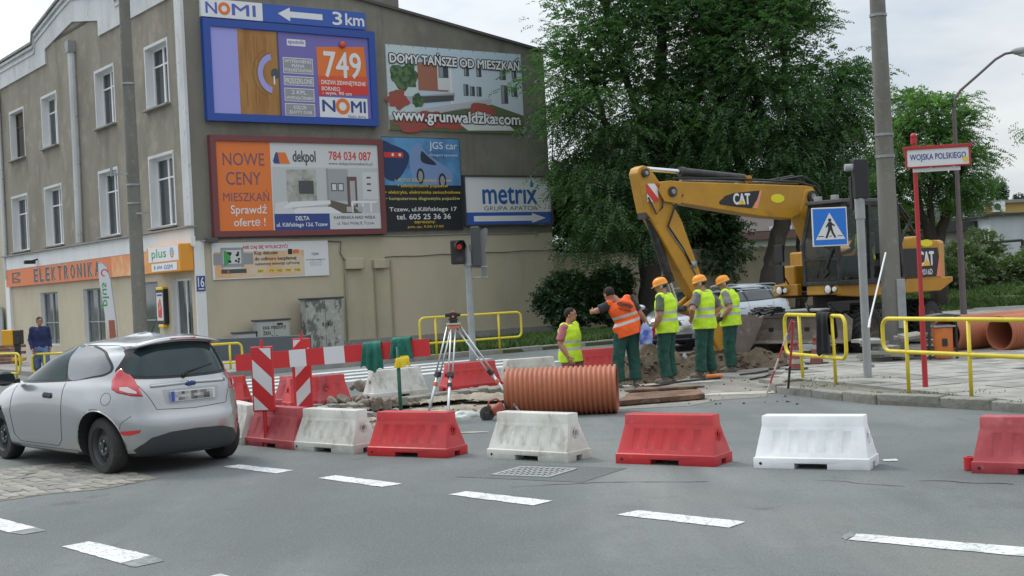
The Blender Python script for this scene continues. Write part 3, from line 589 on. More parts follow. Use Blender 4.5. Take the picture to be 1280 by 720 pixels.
p.poly([(3.62, .84), (5.35, .92), (5.27, 2.42), (3.6, 2.32)], RO1, .010)
p.poly([(3.62, .84), (5.35, .92), (5.34, 1.22), (3.62, 1.16)], RO2, .012); p.poly([(3.62, 1.16), (5.34, 1.22), (5.33, 1.5), (3.615, 1.44)], RO3, .012)
p.sphere((4.5, 2.44, .05), (.11, .11, .06), flat('pin_red', (.6, .08, .04)))
p.text('749', 3.84, 1.42, 5.12, 2.2, WHITE, .015, .02); p.text('DRZWI ZEWNĘTRZNE', 3.72, 1.16, 5.26, 1.32, WHITE, .015, .02); p.text('BORNEO', 3.72, 1.0, 4.35, 1.12, WHITE, .015, .02); p.text('- wym. 90 cm', 3.74, .84, 4.75, .98, WHITE, .015, .02)
p.rect(3.62, .16, 5.3, .80, WHITE, .011); p.text('N', 3.72, .36, 4.15, .70, NAVY, .014, .04); p.ring(4.42, .53, .13, .25, ORANGE, .014); p.text('MI', 4.72, .36, 5.22, .70, NAVY, .014, .04); p.text('blisko domu', 4.6, .19, 5.22, .28, DGREY, .014, 0, res=2)
p.text('oferta ważna do wyczerpania zapasów', 0, 0, .01, .01, VIOLET, -.05); p.build('print', t, world=True, fixn=False)
# flats advert
t, p, w_, h_ = board('flats_billboard', 'wide maroon framed billboard with orange panel NOWE CENY and a living room photo', 'billboard', .59, 6.27, 3.6, 6.49, FMAR, .13, .14)
p.rect(.1, .1, w_-.1, h_-.1, OFFW, .004); p.rect(.12, .12, 1.86, h_-.12, ORANGE, .008); DV = flat('print_plum', (.16, .08, .13))
p.text('NOWE', .34, 2.05, 1.66, 2.42, DV, .011, 0); p.text('CENY', .42, 1.48, 1.52, 1.86, DV, .011, 0); p.text('MIESZKAŃ', .30, 1.0, 1.76, 1.34, DV, .011, 0); p.text('Sprawdź', .52, .56, 1.66, .90, WHITE, .011, .01); p.text('ofertę !', .60, .20, 1.60, .50, WHITE, .011, .01)
p.poly([(1.98, 2.12), (2.30, 2.12), (2.14, 2.46), (2.04, 2.46), (1.94, 2.2)], NAVY, .008); p.poly([(2.16, 2.12), (2.5, 2.12), (2.36, 2.46), (2.1, 2.46)], ORANGE, .010)
p.text('dekpol', 2.6, 2.08, 3.36, 2.52, DGREY, .008, .02); p.text('784 034 087', 3.82, 2.26, 5.3, 2.52, REDP, .008, .02); p.text('www.dekpolmieszkania.pl', 3.8, 2.08, 5.34, 2.20, DGREY, .008, 0, res=2)
p.rect(1.9, .62, 5.55, 2.02, flat('room_wall_print', (.50, .52, .53)), .006)
p.rect(2.35, .92, 3.35, 1.95, mat('stone_print', (.46, .46, .42), .6, col2=(.26, .27, .24), scale=3), .008); p.rect(2.75, 1.22, 3.25, 1.62, DGREY, .012)
p.poly([(2.3, .62), (4.2, .62), (3.8, .82), (2.7, .80)], WHITE, .010); p.poly([(2.2, .78), (3.8, .9), (3.8, 1.02), (2.45, .98)], WHITE, .013); p.poly([(1.92, .62), (2.6, .62), (2.35, 1.0), (1.95, .95)], flat('sofa_print', (.62, .63, .63)), .011)
p.poly([(3.72, .62), (4.9, .62), (4.55, .85), (3.72, 1.05)], flat('floor_print', (.13, .10, .08)), .0095); p.rect(3.7, .85, 3.76, 2.0, GREYP, .0105); p.rect(3.76, 1.0, 4.45, 1.98, flat('door_wall_print', (.34, .35, .37)), .008)
p.rect(4.4, .8, 4.75, 1.75, flat('door_print', (.14, .085, .07)), .010); p.rect(4.5, .85, 4.68, 1.62, flat('door_panel_print', (.40, .41, .43)), .0125)
for u in (3.85, 4.08): p.rect(u, 1.3, u+.2, 1.55, DGREY, .010); p.rect(u+.03, 1.33, u+.17, 1.52, OFFW, .012)
p.poly([(4.5, .92), (5.4, .92), (5.5, 1.0), (4.55, 1.0)], WHITE, .014)
for u in (4.52, 4.9, 5.18): p.rect(u, .64, u+.07, .94, WHITE, .013)
p.rect(4.95, 1.05, 5.5, 1.9, OFFW, .009)
for v in (1.3, 1.5, 1.7): p.rect(5.1, v, 5.25, v+.05, DGREY, .012)
for u in (4.35, 4.75): p.rect(u, .66, u+.2, .82, flat('chair_print', (.42, .43, .45)), .0145)
p.rect(1.9, .12, 3.75, .62, NAVY, .009); p.text('DELTA', 2.6, .42, 3.05, .54, WHITE, .012, .03); p.text('ul. Kilińskiego 12d, Tczew', 1.96, .20, 3.66, .36, WHITE, .012, .02, res=2)
p.rect(3.75, .12, 5.56, .62, OFFW, .009); p.text('KAMIENICA NAD WISŁĄ', 3.9, .42, 5.35, .54, DGREY, .012, .02, res=2); p.text('ul. Nad Wisłą 8, Tczew', 4.0, .24, 5.3, .36, DGREY, .012, 0, res=2); p.build('print', t, world=True, fixn=False)
# car gas advert
t, p, w_, h_ = board('garage_banner', 'dark square banner of a car workshop with a blue car picture', 'billboard', 6.32, 9.31, 3.65, 6.64, None, 0, .05)
DKB = mat('dark_print_sky', (.05, .13, .32), .5, col2=(.10, .30, .55), scale=.8); p.rect(0, 0, w_, h_, flat('near_black_print', (.012, .014, .02)), .003); p.rect(.02, 1.45, w_-.02, h_-.02, DKB, .006)
p.poly(curvy([(.03, 1.8), (.5, 1.6), (.95, 2.1), (.98, 2.5), (.4, 2.75), (.03, 2.8)]), flat('car_back_print', (.015, .04, .12)), .009); p.rect(.1, 2.33, .8, 2.5, REDP, .012); p.disc(.42, 2.42, .05, WHITE, .014); p.disc(.68, 2.42, .05, WHITE, .014)
p.poly(curvy([(1.1, 1.75), (1.05, 2.4), (1.35, 2.8), (1.75, 2.45), (2.25, 2.15), (2.62, 1.9), (2.6, 1.6), (2.0, 1.48), (1.4, 1.5)]), flat('car_side_print', (.18, .28, .50)), .010); p.poly(curvy([(1.5, 2.2), (1.5, 2.55), (1.72, 2.4), (2.05, 2.12)]), flat('car_glass_print', (.02, .03, .06)), .0125)
for u, v in ((1.42, 1.75), (2.25, 1.6)): p.disc(u, v, .15, BLACK, .013, .25); p.disc(u, v, .09, GREYP, .015, .17)
p.text('JGS car', 1.8, 2.56, 2.88, 2.86, WHITE, .012, 0); p.text('Grzegorz Spizewka', 1.8, 2.38, 2.88, 2.48, WHITE, .012, 0, res=2)
for s, u0, u1, v in (('• AUTO GAZ, montaż - serwis', .45, 2.6, 1.55), ('• zabezpieczenia pojazdów', .55, 2.45, 1.36), ('• elektryka, elektronika samochodowa', .08, 2.92, 1.15), ('• komputerowa diagnostyka pojazdów', .1, 2.9, .95)): p.text(s, u0, v, u1, v+.13, YEL if v > 1 else flat('print_pale_yellow', (.7, .62, .2)), .012, .005, res=2)
p.text('Tczew, ul.Kilińskiego 17', .2, .58, 2.75, .76, WHITE, .012, .02); p.text('tel. 605 25 36 36', .45, .36, 2.5, .53, WHITE, .012, .02); p.text('zapraszamy:', 1.1, .2, 1.9, .30, YEL, .012, 0, res=2); p.text('pon.-pt. 9.00-17.00', .85, .06, 2.2, .16, YEL, .012, 0, res=2); p.build('print', t, world=True, fixn=False)
# meters advert
t, p, w_, h_ = board('meters_billboard', 'low white billboard with dark frame reading metrix and a white arrow', 'billboard', 9.37, 13.0, 3.77, 5.43, flat('dark_frame', (.05, .05, .06)), .04, .08)
p.rect(.04, .04, w_-.04, h_-.04, WHITE, .003); p.rect(.04, .04, w_-.04, .44, BLUE, .006); MB_ = flat('metrix_blue', (.02, .11, .36)); p.text('metrıx', .75, .72, 3.0, 1.28, MB_, .006, .03); p.text('GRUPA APATOR', .78, .50, 3.0, .64, DGREY, .006, .0)
p.poly([(2.72, 1.3), (2.80, 1.27), (2.88, 1.32), (2.86, 1.42), (2.80, 1.56), (2.74, 1.42)], flat('drop_blue', (.05, .25, .5)), .006); p.poly([(.35, .14), (2.75, .14), (2.75, .07), (3.35, .23), (2.75, .40), (2.75, .32), (.35, .32)], WHITE, .009); p.build('print', t, world=True, fixn=False)
# houses advert
t, p, w_, h_ = board('houses_banner', 'large photo banner of white row houses reading DOMY TAŃSZE OD MIESZKAŃ', 'billboard', 6.68, 12.0, 6.87, 9.58, None, 0, .04)
p.rect(0, 0, w_, h_, flat('banner_sky', (.46, .58, .68)), .003); p.rect(0, 0, 1.2, h_, flat('banner_pale', (.50, .60, .62)), .005)
p.poly(blob(.6, 1.75, .52, .45, jag=.25), mat('tree_print', (.03, .08, .03), .6, col2=(.10, .17, .08), scale=6, lo=.45, hi=.55), .007)
p.poly([(1.15, 1.3), (1.15, 2.2), (2.3, 2.35), (2.3, 1.3)], BRICKP, .008); p.poly([(1.9, 1.35), (1.9, 2.35), (2.5, 2.4), (2.5, 1.35)], OFFW, .010); p.poly([(2.4, .9), (2.4, 2.45), (w_, 2.3), (w_, .6), (3.3, .7)], flat('row_house_white', (.52, .60, .68)), .009); p.rect(2.38, .9, 2.44, 2.45, WHITE, .012)
for u, v, a, b in ((1.95, 1.75, .38, .42), (2.9, 1.2, .2, .38), (3.15, 1.2, .2, .32), (3.42, 1.2, .2, .32), (4.42, 1.0, .28, .62), (4.85, 1.25, .25, .32), (2.95, 1.85, .2, .35), (3.45, 1.85, .2, .35), (4.4, 1.8, .25, .35), (4.9, 1.85, .2, .3)): p.rect(u, v, u+a, v+b, flat('window_print', (.05, .07, .09)), .012); p.rect(u+.02, v+.02, u+a*.45, v+b-.02, GREYP, .014)
p.poly([(.0, .75), (2.55, 1.15), (2.55, 1.28), (.0, 1.0)], flat('wall_print', (.36, .36, .40)), .015); p.poly([(.9, .85), (2.5, 1.02), (2.5, 1.2), (.9, 1.08)], DGREY, .016); p.poly([(.0, .3), (1.4, .5), (4.0, 1.0), (4.0, 1.15), (1.4, .72), (.0, .45)], flat('wall_print2', (.45, .45, .48)), .017); p.poly([(0, 0), (w_, 0), (w_, .62), (4.0, .95), (1.4, .5), (0, .3)], flat('lawn_print', (.10, .13, .06)), .014)
FLW = mat('red_flower_print', (.42, .05, .06), .6, col2=(.20, .10, .05), scale=9)
for c in ((.35, .95, .4, .3), (3.6, .72, .5, .25), (2.2, .3, .7, .25), (.9, .2, .8, .2), (1.6, .45, .5, .2)): p.poly(blob(*c, jag=.3), FLW, .019)
p.poly([(2.6, .3), (3.4, .7), (4.4, .5), (4.9, .1), (3, .05)], OFFW, .0205); p.poly(blob(1.1, .95, .25, .2, jag=.3), mat('tree_print', (.04, .10, .03)), .0195)
p.text('DOMY TAŃSZE OD MIESZKAŃ', .12, 2.14, 5.22, 2.52, WHITE, .032, .03, outline=BLACK, ow=.045); p.text('www.grunwaldzka.com', .15, .18, 5.15, .66, WHITE, .032, .03, outline=BLACK, ow=.045); p.build('print', t, world=True, fixn=False)
ls = MB(GM)
for i in range(12):
    for zz in (6.9, 9.55): ls.box((6.8+i*.46, zz, .03), (.03, .05, .06), STEEL)
ls.build('fixing', t, world=True)
# decoder banner
t, p, w_, h_ = board('decoder_banner', 'small low white and orange banner with an old television set', 'banner', .51, 4.29, 2.33, 3.40, None, 0, .03)
PEACH = mat('peach_print', (.70, .38, .16), .6, col2=(.66, .55, .42), scale=.9); p.rect(0, 0, w_, h_, WHITE, .003); p.rect(.06, .03, 2.95, .80, PEACH, .005)
p.rect(.03, .42, .35, .75, GREYP, .007); p.rect(.95, .42, 1.28, .75, GREYP, .007); p.rect(.26, .35, .98, .92, flat('tv_print', (.30, .31, .33)), .009); p.rect(.33, .45, .90, .85, OFFW, .011); p.disc(.35, .62, .22, GREENP, .0125, a0=-90, a1=90)
for i in range(12): p.disc(random.uniform(.5, .85), random.uniform(.48, .8), .04, BLACK, .014, n=6)
p.disc(.62, .33, .3, OFFW, .008, .06); p.rect(.26, .17, 1.05, .29, DGREY, .009); p.rect(.45, .19, .5, .25, ORANGE, .011)
p.text('NIE DAJ SIĘ WYŁĄCZYĆ!', .98, .84, 2.42, 1.0, REDP, .008, .02); p.text('Kup dekoder', 1.33, .66, 2.1, .80, BLACK, .008, .02); p.text('do odbioru bezpłatnej', 1.33, .49, 2.68, .62, BLACK, .008, .025); p.text('naziemnej telewizji cyfrowej', 1.33, .36, 2.78, .46, BLACK, .008, .02, res=2)
p.rect(2.42, .68, 2.56, .84, BLACK, .008); p.rect(2.58, .70, 2.78, .82, ORANGE, .008)
for i, (u, s) in enumerate(((1.40, 'DVB-T'), (1.75, 'TV'), (2.02, 'HD'), (2.3, 'TVP'), (2.6, 'TVN'))): p.rect(u, .16, u+.2, .25, YEL, .008); p.text(s, u+.02, .175, u+.18, .235, BLACK, .011, .01, res=1)
p.text('TCZEW', 3.2, .63, 3.45, .70, DGREY, .008, .02, res=2); p.text('ul. Wojska Polskiego 16', 3.02, .46, 3.65, .52, DGREY, .008, .02, res=1); p.text('058 531 36 33', 3.12, .38, 3.55, .43, GREYP, .008, 0, res=1); p.text('663 213 636', 3.15, .31, 3.52, .36, GREYP, .008, 0, res=1); p.build('print', t, world=True, fixn=False)
# ------------------------------------------------------------------ shop signs on the facade
def fthing(name, label, cat, t, z): return thing(name, label, cat, tuple(CRN+U1v*t+NF*.1+Vector((0, 0, z))))
def FPanel(t, z, w): return Panel(CRN+U1v*t+NF*w+Vector((0, 0, z)), -U1v, NF)
t = fthing('shop_sign', 'long orange fascia sign over the shop windows reading ELEKTRONIKA', 'sign', 9.7, 2.65); b = MB(FM); b.box((-9.7, 2.985, .055), (19.2, .66, .11), ORANGE); b.build('backing_panel', t, world=True)
p = FPanel(19.3, 2.65, .112); FO = flat('fascia_orange', (.66, .17, .05)); p.rect(0, .0, 12.6, .67, FO, .003); p.rect(12.6, 0, 19.2, .67, mat('fascia_orange_pale', (.70, .22, .06), .6, col2=(.72, .48, .26), scale=1.2), .003)
lt = 'ELEKTRONIKA'; u = 3.9
for c in lt:
    wl_ = .44 if c != 'I' else .10; p.text(c, u, .10, u+wl_, .58, DGREY, .012, .05, outline=WHITE, ow=.035); u += wl_+.30
p.poly([(.9, .14), (2.0, .14), (2.0, .19), (1.1, .19), (1.1, .5), (2.0, .5), (2.0, .55), (.9, .55)], DGREY, .008); p.poly([(1.1, .3), (1.9, .2), (2.1, .24), (1.3, .35), (2.1, .46), (1.9, .5)], DGREY, .0095)
p.disc(16.1, .36, .24, WHITE, .007); p.ring(16.1, .36, .17, .23, VIOLET, .009); p.text('K', 16.02, .26, 16.2, .46, VIOLET, .009, .02); p.build('lettering', t, world=True, fixn=False)
t = fthing('phone_shop_sign', 'boxed orange sign reading plus, above the shop door at the house corner', 'sign', 1.3, 2.65); b = MB(FM)
b.box((-1.33, 3.02, .23), (2.62, .80, .42), flat('sign_orange_box', (.72, .30, .03))); b.build('box', t, world=True, bevel=.03); p = FPanel(2.55, 2.65, .443)
p.rect(.08, .30, 2.45, .74, WHITE); p.rect(.3, .02, 2.3, .25, WHITE); p.text('plus', .35, .34, 1.5, .68, GREENP, .006, .01); p.ring(1.95, .53, .10, .15, flat('logo_blue2', (.1, .3, .7)), .006, 20, 200); p.ring(1.95, .53, .10, .15, ORANGE, .006, 200, 380); p.ring(1.95, .53, .04, .07, GREENP, .006)
p.text('plus', .75, .07, 1.15, .20, BLUE, .006, .01); p.text('GSM', 1.3, .07, 1.95, .19, BLUE, .006, .01); p.disc(.55, .14, .06, GREENP, .006); p.build('lettering', t, world=True, fixn=False)
t = fthing('advert_case', 'small wall advertisement case with black and orange frame beside the door', 'sign', 2.5, 1.05); b = MB(FM); b.box((-2.5, 1.62, .08), (.66, 1.06, .14), BLACK); b.box((-2.5, 2.17, .08), (.56, .09, .15), YEL); b.box((-2.5, 1.04, .08), (.4, .10, .15), YEL); b.build('case', t, world=True, bevel=.02)
p = FPanel(2.76, 1.2, .153); p.rect(0, 0, .52, .84, OFFW); p.poly([(.1, .1), (.4, .08), (.42, .4), (.3, .7), (.12, .5)], REDP, .006); p.poly([(.2, .3), (.35, .35), (.3, .6)], TAN, .009); p.rect(.05, .74, .47, .8, NAVY, .006); p.build('poster', t, world=True, fixn=False)
t = thing('house_number', 'blue house number plate 16 on the white corner strip', 'sign', tuple(CRN+U2v*.12+Vector((0, 0, 2.02)))); b = MB(GM); b.box((.13, 2.24, .04), (.26, .44, .02), NAVY); b.build('plate', t, world=True); p = Panel(CRN+NG*.051+U2v*0.0+Vector((0, 0, 2.02)), U2v, NG); p.text('16', .04, .12, .22, .40, WHITE, .003, .02); p.rect(.04, .05, .22, .08, WHITE); p.build('lettering', t, world=True, fixn=False)
t = fthing('security_camera', 'small black camera on the white fascia above the orange sign', 'camera', 14.9, 3.5); b = MB(FM); b.cyl((-14.9, 3.6, .1), (-14.9, 3.55, .3), .03, BLKP); b.build('bracket', t, world=True); b = MB(FM); b.box((-14.9, 3.5, .4), (.2, .14, .4), BLKP); b.build('housing', t, world=True, bevel=.02)
t = thing('floodlight', 'small dark floodlight on the gable corner above the decoder banner', 'lamp', tuple(CRN+Vector((0, 0, 3.5)))); b = MB(GM); b.box((.45, 3.47, .2), (.32, .14, .25), DGREY); b.build('housing', t, world=True, bevel=.02); b = MB(GM); b.cyl((.2, 3.47, .0), (.35, 3.47, .18), .025, STEEL); b.build('bracket', t, world=True)
# wall boxes, conduit and cables on the gable
t = thing('junction_box', 'beige wall box with conduits below the dark banner', 'box', tuple(CRN+U2v*5.2+Vector((0, 0, 2.7)))); b = MB(GM); b.box((5.15, 2.66, .09), (.62, .34, .16), CREAM); b.build('box', t, world=True, bevel=.02)
b = MB(GM); b.cyl((4.85, 2.45, .06), (4.83, .2, .06), .03, CREAM2); b.tube([(4.85, 2.75, .05), (4.7, 3.0, .05), (4.75, 3.35, .05), (4.3, 3.38, .05)], .015, DGREY, 6); b.build('conduit', t, world=True)
t = thing('junction_box', 'smaller second beige wall box with a downward pipe, right of the first', 'box', tuple(CRN+U2v*6+Vector((0, 0, 2.7)))); b = MB(GM); b.box((6.05, 2.62, .08), (.42, .28, .14), CREAM); b.build('box', t, world=True, bevel=.02)
b = MB(GM); b.cyl((5.9, 2.5, .06), (5.9, .2, .06), .025, CREAM2); b.cyl((6.2, 2.5, .06), (6.45, 2.5, .06), .02, CREAM2); b.cyl((6.5, 2.75, .06), (6.5, .2, .06), .022, CREAM2); b.build('conduit', t, world=True)
b = MB(GM); P = [(6.3+i*.35, 2.83+.012*math.sin(i*1.3)+i*.0035, .03) for i in range(20)]; b.tube(P, .014, DGREY, 6); b.tube([(0.4, 3.46, .03)]+[(1+i*.6, 3.5+.01*math.sin(i), .03) for i in range(20)], .02, CONC, 6); o = b.build('wall_cable', None); tag(o, 'thin dark cable sagging along the cream gable wall', 'cable')
# cabinets at the foot of the gable
def cabinet(label, t0, t1, z0, z1, m, dep, name='utility_cabinet', doors=2):
    t = thing(name, label, 'cabinet', tuple(CRN+U2v*((t0+t1)/2)+NG*.35+Vector((0, 0, .09)))); b = MB(GM); b.box(((t0+t1)/2, (z0+z1)/2, .3+dep/2), (t1-t0, z1-z0, dep), m); b.box(((t0+t1)/2, z1+.02, .3+dep/2), (t1-t0+.08, .05, dep+.08), DGREY); b.build('body', t, world=True, bevel=.012)
    n = doors; wd = (t1-t0-.08)/n
    for i in range(n):
        b = MB(GM); b.box((t0+.04+wd*(i+.5), (z0+z1)/2, .3+dep+.012), (wd-.02, z1-z0-.1, .02), m); d = b.build('door', t, world=True, bevel=.006)
        b = MB(GM); b.box((t0+.04+wd*(i+.5)+wd*.35*(1 if i == 0 else -1), (z0+z1)/2, .3+dep+.032), (.03, .1, .02), BLKP); b.build('handle', d, world=True)
    return t, Panel(CRN+NG*(.3+dep+.026)+U2v*t0+Vector((0, 0, z0)), U2v, NG)
GRAF = layered('scraped_poster_grey', (.40, .40, .37), [((.10, .115, .11), 3.4, .50, .56, .85, (1, 1, .6)), ((.55, .55, .52), 8, .55, .62, .6, U1)], .8, .2, 50)
t, p = cabinet('tall grey utility cabinet with torn poster remains against the cream wall', 3.12, 4.38, .1, 1.62, GRAF, .35)
CABG = flat('cabinet_grey', (.42, .43, .41), .7)
t, p = cabinet('medium grey utility cabinet with two doors and yellow warning stickers', 1.56, 2.60, .1, 1.06, CABG, .3)
p.text('zoz mazury', .15, .68, .9, .80, BLACK, .003, .01); p.text('ZKN', .16, .55, .4, .66, BLACK, .003, .01)
for u in (.25, .65): p.rect(u, .22, u+.16, .46, WHITE, .003); p.poly([(u+.02, .25), (u+.14, .25), (u+.08, .38)], YEL, .006)
p.rect(.62, .82, .8, .88, BLACK, .003); p.build('sticker', t, world=True, fixn=False)
t, p = cabinet('smallest grey utility cabinet, low, left of the other two', .9, 1.52, .1, .74, CABG, .28, doors=1); p.poly([(.2, .35), (.42, .35), (.31, .52)], YEL, .003); p.build('sticker', t, world=True, fixn=False)
lw = MB(); A = g(255, 457); B = g(388, 452); c = (A+B)/2; d = B-A; lw.box((0, 0, .3), (d.length, .3, .62), flat('slate_grey_block', (.085, .105, .12), .7)); o = lw.build('low_wall', None, bevel=.02); o.location = (c.x, c.y, .1); o.rotation_euler = (0, 0, math.atan2(d.y, d.x)); tag(o, 'low slate grey wall in front of the utility cabinets', 'wall')
# ------------------------------------------------------------------ railings
def arc(c, a, b, r, n=5):
    """quarter turn from c+a*r to c+b*r"""
    return [c+a*(r*math.cos(math.pi/2*i/n))+b*(r*math.sin(math.pi/2*i/n)) for i in range(n+1)]
def railing(label, A, B, posts, h=.98, low=.50, r=.028, closeA=True, closeB=True, group=None, lean=0, z0=0):
    """tubular loop rail from A to B (ground points), posts at fractions"""
    A, B = Vector(A), Vector(B); t = thing('railing', label, 'railing', tuple((A+B)/2), group=group); d = (B-A).normalized(); Z = Vector((0, 0, 1)); q = .13
    top = []; A1 = A+Z*h; B1 = B+Z*h; A0 = A+Z*low; B0 = B+Z*low
    pts = []
    if closeA: pts += arc(A0+d*q+Z*q, -Z, -d, q)+arc(A1+d*q-Z*q, -d, Z, q)
    else: pts += [A0, ] if False else [A1]
    if closeB: pts += arc(B1-d*q-Z*q, Z, d, q)+arc(B0-d*q+Z*q, d, -Z, q)
    else: pts += [B1]
    b = MB()
    if closeA and closeB: b.tube(pts, r, YRAIL, 10, closed=True)
    elif closeA: b.tube([B0]+pts[:], r, YRAIL, 10)
    else: b.tube(pts+[A0], r, YRAIL, 10)
    b.build('rail', t, world=True, smooth=True)
    for f in posts:
        p = A.lerp(B, f); b = MB(); b.cyl((p.x+lean*.3, p.y, p.z-.02), (p.x, p.y, p.z+h-.02), r*.92, YRAIL, n=10); b.build('post', t, world=True, smooth=True)
    return t
zr = .12
rA, rB = g(1046, 478, zr), g(1004, 472, zr); RA2 = g(1060, 480.2, zr); RB2 = g(984, 470.0, zr)
railing('short yellow tubular railing with a black jacket hanging on it', RB2+Vector((0, 0, 0)), RA2, (.26, .80), h=.98, low=.36, lean=.06)
q1, q2 = g(1136, 489, zr), g(1240, 498, zr); dd = (q2-q1).normalized(); railing('long yellow tubular railing running out of the right side of the picture', q1-dd*.48, q1+dd*3.4, (.125, .43, .75), h=.96, low=.52, closeB=False)
q1, q2 = g(626, 440, .09), g(540, 447, .09); dd = (q1-q2).normalized(); railing('yellow railing on the grass strip behind the surveying tripod', q2-dd*.3, q1+dd*.65, (.15, .77), h=.98, low=.35)
q1 = g(280, 462, .12); dd = (g(300, 460.5, .12)-q1).normalized(); railing('yellow railing end behind the silver hatchback, in front of the grey low wall', q1-dd*1.0, q1+dd*.45, (.2, .8), h=.60, low=.15)
q1, q2 = g(18, 472, .12), g(-40, 472, .12); dd = (q1-q2).normalized(); railing('yellow railing at the left edge in front of the orange box', q2, q1+dd*.25, (.3, .93), h=.58, low=.10)
q1, q2 = g(50, 472, .12), g(120, 470, .12); dd = (q2-q1).normalized(); railing('yellow railing mostly hidden behind the roof of the silver hatchback', q1-dd*.2, q2, (.2, .8), h=.56, low=.10)
# ------------------------------------------------------------------ plastic barriers
RIB = 0
def barrier_meshes(m, mdark):
    Lb, z1, z2, z3 = 1.05, .095, .37, .47; out = {}
    b = MB(); lv = [(Lb/2, .20, 0), (Lb/2, .20, .035), (Lb/2, .20, z1), (Lb/2-.012, .185, z1+.008), (Lb/2-.058, .088, z2), (Lb/2-.060, .086, z2+.005), (Lb/2-.062, .084, z3-.008), (Lb/2-.068, .078, z3)]
    vs = []; fs = []
    for hx, hy, z in lv: vs += [(-hx, -hy, z), (hx, -hy, z), (hx, hy, z), (-hx, hy, z)]
    for i in range(len(lv)-1):
        for j in range(4): fs.append((i*4+j, i*4+(j+1) % 4, i*4+4+(j+1) % 4, i*4+4+j))
    k = (len(lv)-1)*4; fs += [(k, k+1, k+2, k+3), (3, 2, 1, 0)]
    b.add(vs, fs, m); body = b.mesh('body')
    bo = bpy.data.objects.new('tmp', body); COL.objects.link(bo)
    c = MB(); c.box((0, 0, .0), (.30, .6, .10), m); c.box((0, 0, .0), (1.4, .10, .11), m)
    for s in (-1, 1): c.cyl((s*.40, 0, .27), (s*.60, 0, .27), .038, m, n=14)
    # vertical channels pressed into both faces
    for s in (-1, 1):
        for i in range(5):
            x = -.32+i*.16; n = Vector((0, s*(z2-z1), .097)).normalized(); p0 = Vector((x, s*.170, z1+.05)); p1 = Vector((x+.0, s*.103, z2-.035)); mid = (p0+p1)/2+n*.004
            u = (p1-p0).normalized(); rr = Matrix((Vector((1, 0, 0)), n, u)).transposed(); c.box(mid, (.075, .014, (p1-p0).length), m, rot=rr)
    cm = c.mesh('cut'); co = bpy.data.objects.new('cut', cm); COL.objects.link(co)
    md = bo.modifiers.new('b', 'BOOLEAN'); md.object = co; md.operation = 'DIFFERENCE'; md.solver = 'EXACT'; md.use_self = True
    bv = bo.modifiers.new('v', 'BEVEL'); bv.width = .006; bv.segments = 2; bv.limit_method = 'ANGLE'; bv.angle_limit = R(40)
    dg = bpy.context.evaluated_depsgraph_get(); dg.update(); me = bpy.data.meshes.new_from_object(bo.evaluated_get(dg)); bpy.data.objects.remove(bo); bpy.data.objects.remove(co)
    me.name = 'body'; me.materials.clear(); me.materials.append(m); me.polygons.foreach_set('material_index', [0]*len(me.polygons)); me.polygons.foreach_set('use_smooth', [True]*len(me.polygons))
    bm = bmesh.new(); bm.from_mesh(me)
    for ed in bm.edges:
        if len(ed.link_faces) == 2 and ed.calc_face_angle(0) > R(40): ed.smooth = False
    bm.to_mesh(me); bm.free()
    out['body'] = me
    p = MB(); p.cyl((-.46, -.203, .045), (-.46, -.196, .045), .014, BLKP, n=10); out['drain_plug'] = p.mesh('drain_plug')
    p = MB(); p.lathe([(.036, 0), (.044, .0), (.044, .004), (.034, .004), (.034, 0)], m, 16, (.497, 0, .27), 'x'); out['socket_ring'] = p.mesh('socket_ring', smooth=False); return out
BM = {k: barrier_meshes(m, m) for k, m in (('red', PRED), ('faded', PREDF), ('white', PWHITE), ('grubby', PWHITED))}
def barrier(kind, label, c, yaw, z=0, group='plastic road barriers'):
    t = thing('road_barrier', label, 'barrier', (c[0], c[1], z), yaw, group)
    for k, me in BM[kind].items():
        o = bpy.data.objects.new(k, me); COL.objects.link(o); o.parent = t
    return t
def bar_px(kind, label, a, b, L_=1.05, z=0):
    """front bottom edge measured at photo points a and b"""
    A, B = g(*a, z), g(*b, z); yaw = math.atan2(B.y-A.y, B.x-A.x); u = Vector((math.cos(yaw), math.sin(yaw), 0)); n = Vector((-u.y, u.x, 0)); m = (A+B)/2+n*.20; return barrier(kind, label, m, yaw, z)
bar_px('faded', 'faded dark red barrier beside the rear of the silver hatchback, start of the front row', (304.5, 556), (368, 563))
bar_px('grubby', 'dirty white barrier between the faded red and the bright red ones', (368, 562.5), (440, 568))
bar_px('red', 'bright red barrier in front of the legs of the surveying tripod', (464, 570), (553.5, 573))
bar_px('grubby', 'scuffed white barrier in front of the near corrugated pipe', (609, 572.7), (709.5, 578.8))
bar_px('red', 'red barrier standing alone in front of the rusty board', (771, 579.4), (893, 584))
bar_px('white', 'clean bright white barrier, the whitest of the front row', (942.7, 585.3), (1087, 588.3))
bar_px('faded', 'dull red barrier cut off by the right edge of the picture', (1224, 592), (1372, 597))
b = MB(); b.lathe([(0, 0), (.045, 0), (.05, .005), (.05, .118), (.044, .12), (.03, .12), (.03, .11), (0, .11)], PRED, 20); o = b.build('barrier_plug', None, auto=True); q = g(1213, 588); o.location = q; tag(o, 'small red plastic cylinder lying beside the barrier at the right edge', 'plug')
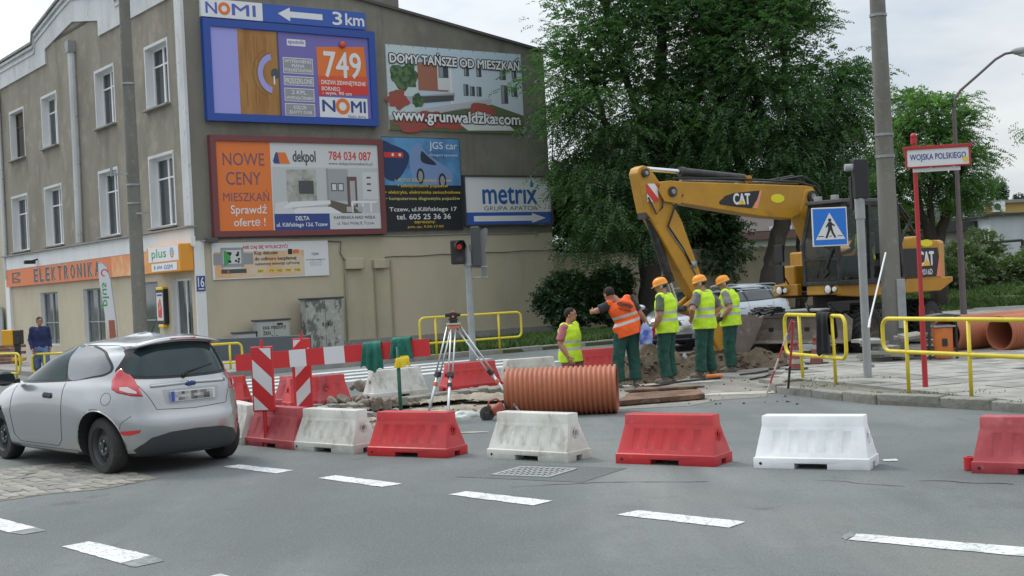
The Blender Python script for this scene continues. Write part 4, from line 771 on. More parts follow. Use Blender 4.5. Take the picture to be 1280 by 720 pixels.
# second row on the dug-up street
bar_px('faded', 'red barrier behind the chevron post, left half of a touching pair', (343, 507), (398, 508)); 
bar_px('red', 'red barrier behind the striped posts, right one of a touching pair', (376, 510), (428, 505))
bar_px('grubby', 'dirty white barrier behind the green post on the dug-up street', (468, 500), (536, 493))
bar_px('red', 'red barrier seen between the legs of the surveying tripod', (564, 490), (627, 484))
bar_px('grubby', 'white barrier just behind the near corrugated pipe', (640, 484), (697, 479))
bar_px('red', 'red barrier between the pink shirted man and the orange vest', (716, 470), (778, 465))
bar_px('grubby', 'white barrier end showing between the hatchback and the faded red barrier', (262, 545), (312, 560))
bar_px('red', 'red barrier mostly hidden behind the rear of the silver hatchback', (240, 508), (296, 506))
# ------------------------------------------------------------------ chevron posts and striped beam
SIGNR = flat('sign_red', (.58, .03, .035), .45); SIGNW = flat('sign_white', (.68, .69, .70), .45)
def clip(poly, a, b, c):                      # keep a*x+b*y<=c
    out = []
    for i in range(len(poly)):
        p, q = poly[i], poly[(i+1) % len(poly)]; dp, dq = a*p[0]+b*p[1]-c, a*q[0]+b*q[1]-c
        if dp <= 0: out.append(p)
        if dp*dq < 0: t = dp/(dp-dq); out.append((p[0]+(q[0]-p[0])*t, p[1]+(q[1]-p[1])*t))
    return out
def chevron(label, base, top, wid, z0, d, sgn, lean=0):
    P = Vector(base); t = thing('chevron_board', label, 'sign', (P.x, P.y, 0)); wv = Vector((math.cos(R(-6)), math.sin(R(-6)), 0)); n = Vector((wv.y, -wv.x, 0)); H_ = top-z0
    b = MB(frame_M(P+Vector((0, 0, z0)), wv, n)); b.box((0, H_/2, 0), (wid, H_, .05), SIGNR); b.build('board', t, world=True, bevel=.012)
    p = Panel(P+n*.026+Vector((0, 0, z0))-wv*(wid/2), wv, n); m_ = .02; rect = [(m_, m_), (wid-m_, m_), (wid-m_, H_-m_), (m_, H_-m_)]
    s = .27*1.0; k = -6
    for k in range(-8, 14):
        c0 = k*2*s*.8; pl = clip(clip(rect, sgn, 1, c0+s*.8), -sgn, -1, -c0)
        if len(pl) > 2: p.poly(pl, SIGNW)
    p.build('chevron_stripe', t, world=True, fixn=False); b = MB(); b.cyl((P.x, P.y, top), (P.x, P.y, top+.08), .02, SIGNR); b.cyl((P.x, P.y, 0), (P.x, P.y, z0), .025, SIGNR); b.build('post', t, world=True); return t
q = at(330, 500, 15.75); chevron('red and white diagonal striped board standing in the faded red barrier', (q.x, q.y, 0), CAMH+at(328.5, 433, 15.75).z-CAMH, .27, .42, 15.75, 1)
q = at(380, 500, 18.9); chevron('red and white diagonal striped board farther back, behind the long beam', (q.x, q.y, 0), at(376, 423, 18.9).z, .26, .15, 18.9, -1)
A = at(295, 454, 18.6); B = at(537, 434, 17.9); ct = (A+B)/2; t = thing('striped_beam', 'long horizontal red and white striped barrier beam with green jackets on it', 'barrier', (ct.x, ct.y, 0)); wv = (B-A); Lw = wv.length; hor = Vector((wv.x, wv.y, 0)).normalized(); n = Vector((hor.y, -hor.x, 0)); wv.normalize()
def beam_part(u0, u1, m, name):
    b = MB(frame_M(A, wv, n)); b.box(((u0+u1)/2, 0, 0), (u1-u0, .235, .03), m); return b.build(name, t, world=True)
edges = [0, .19, .50, .76, .99, 1.24, 1.52, 1.80, 2.12, 2.40, Lw]; cols = [1, 1, 1, 0, 1, 0, 1, 1, 1, 1]
for i in range(len(edges)-1): beam_part(edges[i]*Lw/2.66 if i else 0, min(Lw, edges[i+1]*Lw/2.66) if i < len(edges)-2 else Lw, SIGNR if cols[i] else SIGNW, 'stripe')
for f in (.30,):
    b = MB(); p = A.lerp(B, f); b.cyl((p.x, p.y+.04, 0), (p.x, p.y+.04, p.z+.05), .022, SIGNR); b.build('post', t, world=True)
# jackets: draped cloth built as a folded sheet over the beam
def drape(name, label, c, wv, n, w0, w1, hf, hb, m, seed, cat='jacket', ragged=.05, thick=.012):
    random.seed(seed); nu, nv = 22, 26; V = []; tot = hf+hb
    for j in range(nv+1):
        s = j/nv*tot
        for i in range(nu+1):
            f = i/nu; x = (f-.5)*(w0+(w1-w0)*abs(s-hb)/max(hf, hb)); nn = noise.noise(Vector((f*4+seed, s*2.3, seed*1.7)))
            fold = .028*math.sin(f*15+seed+2*nn)*min(1, abs(s-hb)*5)
            if s < hb: zz = -(hb-s)*(1+.25*nn); yy = .05+fold
            else: zz = -(s-hb)*(1+.22*nn+ragged*math.sin(f*9+seed)); yy = -.05-fold-.02
            k = abs(s-hb)
            if k < .06: yy *= k/.06; zz = zz*.6+.018
            V.append(c+wv*x+n*(-yy)+Vector((0, 0, zz)))
    F = [(j*(nu+1)+i, j*(nu+1)+i+1, (j+1)*(nu+1)+i+1, (j+1)*(nu+1)+i) for j in range(nv) for i in range(nu)]
    b = MB(); b.add(V, F, m); o = b.build(name, None, smooth=True); md = o.modifiers.new('s', 'SOLIDIFY'); md.thickness = thick; sb = o.modifiers.new('ss', 'SUBSURF'); sb.levels = 1; sb.render_levels = 1
    return tag(o, label, cat)
GRNJ = mat('green_work_cloth', (.012, .12, .085), .85, col2=(.02, .17, .12), scale=9, bump=.3); GRND = mat('dark_green_trousers', (.014, .075, .055), .9, col2=(.02, .10, .075), scale=7, bump=.3)
p = A.lerp(B, .715); drape('hanging_jacket', 'dark green work jacket hung over the middle of the striped beam', p+Vector((0, 0, .13)), wv, n, .26, .32, .36, .22, GRNJ, 3)
p = A.lerp(B, .865); drape('hanging_jacket', 'green work jacket with yellow lining on top of the green post', p+Vector((0, 0, .16)), wv, n, .26, .34, .30, .20, GRNJ, 8)
p = A.lerp(B, .875)-n*(-.06); o = drape('yellow_lining', '', p+Vector((0, 0, -.10)), wv, n, .16, .26, .13, .02, flat('yellow_cloth', (.75, .55, .03), .8), 5); 
par = [x for x in bpy.data.objects if x.name.startswith('hanging_jacket')][-1]; del o['label'], o['category']; o.parent = par
q = at(501, 512, 17.93); gp = thing('green_post', 'thin green steel post under the second green jacket', 'post', (q.x, q.y, 0)); b = MB(); b.cyl((q.x, q.y, -.1), (q.x-.005, q.y, 1.02), .026, flat('green_paint', (.01, .11, .075), .5)); b.build('shaft', gp, world=True, smooth=True); b = MB(); b.box((q.x, q.y, -.05), (.3, .3, .06), BLKM); b.build('foot', gp, world=True, bevel=.01)
rr = RB2.lerp(RA2, .70); hd = (RA2-RB2).normalized(); drape('hanging_jacket', 'black jacket hanging over the short yellow railing', rr+Vector((0, 0, 1.03)), hd, Vector((hd.y, -hd.x, 0)), .42, .50, .60, .34, flat('black_cloth', (.012, .012, .014), .9), 11)
# ------------------------------------------------------------------ surveying tripod
q = at(568, 512, 18.0); t = thing('survey_tripod', 'aluminium surveying tripod with orange head and a small level on top', 'tripod', (q.x, q.y, 0)); top = at(567, 407, 18.0)
OR = flat('tripod_orange', (.62, .16, .08), .5)
b = MB(); b.cyl(top-Vector((0, 0, .03)), top+Vector((0, 0, .015)), .085, OR, .075, 16); b.cyl(top+Vector((0, 0, .015)), top+Vector((0, 0, .035)), .10, ALU, n=16); b.build('head', t, world=True, auto=True)
for (px, py, d), off in zip(((532, 512, 17.7), (558, 514, 17.2), (652, 512, 17.5)), ((-.06, 0), (0, -.06), (.06, .02))):
    f = g(px, py+1); f = Vector((at(px, py, d).x, d, 0)) if px != 652 else Vector((at(655, 520, 17.6).x, 17.6, 0)); s = top+Vector((off[0], off[1], -.02)); d_ = (f-s).normalized(); side = d_.cross(Vector((0, 1, 0))).normalized()*.028; mid = s.lerp(f, .50)
    lg = MB()
    for k in (-1, 1): lg.cyl(s+side*k, mid+side*k, .012, ALU, n=8)
    lo = lg.build('leg', t, world=True, smooth=True); c = MB(); c.box(mid, (.085, .06, .07), BLKP, rot=d_.to_track_quat('Z', 'Y').to_matrix()); c.box(s.lerp(f, .6), (.06, .05, .05), OR if px != 558 else BLKP, rot=d_.to_track_quat('Z', 'Y').to_matrix()); c.build('clamp', lo, world=True, bevel=.005)
    c = MB(); c.cyl(mid, f, .020, ALU, .018, 10); c.cyl(f+Vector((0, 0, .03)), f-Vector((0, 0, .02)), .012, BLKM, .004); c.build('lower_tube', lo, world=True, smooth=True)
lv = thing('optical_level', 'small dark optical levelling instrument mounted on the tripod', 'instrument', tuple(top+Vector((0, 0, .035)))); lv0 = lv.location
b = MB(); b.cyl((0, 0, 0), (0, 0, .045), .055, BLKP, n=14); b.cyl((0, 0, .04), (0, 0, .06), .07, BLKM, n=14); b.build('base', lv, auto=True)
b = MB(); b.box((0, 0, .10), (.10, .09, .085), BLKP); b.cyl((-.11, 0, .115), (.10, 0, .115), .030, BLKM, .026, 14); b.box((0, 0, .155), (.05, .03, .025), OR); b.build('body', lv, auto=True, bevel=.006)
b = MB(); b.cyl((.0, -.07, .09), (0, -.045, .09), .018, OR, n=10); b.cyl((.04, .06, .09), (.04, .045, .09), .015, BLKM, n=10); b.build('focus_knob', lv)
# ------------------------------------------------------------------ corrugated pipes
def pipe_mat(name, c1, c2, c3):
    return layered(name, c1, [(c2, 2.2, .42, .62, .7, U1), (c3, 6, .58, .74, .7, U1), ((.50, .23, .14), 1.3, .62, .76, .4, U1)], .55, .1, 60)
PIPE = pipe_mat('corrugated_pipe_plastic', (.40, .125, .055), (.33, .105, .05), (.25, .10, .06)); PIPEI = flat('pipe_inner', (.33, .11, .06), .6)
def corrugated(label, c, dirv, length, r, pitch, group, end_in=True, name='corrugated_pipe'):
    """full-length ribbed tube: ribs, wall end rings and smooth bore"""
    t = thing(name, label, 'pipe', tuple(c), math.atan2(dirv.y, dirv.x), group); n = int(round(length/pitch)); prof = []
    for i in range(n):
        x = -length/2+i*pitch; prof += [(r*.93, x), (r*.935, x+pitch*.16), (r, x+pitch*.30), (r*1.0, x+pitch*.68), (r*.935, x+pitch*.84)]
    prof.append((r*.93, length/2)); ri = r*.86; b = MB(); b.lathe(prof, PIPE, 48, (0, 0, r), 'x'); b.build('ribbed_wall', t, smooth=True)
    b = MB(); b.lathe([(r*.93, -length/2), (ri, -length/2), (ri, length/2), (r*.93, length/2)], PIPEI, 48, (0, 0, r), 'x'); b.build('bore', t, auto=True, fixn=False); return t
c = (g(636, 519)+g(772, 523))/2; dv = (g(772, 523)-g(636, 519)); dv = Vector((1.0, -.14, 0)).normalized()
cc = at(702.5, 500, 17.85); corrugated('orange-brown corrugated pipe lying on the road behind the front barriers', (cc.x, cc.y, -.02), dv, 1.50, .335, .066, None)
for i, (px, py, dd, lab) in enumerate(((1188, 415, 25.0, 'left one of the two big corrugated pipes lying on the pavement at the right'), (1256, 417, 24.6, 'right one of the two big corrugated pipes, cut by the picture edge'))):
    s = at(px, 400, dd); ax = Vector((.80, .60 if i == 0 else .42, 0)).normalized(); Lp = 4.5; c = Vector((s.x, dd, .09))+ax*(Lp/2-.15); corrugated(lab, c, ax, Lp, .345, .075, 'large pipes stored on the pavement')
# ------------------------------------------------------------------ poles and signs
def pole_concrete(label, base, r0, r1, h, square=True):
    t = thing('concrete_pole', label, 'pole', tuple(base)); b = MB(); n = 8; b.tube([(0, 0, -.2)]+[(0, 0, h*i/10) for i in range(1, 11)], [r0]+[r0+(r1-r0)*i/10 for i in range(1, 11)], POLEC, 10, side=(1, 0, 0)); b.build('shaft', t, auto=True)
    b = MB()
    for z in (h*.36, h*.40, h*.62): b.tube([(0, 0, z), (0, 0, z+.05)], [(r0+(r1-r0)*z/h)+.012]*2, STEEL, 16)
    b.build('steel_band', t); return t
q = g(1118, 441, .1); tp = pole_concrete('tall concrete pole in front of the excavator cab', q, .205, .125, 10.5); b = MB(); b.box((.13, -.2, .95), (.16, .05, .95), GREYPT); b.build('cable_guard', tp, bevel=.01); 
q = at(179, 480, 33); q.z = .1; tp = pole_concrete('tall concrete pole in front of the orange shop sign', q, .19, .125, 11.5)
b = MB(); b.box((-.26, -.1, 4.9), (.5, .04, .05), STEEL); b.box((-.5, -.1, 4.98), (.05, .05, .25), STEEL); b.box((.22, -.12, 3.9), (.3, .04, .05), STEEL); b.build('bracket', tp)
# paving debris stacked at the pole foot
STK = []
b = MB()
t = thing('slab_stack', 'untidy stack of grey paving slabs at the foot of the concrete pole', 'slabs', tuple(g(1125, 450, .12)))
for i in range(26):
    o = bpy.data.objects.new('paving_slab', slab_me if i % 3 else slab_me2); COL.objects.link(o); o.parent = t; o.location = (random.uniform(-.55, .75), random.uniform(-.2, .35), .03+(i//4)*.065+random.uniform(0, .01)); o.scale = (.75, .75, .95); o.rotation_euler = (random.gauss(0, .05), random.gauss(0, .05), random.uniform(-.5, .5))
# crossing sign on the traffic-light pole
base_ = g(1085, 472, .12); t = thing('signal_pole', 'grey steel pole with a black signal head at the top, beside the short railing', 'traffic light', tuple(base_)); b = MB(); b.cyl((0, 0, -.1), (0, 0, 2.45), .062, GREYPT, n=16); b.cyl((0, 0, 2.40), (0, 0, 2.72), .075, GREYPT, n=16); b.cyl((0, 0, .18), (.10, 0, .18), .03, GREYPT); b.build('shaft', t, auto=True)
b = MB(); b.box((.03, .02, 3.0), (.22, .20, .60), BLKP); b.build('signal_head', t, bevel=.02); b = MB()
b.cyl((-.03, .0, 3.18), (-.20, .0, 3.18), .055, GREYPT, n=14); b.box((-.02, .14, 2.8), (.16, .12, .5), BLKP); b.cyl((0, 0, 2.7), (0, 0, 2.75), .05, BLKP); b.build('head_bracket', t, bevel=.01)
b = MB(); 
for z in (3.15, 2.88): b.tube([(.06, .12, z), (.10, .26, z+.0)], [.09, .095], BLKP, 14)
b.build('visor', t, auto=True)
sc_ = at(1037, 283.5, 19.7); t = thing('crossing_sign', 'square blue sign with a black walking figure in a white triangle', 'sign', tuple(sc_)); wv2 = Vector((math.cos(R(8)), math.sin(R(8)), 0)); n2 = Vector((wv2.y, -wv2.x, 0)); S = .55
SB = flat('sign_blue', (.015, .17, .62), .4)
M_ = frame_M(sc_, wv2, n2); b = MB(M_); b.box((0, 0, 0), (S, S*1.05, .02), SIGNW); b.build('plate', t, world=True, bevel=.006); p = Panel(sc_+n2*.0105, wv2, n2); h = S/2
p.poly([(-h+.018, -h*1.05+.018), (h-.018, -h*1.05+.018), (h-.018, h*1.05-.018), (-h+.018, h*1.05-.018)], SB, .001); p.poly([(-.23, -.19), (.23, -.19), (0, .21)], SIGNW, .003)
p.disc(.0, .10, .026, BLACK, .005, n=14); p.poly([(-.03, .07), (.025, .075), (.035, -.02), (-.03, -.03)], BLACK, .0055); p.poly([(-.03, -.02), (.03, -.01), (.0, -.06), (-.05, -.17), (-.08, -.165), (-.035, -.05)], BLACK, .006)
p.poly([(.0, -.01), (.035, -.02), (.05, -.08), (.09, -.16), (.065, -.17), (.02, -.09)], BLACK, .0062); p.poly([(-.025, .065), (-.07, .0), (-.055, -.01), (-.01, .04)], BLACK, .0064); p.poly([(.02, .065), (.08, .02), (.075, .005), (.01, .035)], BLACK, .0066)
for u0, u1, v in ((-.19, -.10, -.14), (-.02, .02, -.14), (.11, .19, -.14)): p.rect(u0, v-.005, u1, v+.005, BLACK, .0068)
p.build('symbol', t, world=True, fixn=False); b = MB(M_); b.box((.12, .08, -.04), (.30, .03, .03), STEEL); b.box((.12, -.08, -.04), (.30, .03, .03), STEEL)
b.build('mounting_rail', t, world=True)
# street name sign
base_ = g(1157, 484, .12); t = thing('street_name_sign', 'slender red pole with a red framed white street name plate', 'sign', tuple(base_)); d0 = base_.y; topz = at(1137, 180, d0).z; b = MB(); b.cyl((0, 0, -.1), (0, 0, topz-.12), .032, REDPAINT, .030, 12); b.cyl((0, 0, -.02), (0, 0, 1.1), .038, REDPAINT, n=12); b.cyl((0, 0, topz-.12), (0, 0, topz-.04), .045, REDPAINT, n=12); b.sphere((0, 0, topz-.02), .045, REDPAINT); b.build('pole', t, auto=True)
a_, b_ = at(1132, 203, d0), at(1211, 192, d0-.12); wv2 = (b_-a_); wv2.z = 0; wl = wv2.length; wv2.normalize(); n2 = Vector((wv2.y, -wv2.x, 0)); zc = (at(1170, 197, d0).z)
M_ = frame_M(Vector((a_.x, a_.y, zc))+n2*.05, wv2, n2); b = MB(M_); b.box((wl/2, .0, 0), (wl, .235, .012), SIGNW); b.build('plate', t, world=True); b = MB(M_); b.box((wl/2, .135, 0), (wl+.08, .045, .05), REDPAINT); b.box((wl/2, -.125, 0), (wl, .02, .03), REDPAINT)
for x_ in (0, wl): b.box((x_, 0, 0), (.025, .25, .035), REDPAINT)
b.build('frame', t, world=True, bevel=.004); b = MB(M_); b.box((wl*.48, -.165, -.04), (.62, .05, .02), SIGNW); b.build('lower_strip', t, world=True)
p = Panel(Vector((a_.x, a_.y, zc))+n2*.0575, wv2, n2); p.text('WOJSKA POLSKIEGO', .05, -.055, wl-.05, .05, flat('street_name_blue', (.04, .05, .28)), .002, .012); p.disc(wl-.06, -.05, .035, YEL, .0035, n=10); p.build('lettering', t, world=True, fixn=False)
# litter bin
q = g(1180, 449, .12); bd = q.y; t = thing('litter_bin', 'orange litter bin hanging between two black posts under a flat lid', 'bin', tuple(q)); BORA = layered('orange_bin_plastic', (.60, .17, .035), [((.48, .14, .04), 3, .45, .65, .7, U1), ((.12, .08, .06), 9, .62, .74, .7, U1)], .6, .1, 40)
b = MB(); b.tube([(0, 0, .03), (0, 0, .07), (0, 0, .55)], [(.15, .13), (.165, .14), (.17, .15)], BORA, 20, side=(1, 0, 0)); b.build('bucket', t, auto=True); b = MB(); b.box((0, 0, .575), (.36, .33, .03), GREYPT); b.build('rim', t, bevel=.01)
for s in (-1, 1): b = MB(); b.box((s*.235, 0, .34), (.035, .05, .80), BLKM); b.build('post', t)
b = MB(); b.prism([(-.27, .0), (.27, .0), (.24, .03), (0, .06), (-.24, .03)], -.2, .2, DGREY, 'y'); o = b.build('lid', t); o.location = (0, 0, .74)
b = MB(); b.box((-.02, -.158, .30), (.09, .01, .13), BLACK); b.build('sticker', t)
# cones and ranging rods
def cone(label, q, h=.45, group='traffic cones by the short railing'):
    t = thing('traffic_cone', label, 'cone', tuple(q), random.random(), group); b = MB(); b.box((0, 0, .015), (.30, .30, .03), flat('cone_base', (.07, .055, .05), .8)); b.build('base', t, bevel=.008); n = 6
    for i in range(n):
        b = MB(); z0, z1 = .03+i*(h-.03)/n, .03+(i+1)*(h-.03)/n; r0, r1 = .12-.09*i/n, .12-.09*(i+1)/n; b.tube([(0, 0, z0), (0, 0, z1)], [r0, r1], layered('cone_red', (.20, .05, .045), [((.25, .07, .06), 8, .5, .7, .8, U1)], .6, .1, 30) if i % 2 == 0 or i > 4 else layered('cone_white', (.30, .29, .255), [((.30, .28, .25), 8, .5, .7, .8, U1)], .6, .1, 30), 16, cap=(i == n-1)); b.build('band', t, smooth=True)
    return t
cone('dirty red and white traffic cone right behind the jacket on the railing', g(1021, 455, .12), .50); cone('dirty red and white traffic cone left of the other, between the railing posts', g(996, 462, .12), .48)
t = thing('ranging_pole_stand', 'two red and white ranging rods leaning together beside the short railing', 'rods', tuple(g(985, 484, .1)))
RODR = flat('rod_red', (.45, .05, .06), .5); RODW = flat('rod_white', (.60, .50, .47), .5)
for i, (a, b2) in enumerate((((990, 400, 18.6), (957, 487, 18.9)), ((992, 402, 18.6), (985, 478, 19.0)))):
    s, e_ = at(*a), at(*b2); e_.z = .1 if i else .02; mb = MB()
    for k in range(6): mb.cyl(s.lerp(e_, k/6), s.lerp(e_, (k+1)/6), .014 if i == 0 else .018, (RODW if (k % 2 and i == 0) else (RODR if i == 0 or k < 4 else BLKM)), n=8)
    mb.build('rod', t, world=True)
s, e_ = at(1107, 316, 19.0), at(1087.5, 399, 17.7); mb = MB(); mb.cyl(s, e_, .012, SIGNW, n=8); e2 = e_+(e_-s)*.35; mb.cyl(e_, at(1086, 410, 17.6), .016, SIGNW); o = mb.build('white_rod', None); tag(o, 'thin white rod standing up from the end of the long yellow railing', 'rod')
# board lying on the road, tools, bags, stones
RUST = layered('rusty_board', (.12, .065, .04), [((.22, .13, .08), 3, .45, .6, .8, (1, 1, 1)), ((.05, .035, .028), 5, .5, .65, .9, U1), ((.34, .26, .19), 2.2, .58, .68, .9, U1)], .92, 1.0, 18)
P4 = [g(*p) for p in ((772, 509), (882, 500), (868, 490), (798, 490))]
b = MB(); P4 = [Vector((p.x, p.y)) for p in P4]; pl = []
for i in range(4):
    for k in range(7):
        v = P4[i].lerp(P4[(i+1) % 4], k/7); pl.append((v.x+random.uniform(-.02, .02), v.y+random.uniform(-.03, .03)))
b.prism(pl, .02, .085, RUST); o = b.build('rusty_board', None); tag(o, 'rusty worn shuttering board lying flat beside the corrugated pipe', 'board')
b = MB(); s = P4[3].lerp(P4[0], .35); e_ = P4[2].lerp(P4[1], .4); b.box(((s.x+e_.x)/2, (s.y+e_.y)/2, .11), (1.2, .14, .03), RUST, rot=Matrix.Rotation(.12, 3, 'Z')); o = b.build('plank', None); tag(o, 'short broken plank lying on the rusty board', 'plank')
STN = layered('rubble_stone', (.24, .205, .165), [((.15, .125, .10), 6, .45, .62, .8, U1), ((.36, .32, .27), 16, .55, .7, .6, U1)], .93, .8, 30)
def stone(r, seed, m=STN):
    b = MB(); bm = bmesh.new(); bmesh.ops.create_icosphere(bm, subdivisions=2, radius=1); V = []
    for v in bm.verts:
        k = 1+.45*noise.noise(v.co*1.1+Vector((seed*3.1, seed, 0))); c = v.co*k; c = Vector((max(-.85, min(.85, c.x)), max(-.8, min(.8, c.y)), max(-.6, min(.65, c.z)))); V.append((c.x*r, c.y*r*.85, c.z*r*.8))
    b.add(V, [tuple(x.index for x in f.verts) for f in bm.faces], m); bm.free(); return b.mesh('stone')
sm = [stone(.10, k) for k in range(6)]; k = 0; random.seed(21)
for (px, py, n, sc, z) in ((436, 503, 5, 1.0, .0), (446, 496, 3, 1.1, .12), (460, 504, 4, .9, 0), (472, 506, 4, .7, 0), (484, 507, 3, 1.0, 0), (425, 506, 3, .8, 0)):
    for j in range(n):
        q = g(px, py+2); o = bpy.data.objects.new('rubble_stone', random.choice(sm)); COL.objects.link(o); o.location = (q.x+random.gauss(0, .10), q.y+random.gauss(0, .10), .06+z+random.uniform(0, .05)); o.rotation_euler = (random.random()*6, random.random()*6, random.random()*6); s_ = sc*random.uniform(.7, 1.1); o.scale = (s_,)*3
        tag(o, 'brown rubble stone in the small heap beside the green post', 'stone', 'rubble stones by the green post')
for (px, py, s_, lab) in ((390, 509, 1.0, 'grey broken concrete lump left of the rubble heap, behind the faded barrier'), (412, 511, 1.2, 'grey broken concrete lump nearest the dirty white barrier'), (456, 519, 1.1, 'dark lump in the gap between the dirty white and bright red barriers')):
    o = bpy.data.objects.new('concrete_lump', stone(.14, px, CONC)); COL.objects.link(o); q = g(px, py); o.location = (q.x, q.y, .01); o.scale = (s_*1.5, s_, s_*.5); tag(o, lab, 'rubble')
# broken asphalt rim along the far edge of the trench
b = MB(); random.seed(5)
far_e = [g(*p) for p in ((408, 513), (470, 508), (520, 501), (580, 494), (640, 487))]
for i in range(len(far_e)-1):
    n = 5
    for j in range(n):
        c = far_e[i].lerp(far_e[i+1], (j+.5)/n); dl = (far_e[i+1]-far_e[i]); b.box((c.x, c.y+.14+random.uniform(-.03, .03), .0+random.uniform(0, .02)), (dl.length/n-.02, .32+random.uniform(-.05, .05), .13), ASPH_OLD, rot=Matrix.Rotation(math.atan2(dl.y, dl.x)+random.gauss(0, .04), 3, 'Z') @ Matrix.Rotation(random.gauss(0, .06), 3, 'X'))
o = b.build('broken_asphalt', None, bevel=.015, kind='stuff'); tag(o, 'row of broken asphalt chunks along the far edge of the shallow trench', 'asphalt rubble')
# plastic bags and cut-off saw
def crumple(name, label, q, dims, m, seed, cat):
    bm = bmesh.new(); bmesh.ops.create_icosphere(bm, subdivisions=4, radius=1); V = []
    for v in bm.verts:
        k = 1+.35*noise.noise(v.co*1.3+Vector((seed, 0, 0)))+.16*abs(noise.noise(v.co*4+Vector((0, seed, 0)))); z = v.co.z*k; V.append((v.co.x*k*dims[0], v.co.y*k*dims[1], max(z, -.5)*dims[2]+dims[2]*.5))
    b = MB(); b.add(V, [tuple(x.index for x in f.verts) for f in bm.faces], m); bm.free(); o = b.build(name, None, smooth=True); o.location = q; return tag(o, label, cat)
q = g(547, 516); crumple('crumpled_bag', 'crumpled yellowish bag on the sandy trench floor left of the tripod foot', (q.x, q.y, -.09), (.22, .13, .09), mat('yellow_bag', (.55, .47, .24), .5, col2=(.62, .60, .5), scale=9), 2, 'bag')
q = g(584, 518); crumple('crumpled_bag', 'crumpled pale blue-green plastic bag by the tripod', (q.x, q.y, -.09), (.24, .13, .09), mat('pale_bag', (.40, .48, .45), .35, col2=(.55, .60, .58), scale=9), 6, 'bag')
BLKG0 = flat('dull_dark_steel', (.06, .06, .06), .6)
q = at(621, 520, 17.6); t = thing('cutoff_saw', 'orange petrol cut-off saw lying against the end of the corrugated pipe', 'saw', (q.x, 17.6, -.02), .3)
t.scale = (.8, .8, .8)
SAWO = layered('saw_orange', (.36, .08, .05), [((.2, .08, .06), 7, .5, .7, .7, U1)], .6, .1, 30)
b = MB(); b.box((.02, 0, .20), (.22, .16, .15), SAWO, rot=Matrix.Rotation(-.5, 3, 'Y')); b.build('engine', t, bevel=.03); b = MB(); b.tube([(.10, 0, .30), (.0, 0, .37), (-.12, 0, .34), (-.16, 0, .22)], .017, SAWO, 8); b.tube([(.12, 0, .12), (.2, 0, .2), (.14, 0, .30)], .02, BLKP, 8); b.build('handle', t, smooth=True)
b = MB(); b.lathe([(0, -.006), (.13, -.006), (.13, .006), (0, .006)], BLKG0, 24, (-.16, .02, .13), 'y'); b.build('blade', t); b = MB(); b.box((-.17, .02, .08), (.10, .10, .17), BLKM); b.box((-.10, .02, .17), (.2, .05, .05), BLKM); b.build('guard', t, bevel=.02)
# hoses on the ground at the workers' feet
b = MB(); P = [g(*p)+Vector((0, 0, .025)) for p in ((795, 486), (820, 484), (850, 479), (880, 476), (900, 474))]; b.tube(P, .016, BLKP, 8); hb_ = b.build('tool_shaft', None, smooth=True); tag(hb_, 'black handled tool with an orange end lying at the workers feet', 'tool'); b = MB(); b.box(g(893, 474)+Vector((0, 0, .05)), (.28, .12, .07), flat('tool_orange', (.70, .17, .03), .5)); b.build('tool_head', hb_, world=True, bevel=.03)
for pts, lab in ((((925, 470), (945, 468), (960, 465), (985, 458)), 'thin dark hose on the ground left of the ranging rods'), (((938, 476), (955, 473), (975, 465)), 'short dark bar on the ground in front of the hose')):
    b = MB(); b.tube([g(*p)+Vector((0, 0, .025)) for p in pts], .016, BLKM, 8); o = b.build('hose', None, smooth=True); tag(o, lab, 'hose')
# drain grate
gc = g(668, 591); t = thing('drain_grate', 'rectangular iron drain grate in the road in front of the white barrier', 'grate', (gc.x, gc.y, .0), R(-32)); b = MB(); IRON = flat('cast_iron', (.30, .31, .31), .7)
for s in (-1, 1): b.box((s*.30, 0, .006), (.04, .52, .016), IRON); b.box((0, s*.25, .006), (.64, .04, .018), IRON)
b.build('frame', t); b = MB(); b.box((0, 0, .0035), (.60, .48, .003), flat('grate_painted_shade', (.012, .012, .012), .9)); b.build('shaft', t)  # thin black plate paints the shade of the hole under the bars
for i in range(9): b = MB(); b.box((-.24+i*.06, 0, .008), (.022, .46, .010), IRON); b.build('bar', t)
b = MB(); b.box((0, 0, .010), (.58, .025, .010), IRON); b.box((0, .12, .010), (.58, .02, .010), IRON); b.box((0, -.12, .010), (.58, .02, .010), IRON); b.build('cross_bar', t)
# ------------------------------------------------------------------ far traffic light with backs of signs
q = g(591, 447, .09); t = thing('traffic_light', 'grey pole with a lit red signal near the billboard wall', 'traffic light', tuple(q)); d0 = q.y; zt = at(583, 337, d0).z
b = MB(); b.cyl((0, 0, -.1), (0, 0, zt+.5), .085, GREYPT, .075, 14); b.cyl((0, 0, zt+.0), (0, 0, zt+.35), .11, GREYPT, n=14); b.build('pole', t, auto=True)
hx = at(574, 320, d0); b = MB(); b.box((hx.x-q.x-.02, -.12, hx.z), (.34, .30, .58), BLKP); hd_ = b.build('signal_head', t, world=False, bevel=.04)
b = MB(); b.cyl((hx.x-q.x+.02, -.30, hx.z+.12), (hx.x-q.x+.02, -.285, hx.z+.12), .060, mat('lit_red_lens', (.70, .015, .012), .4, emit=.25), n=18); b.build('red_lens', hd_); b = MB(); b.tube([(hx.x-q.x+.02, -.28, hx.z+.13), (hx.x-q.x+.07, -.46, hx.z+.14)], [.125, .125], BLKP, 18, cap=False); b.cyl((hx.x-q.x+.02, -.30, hx.z-.18), (hx.x-q.x+.02, -.285, hx.z-.18), .085, BLKM, n=18); b.build('visor', hd_)
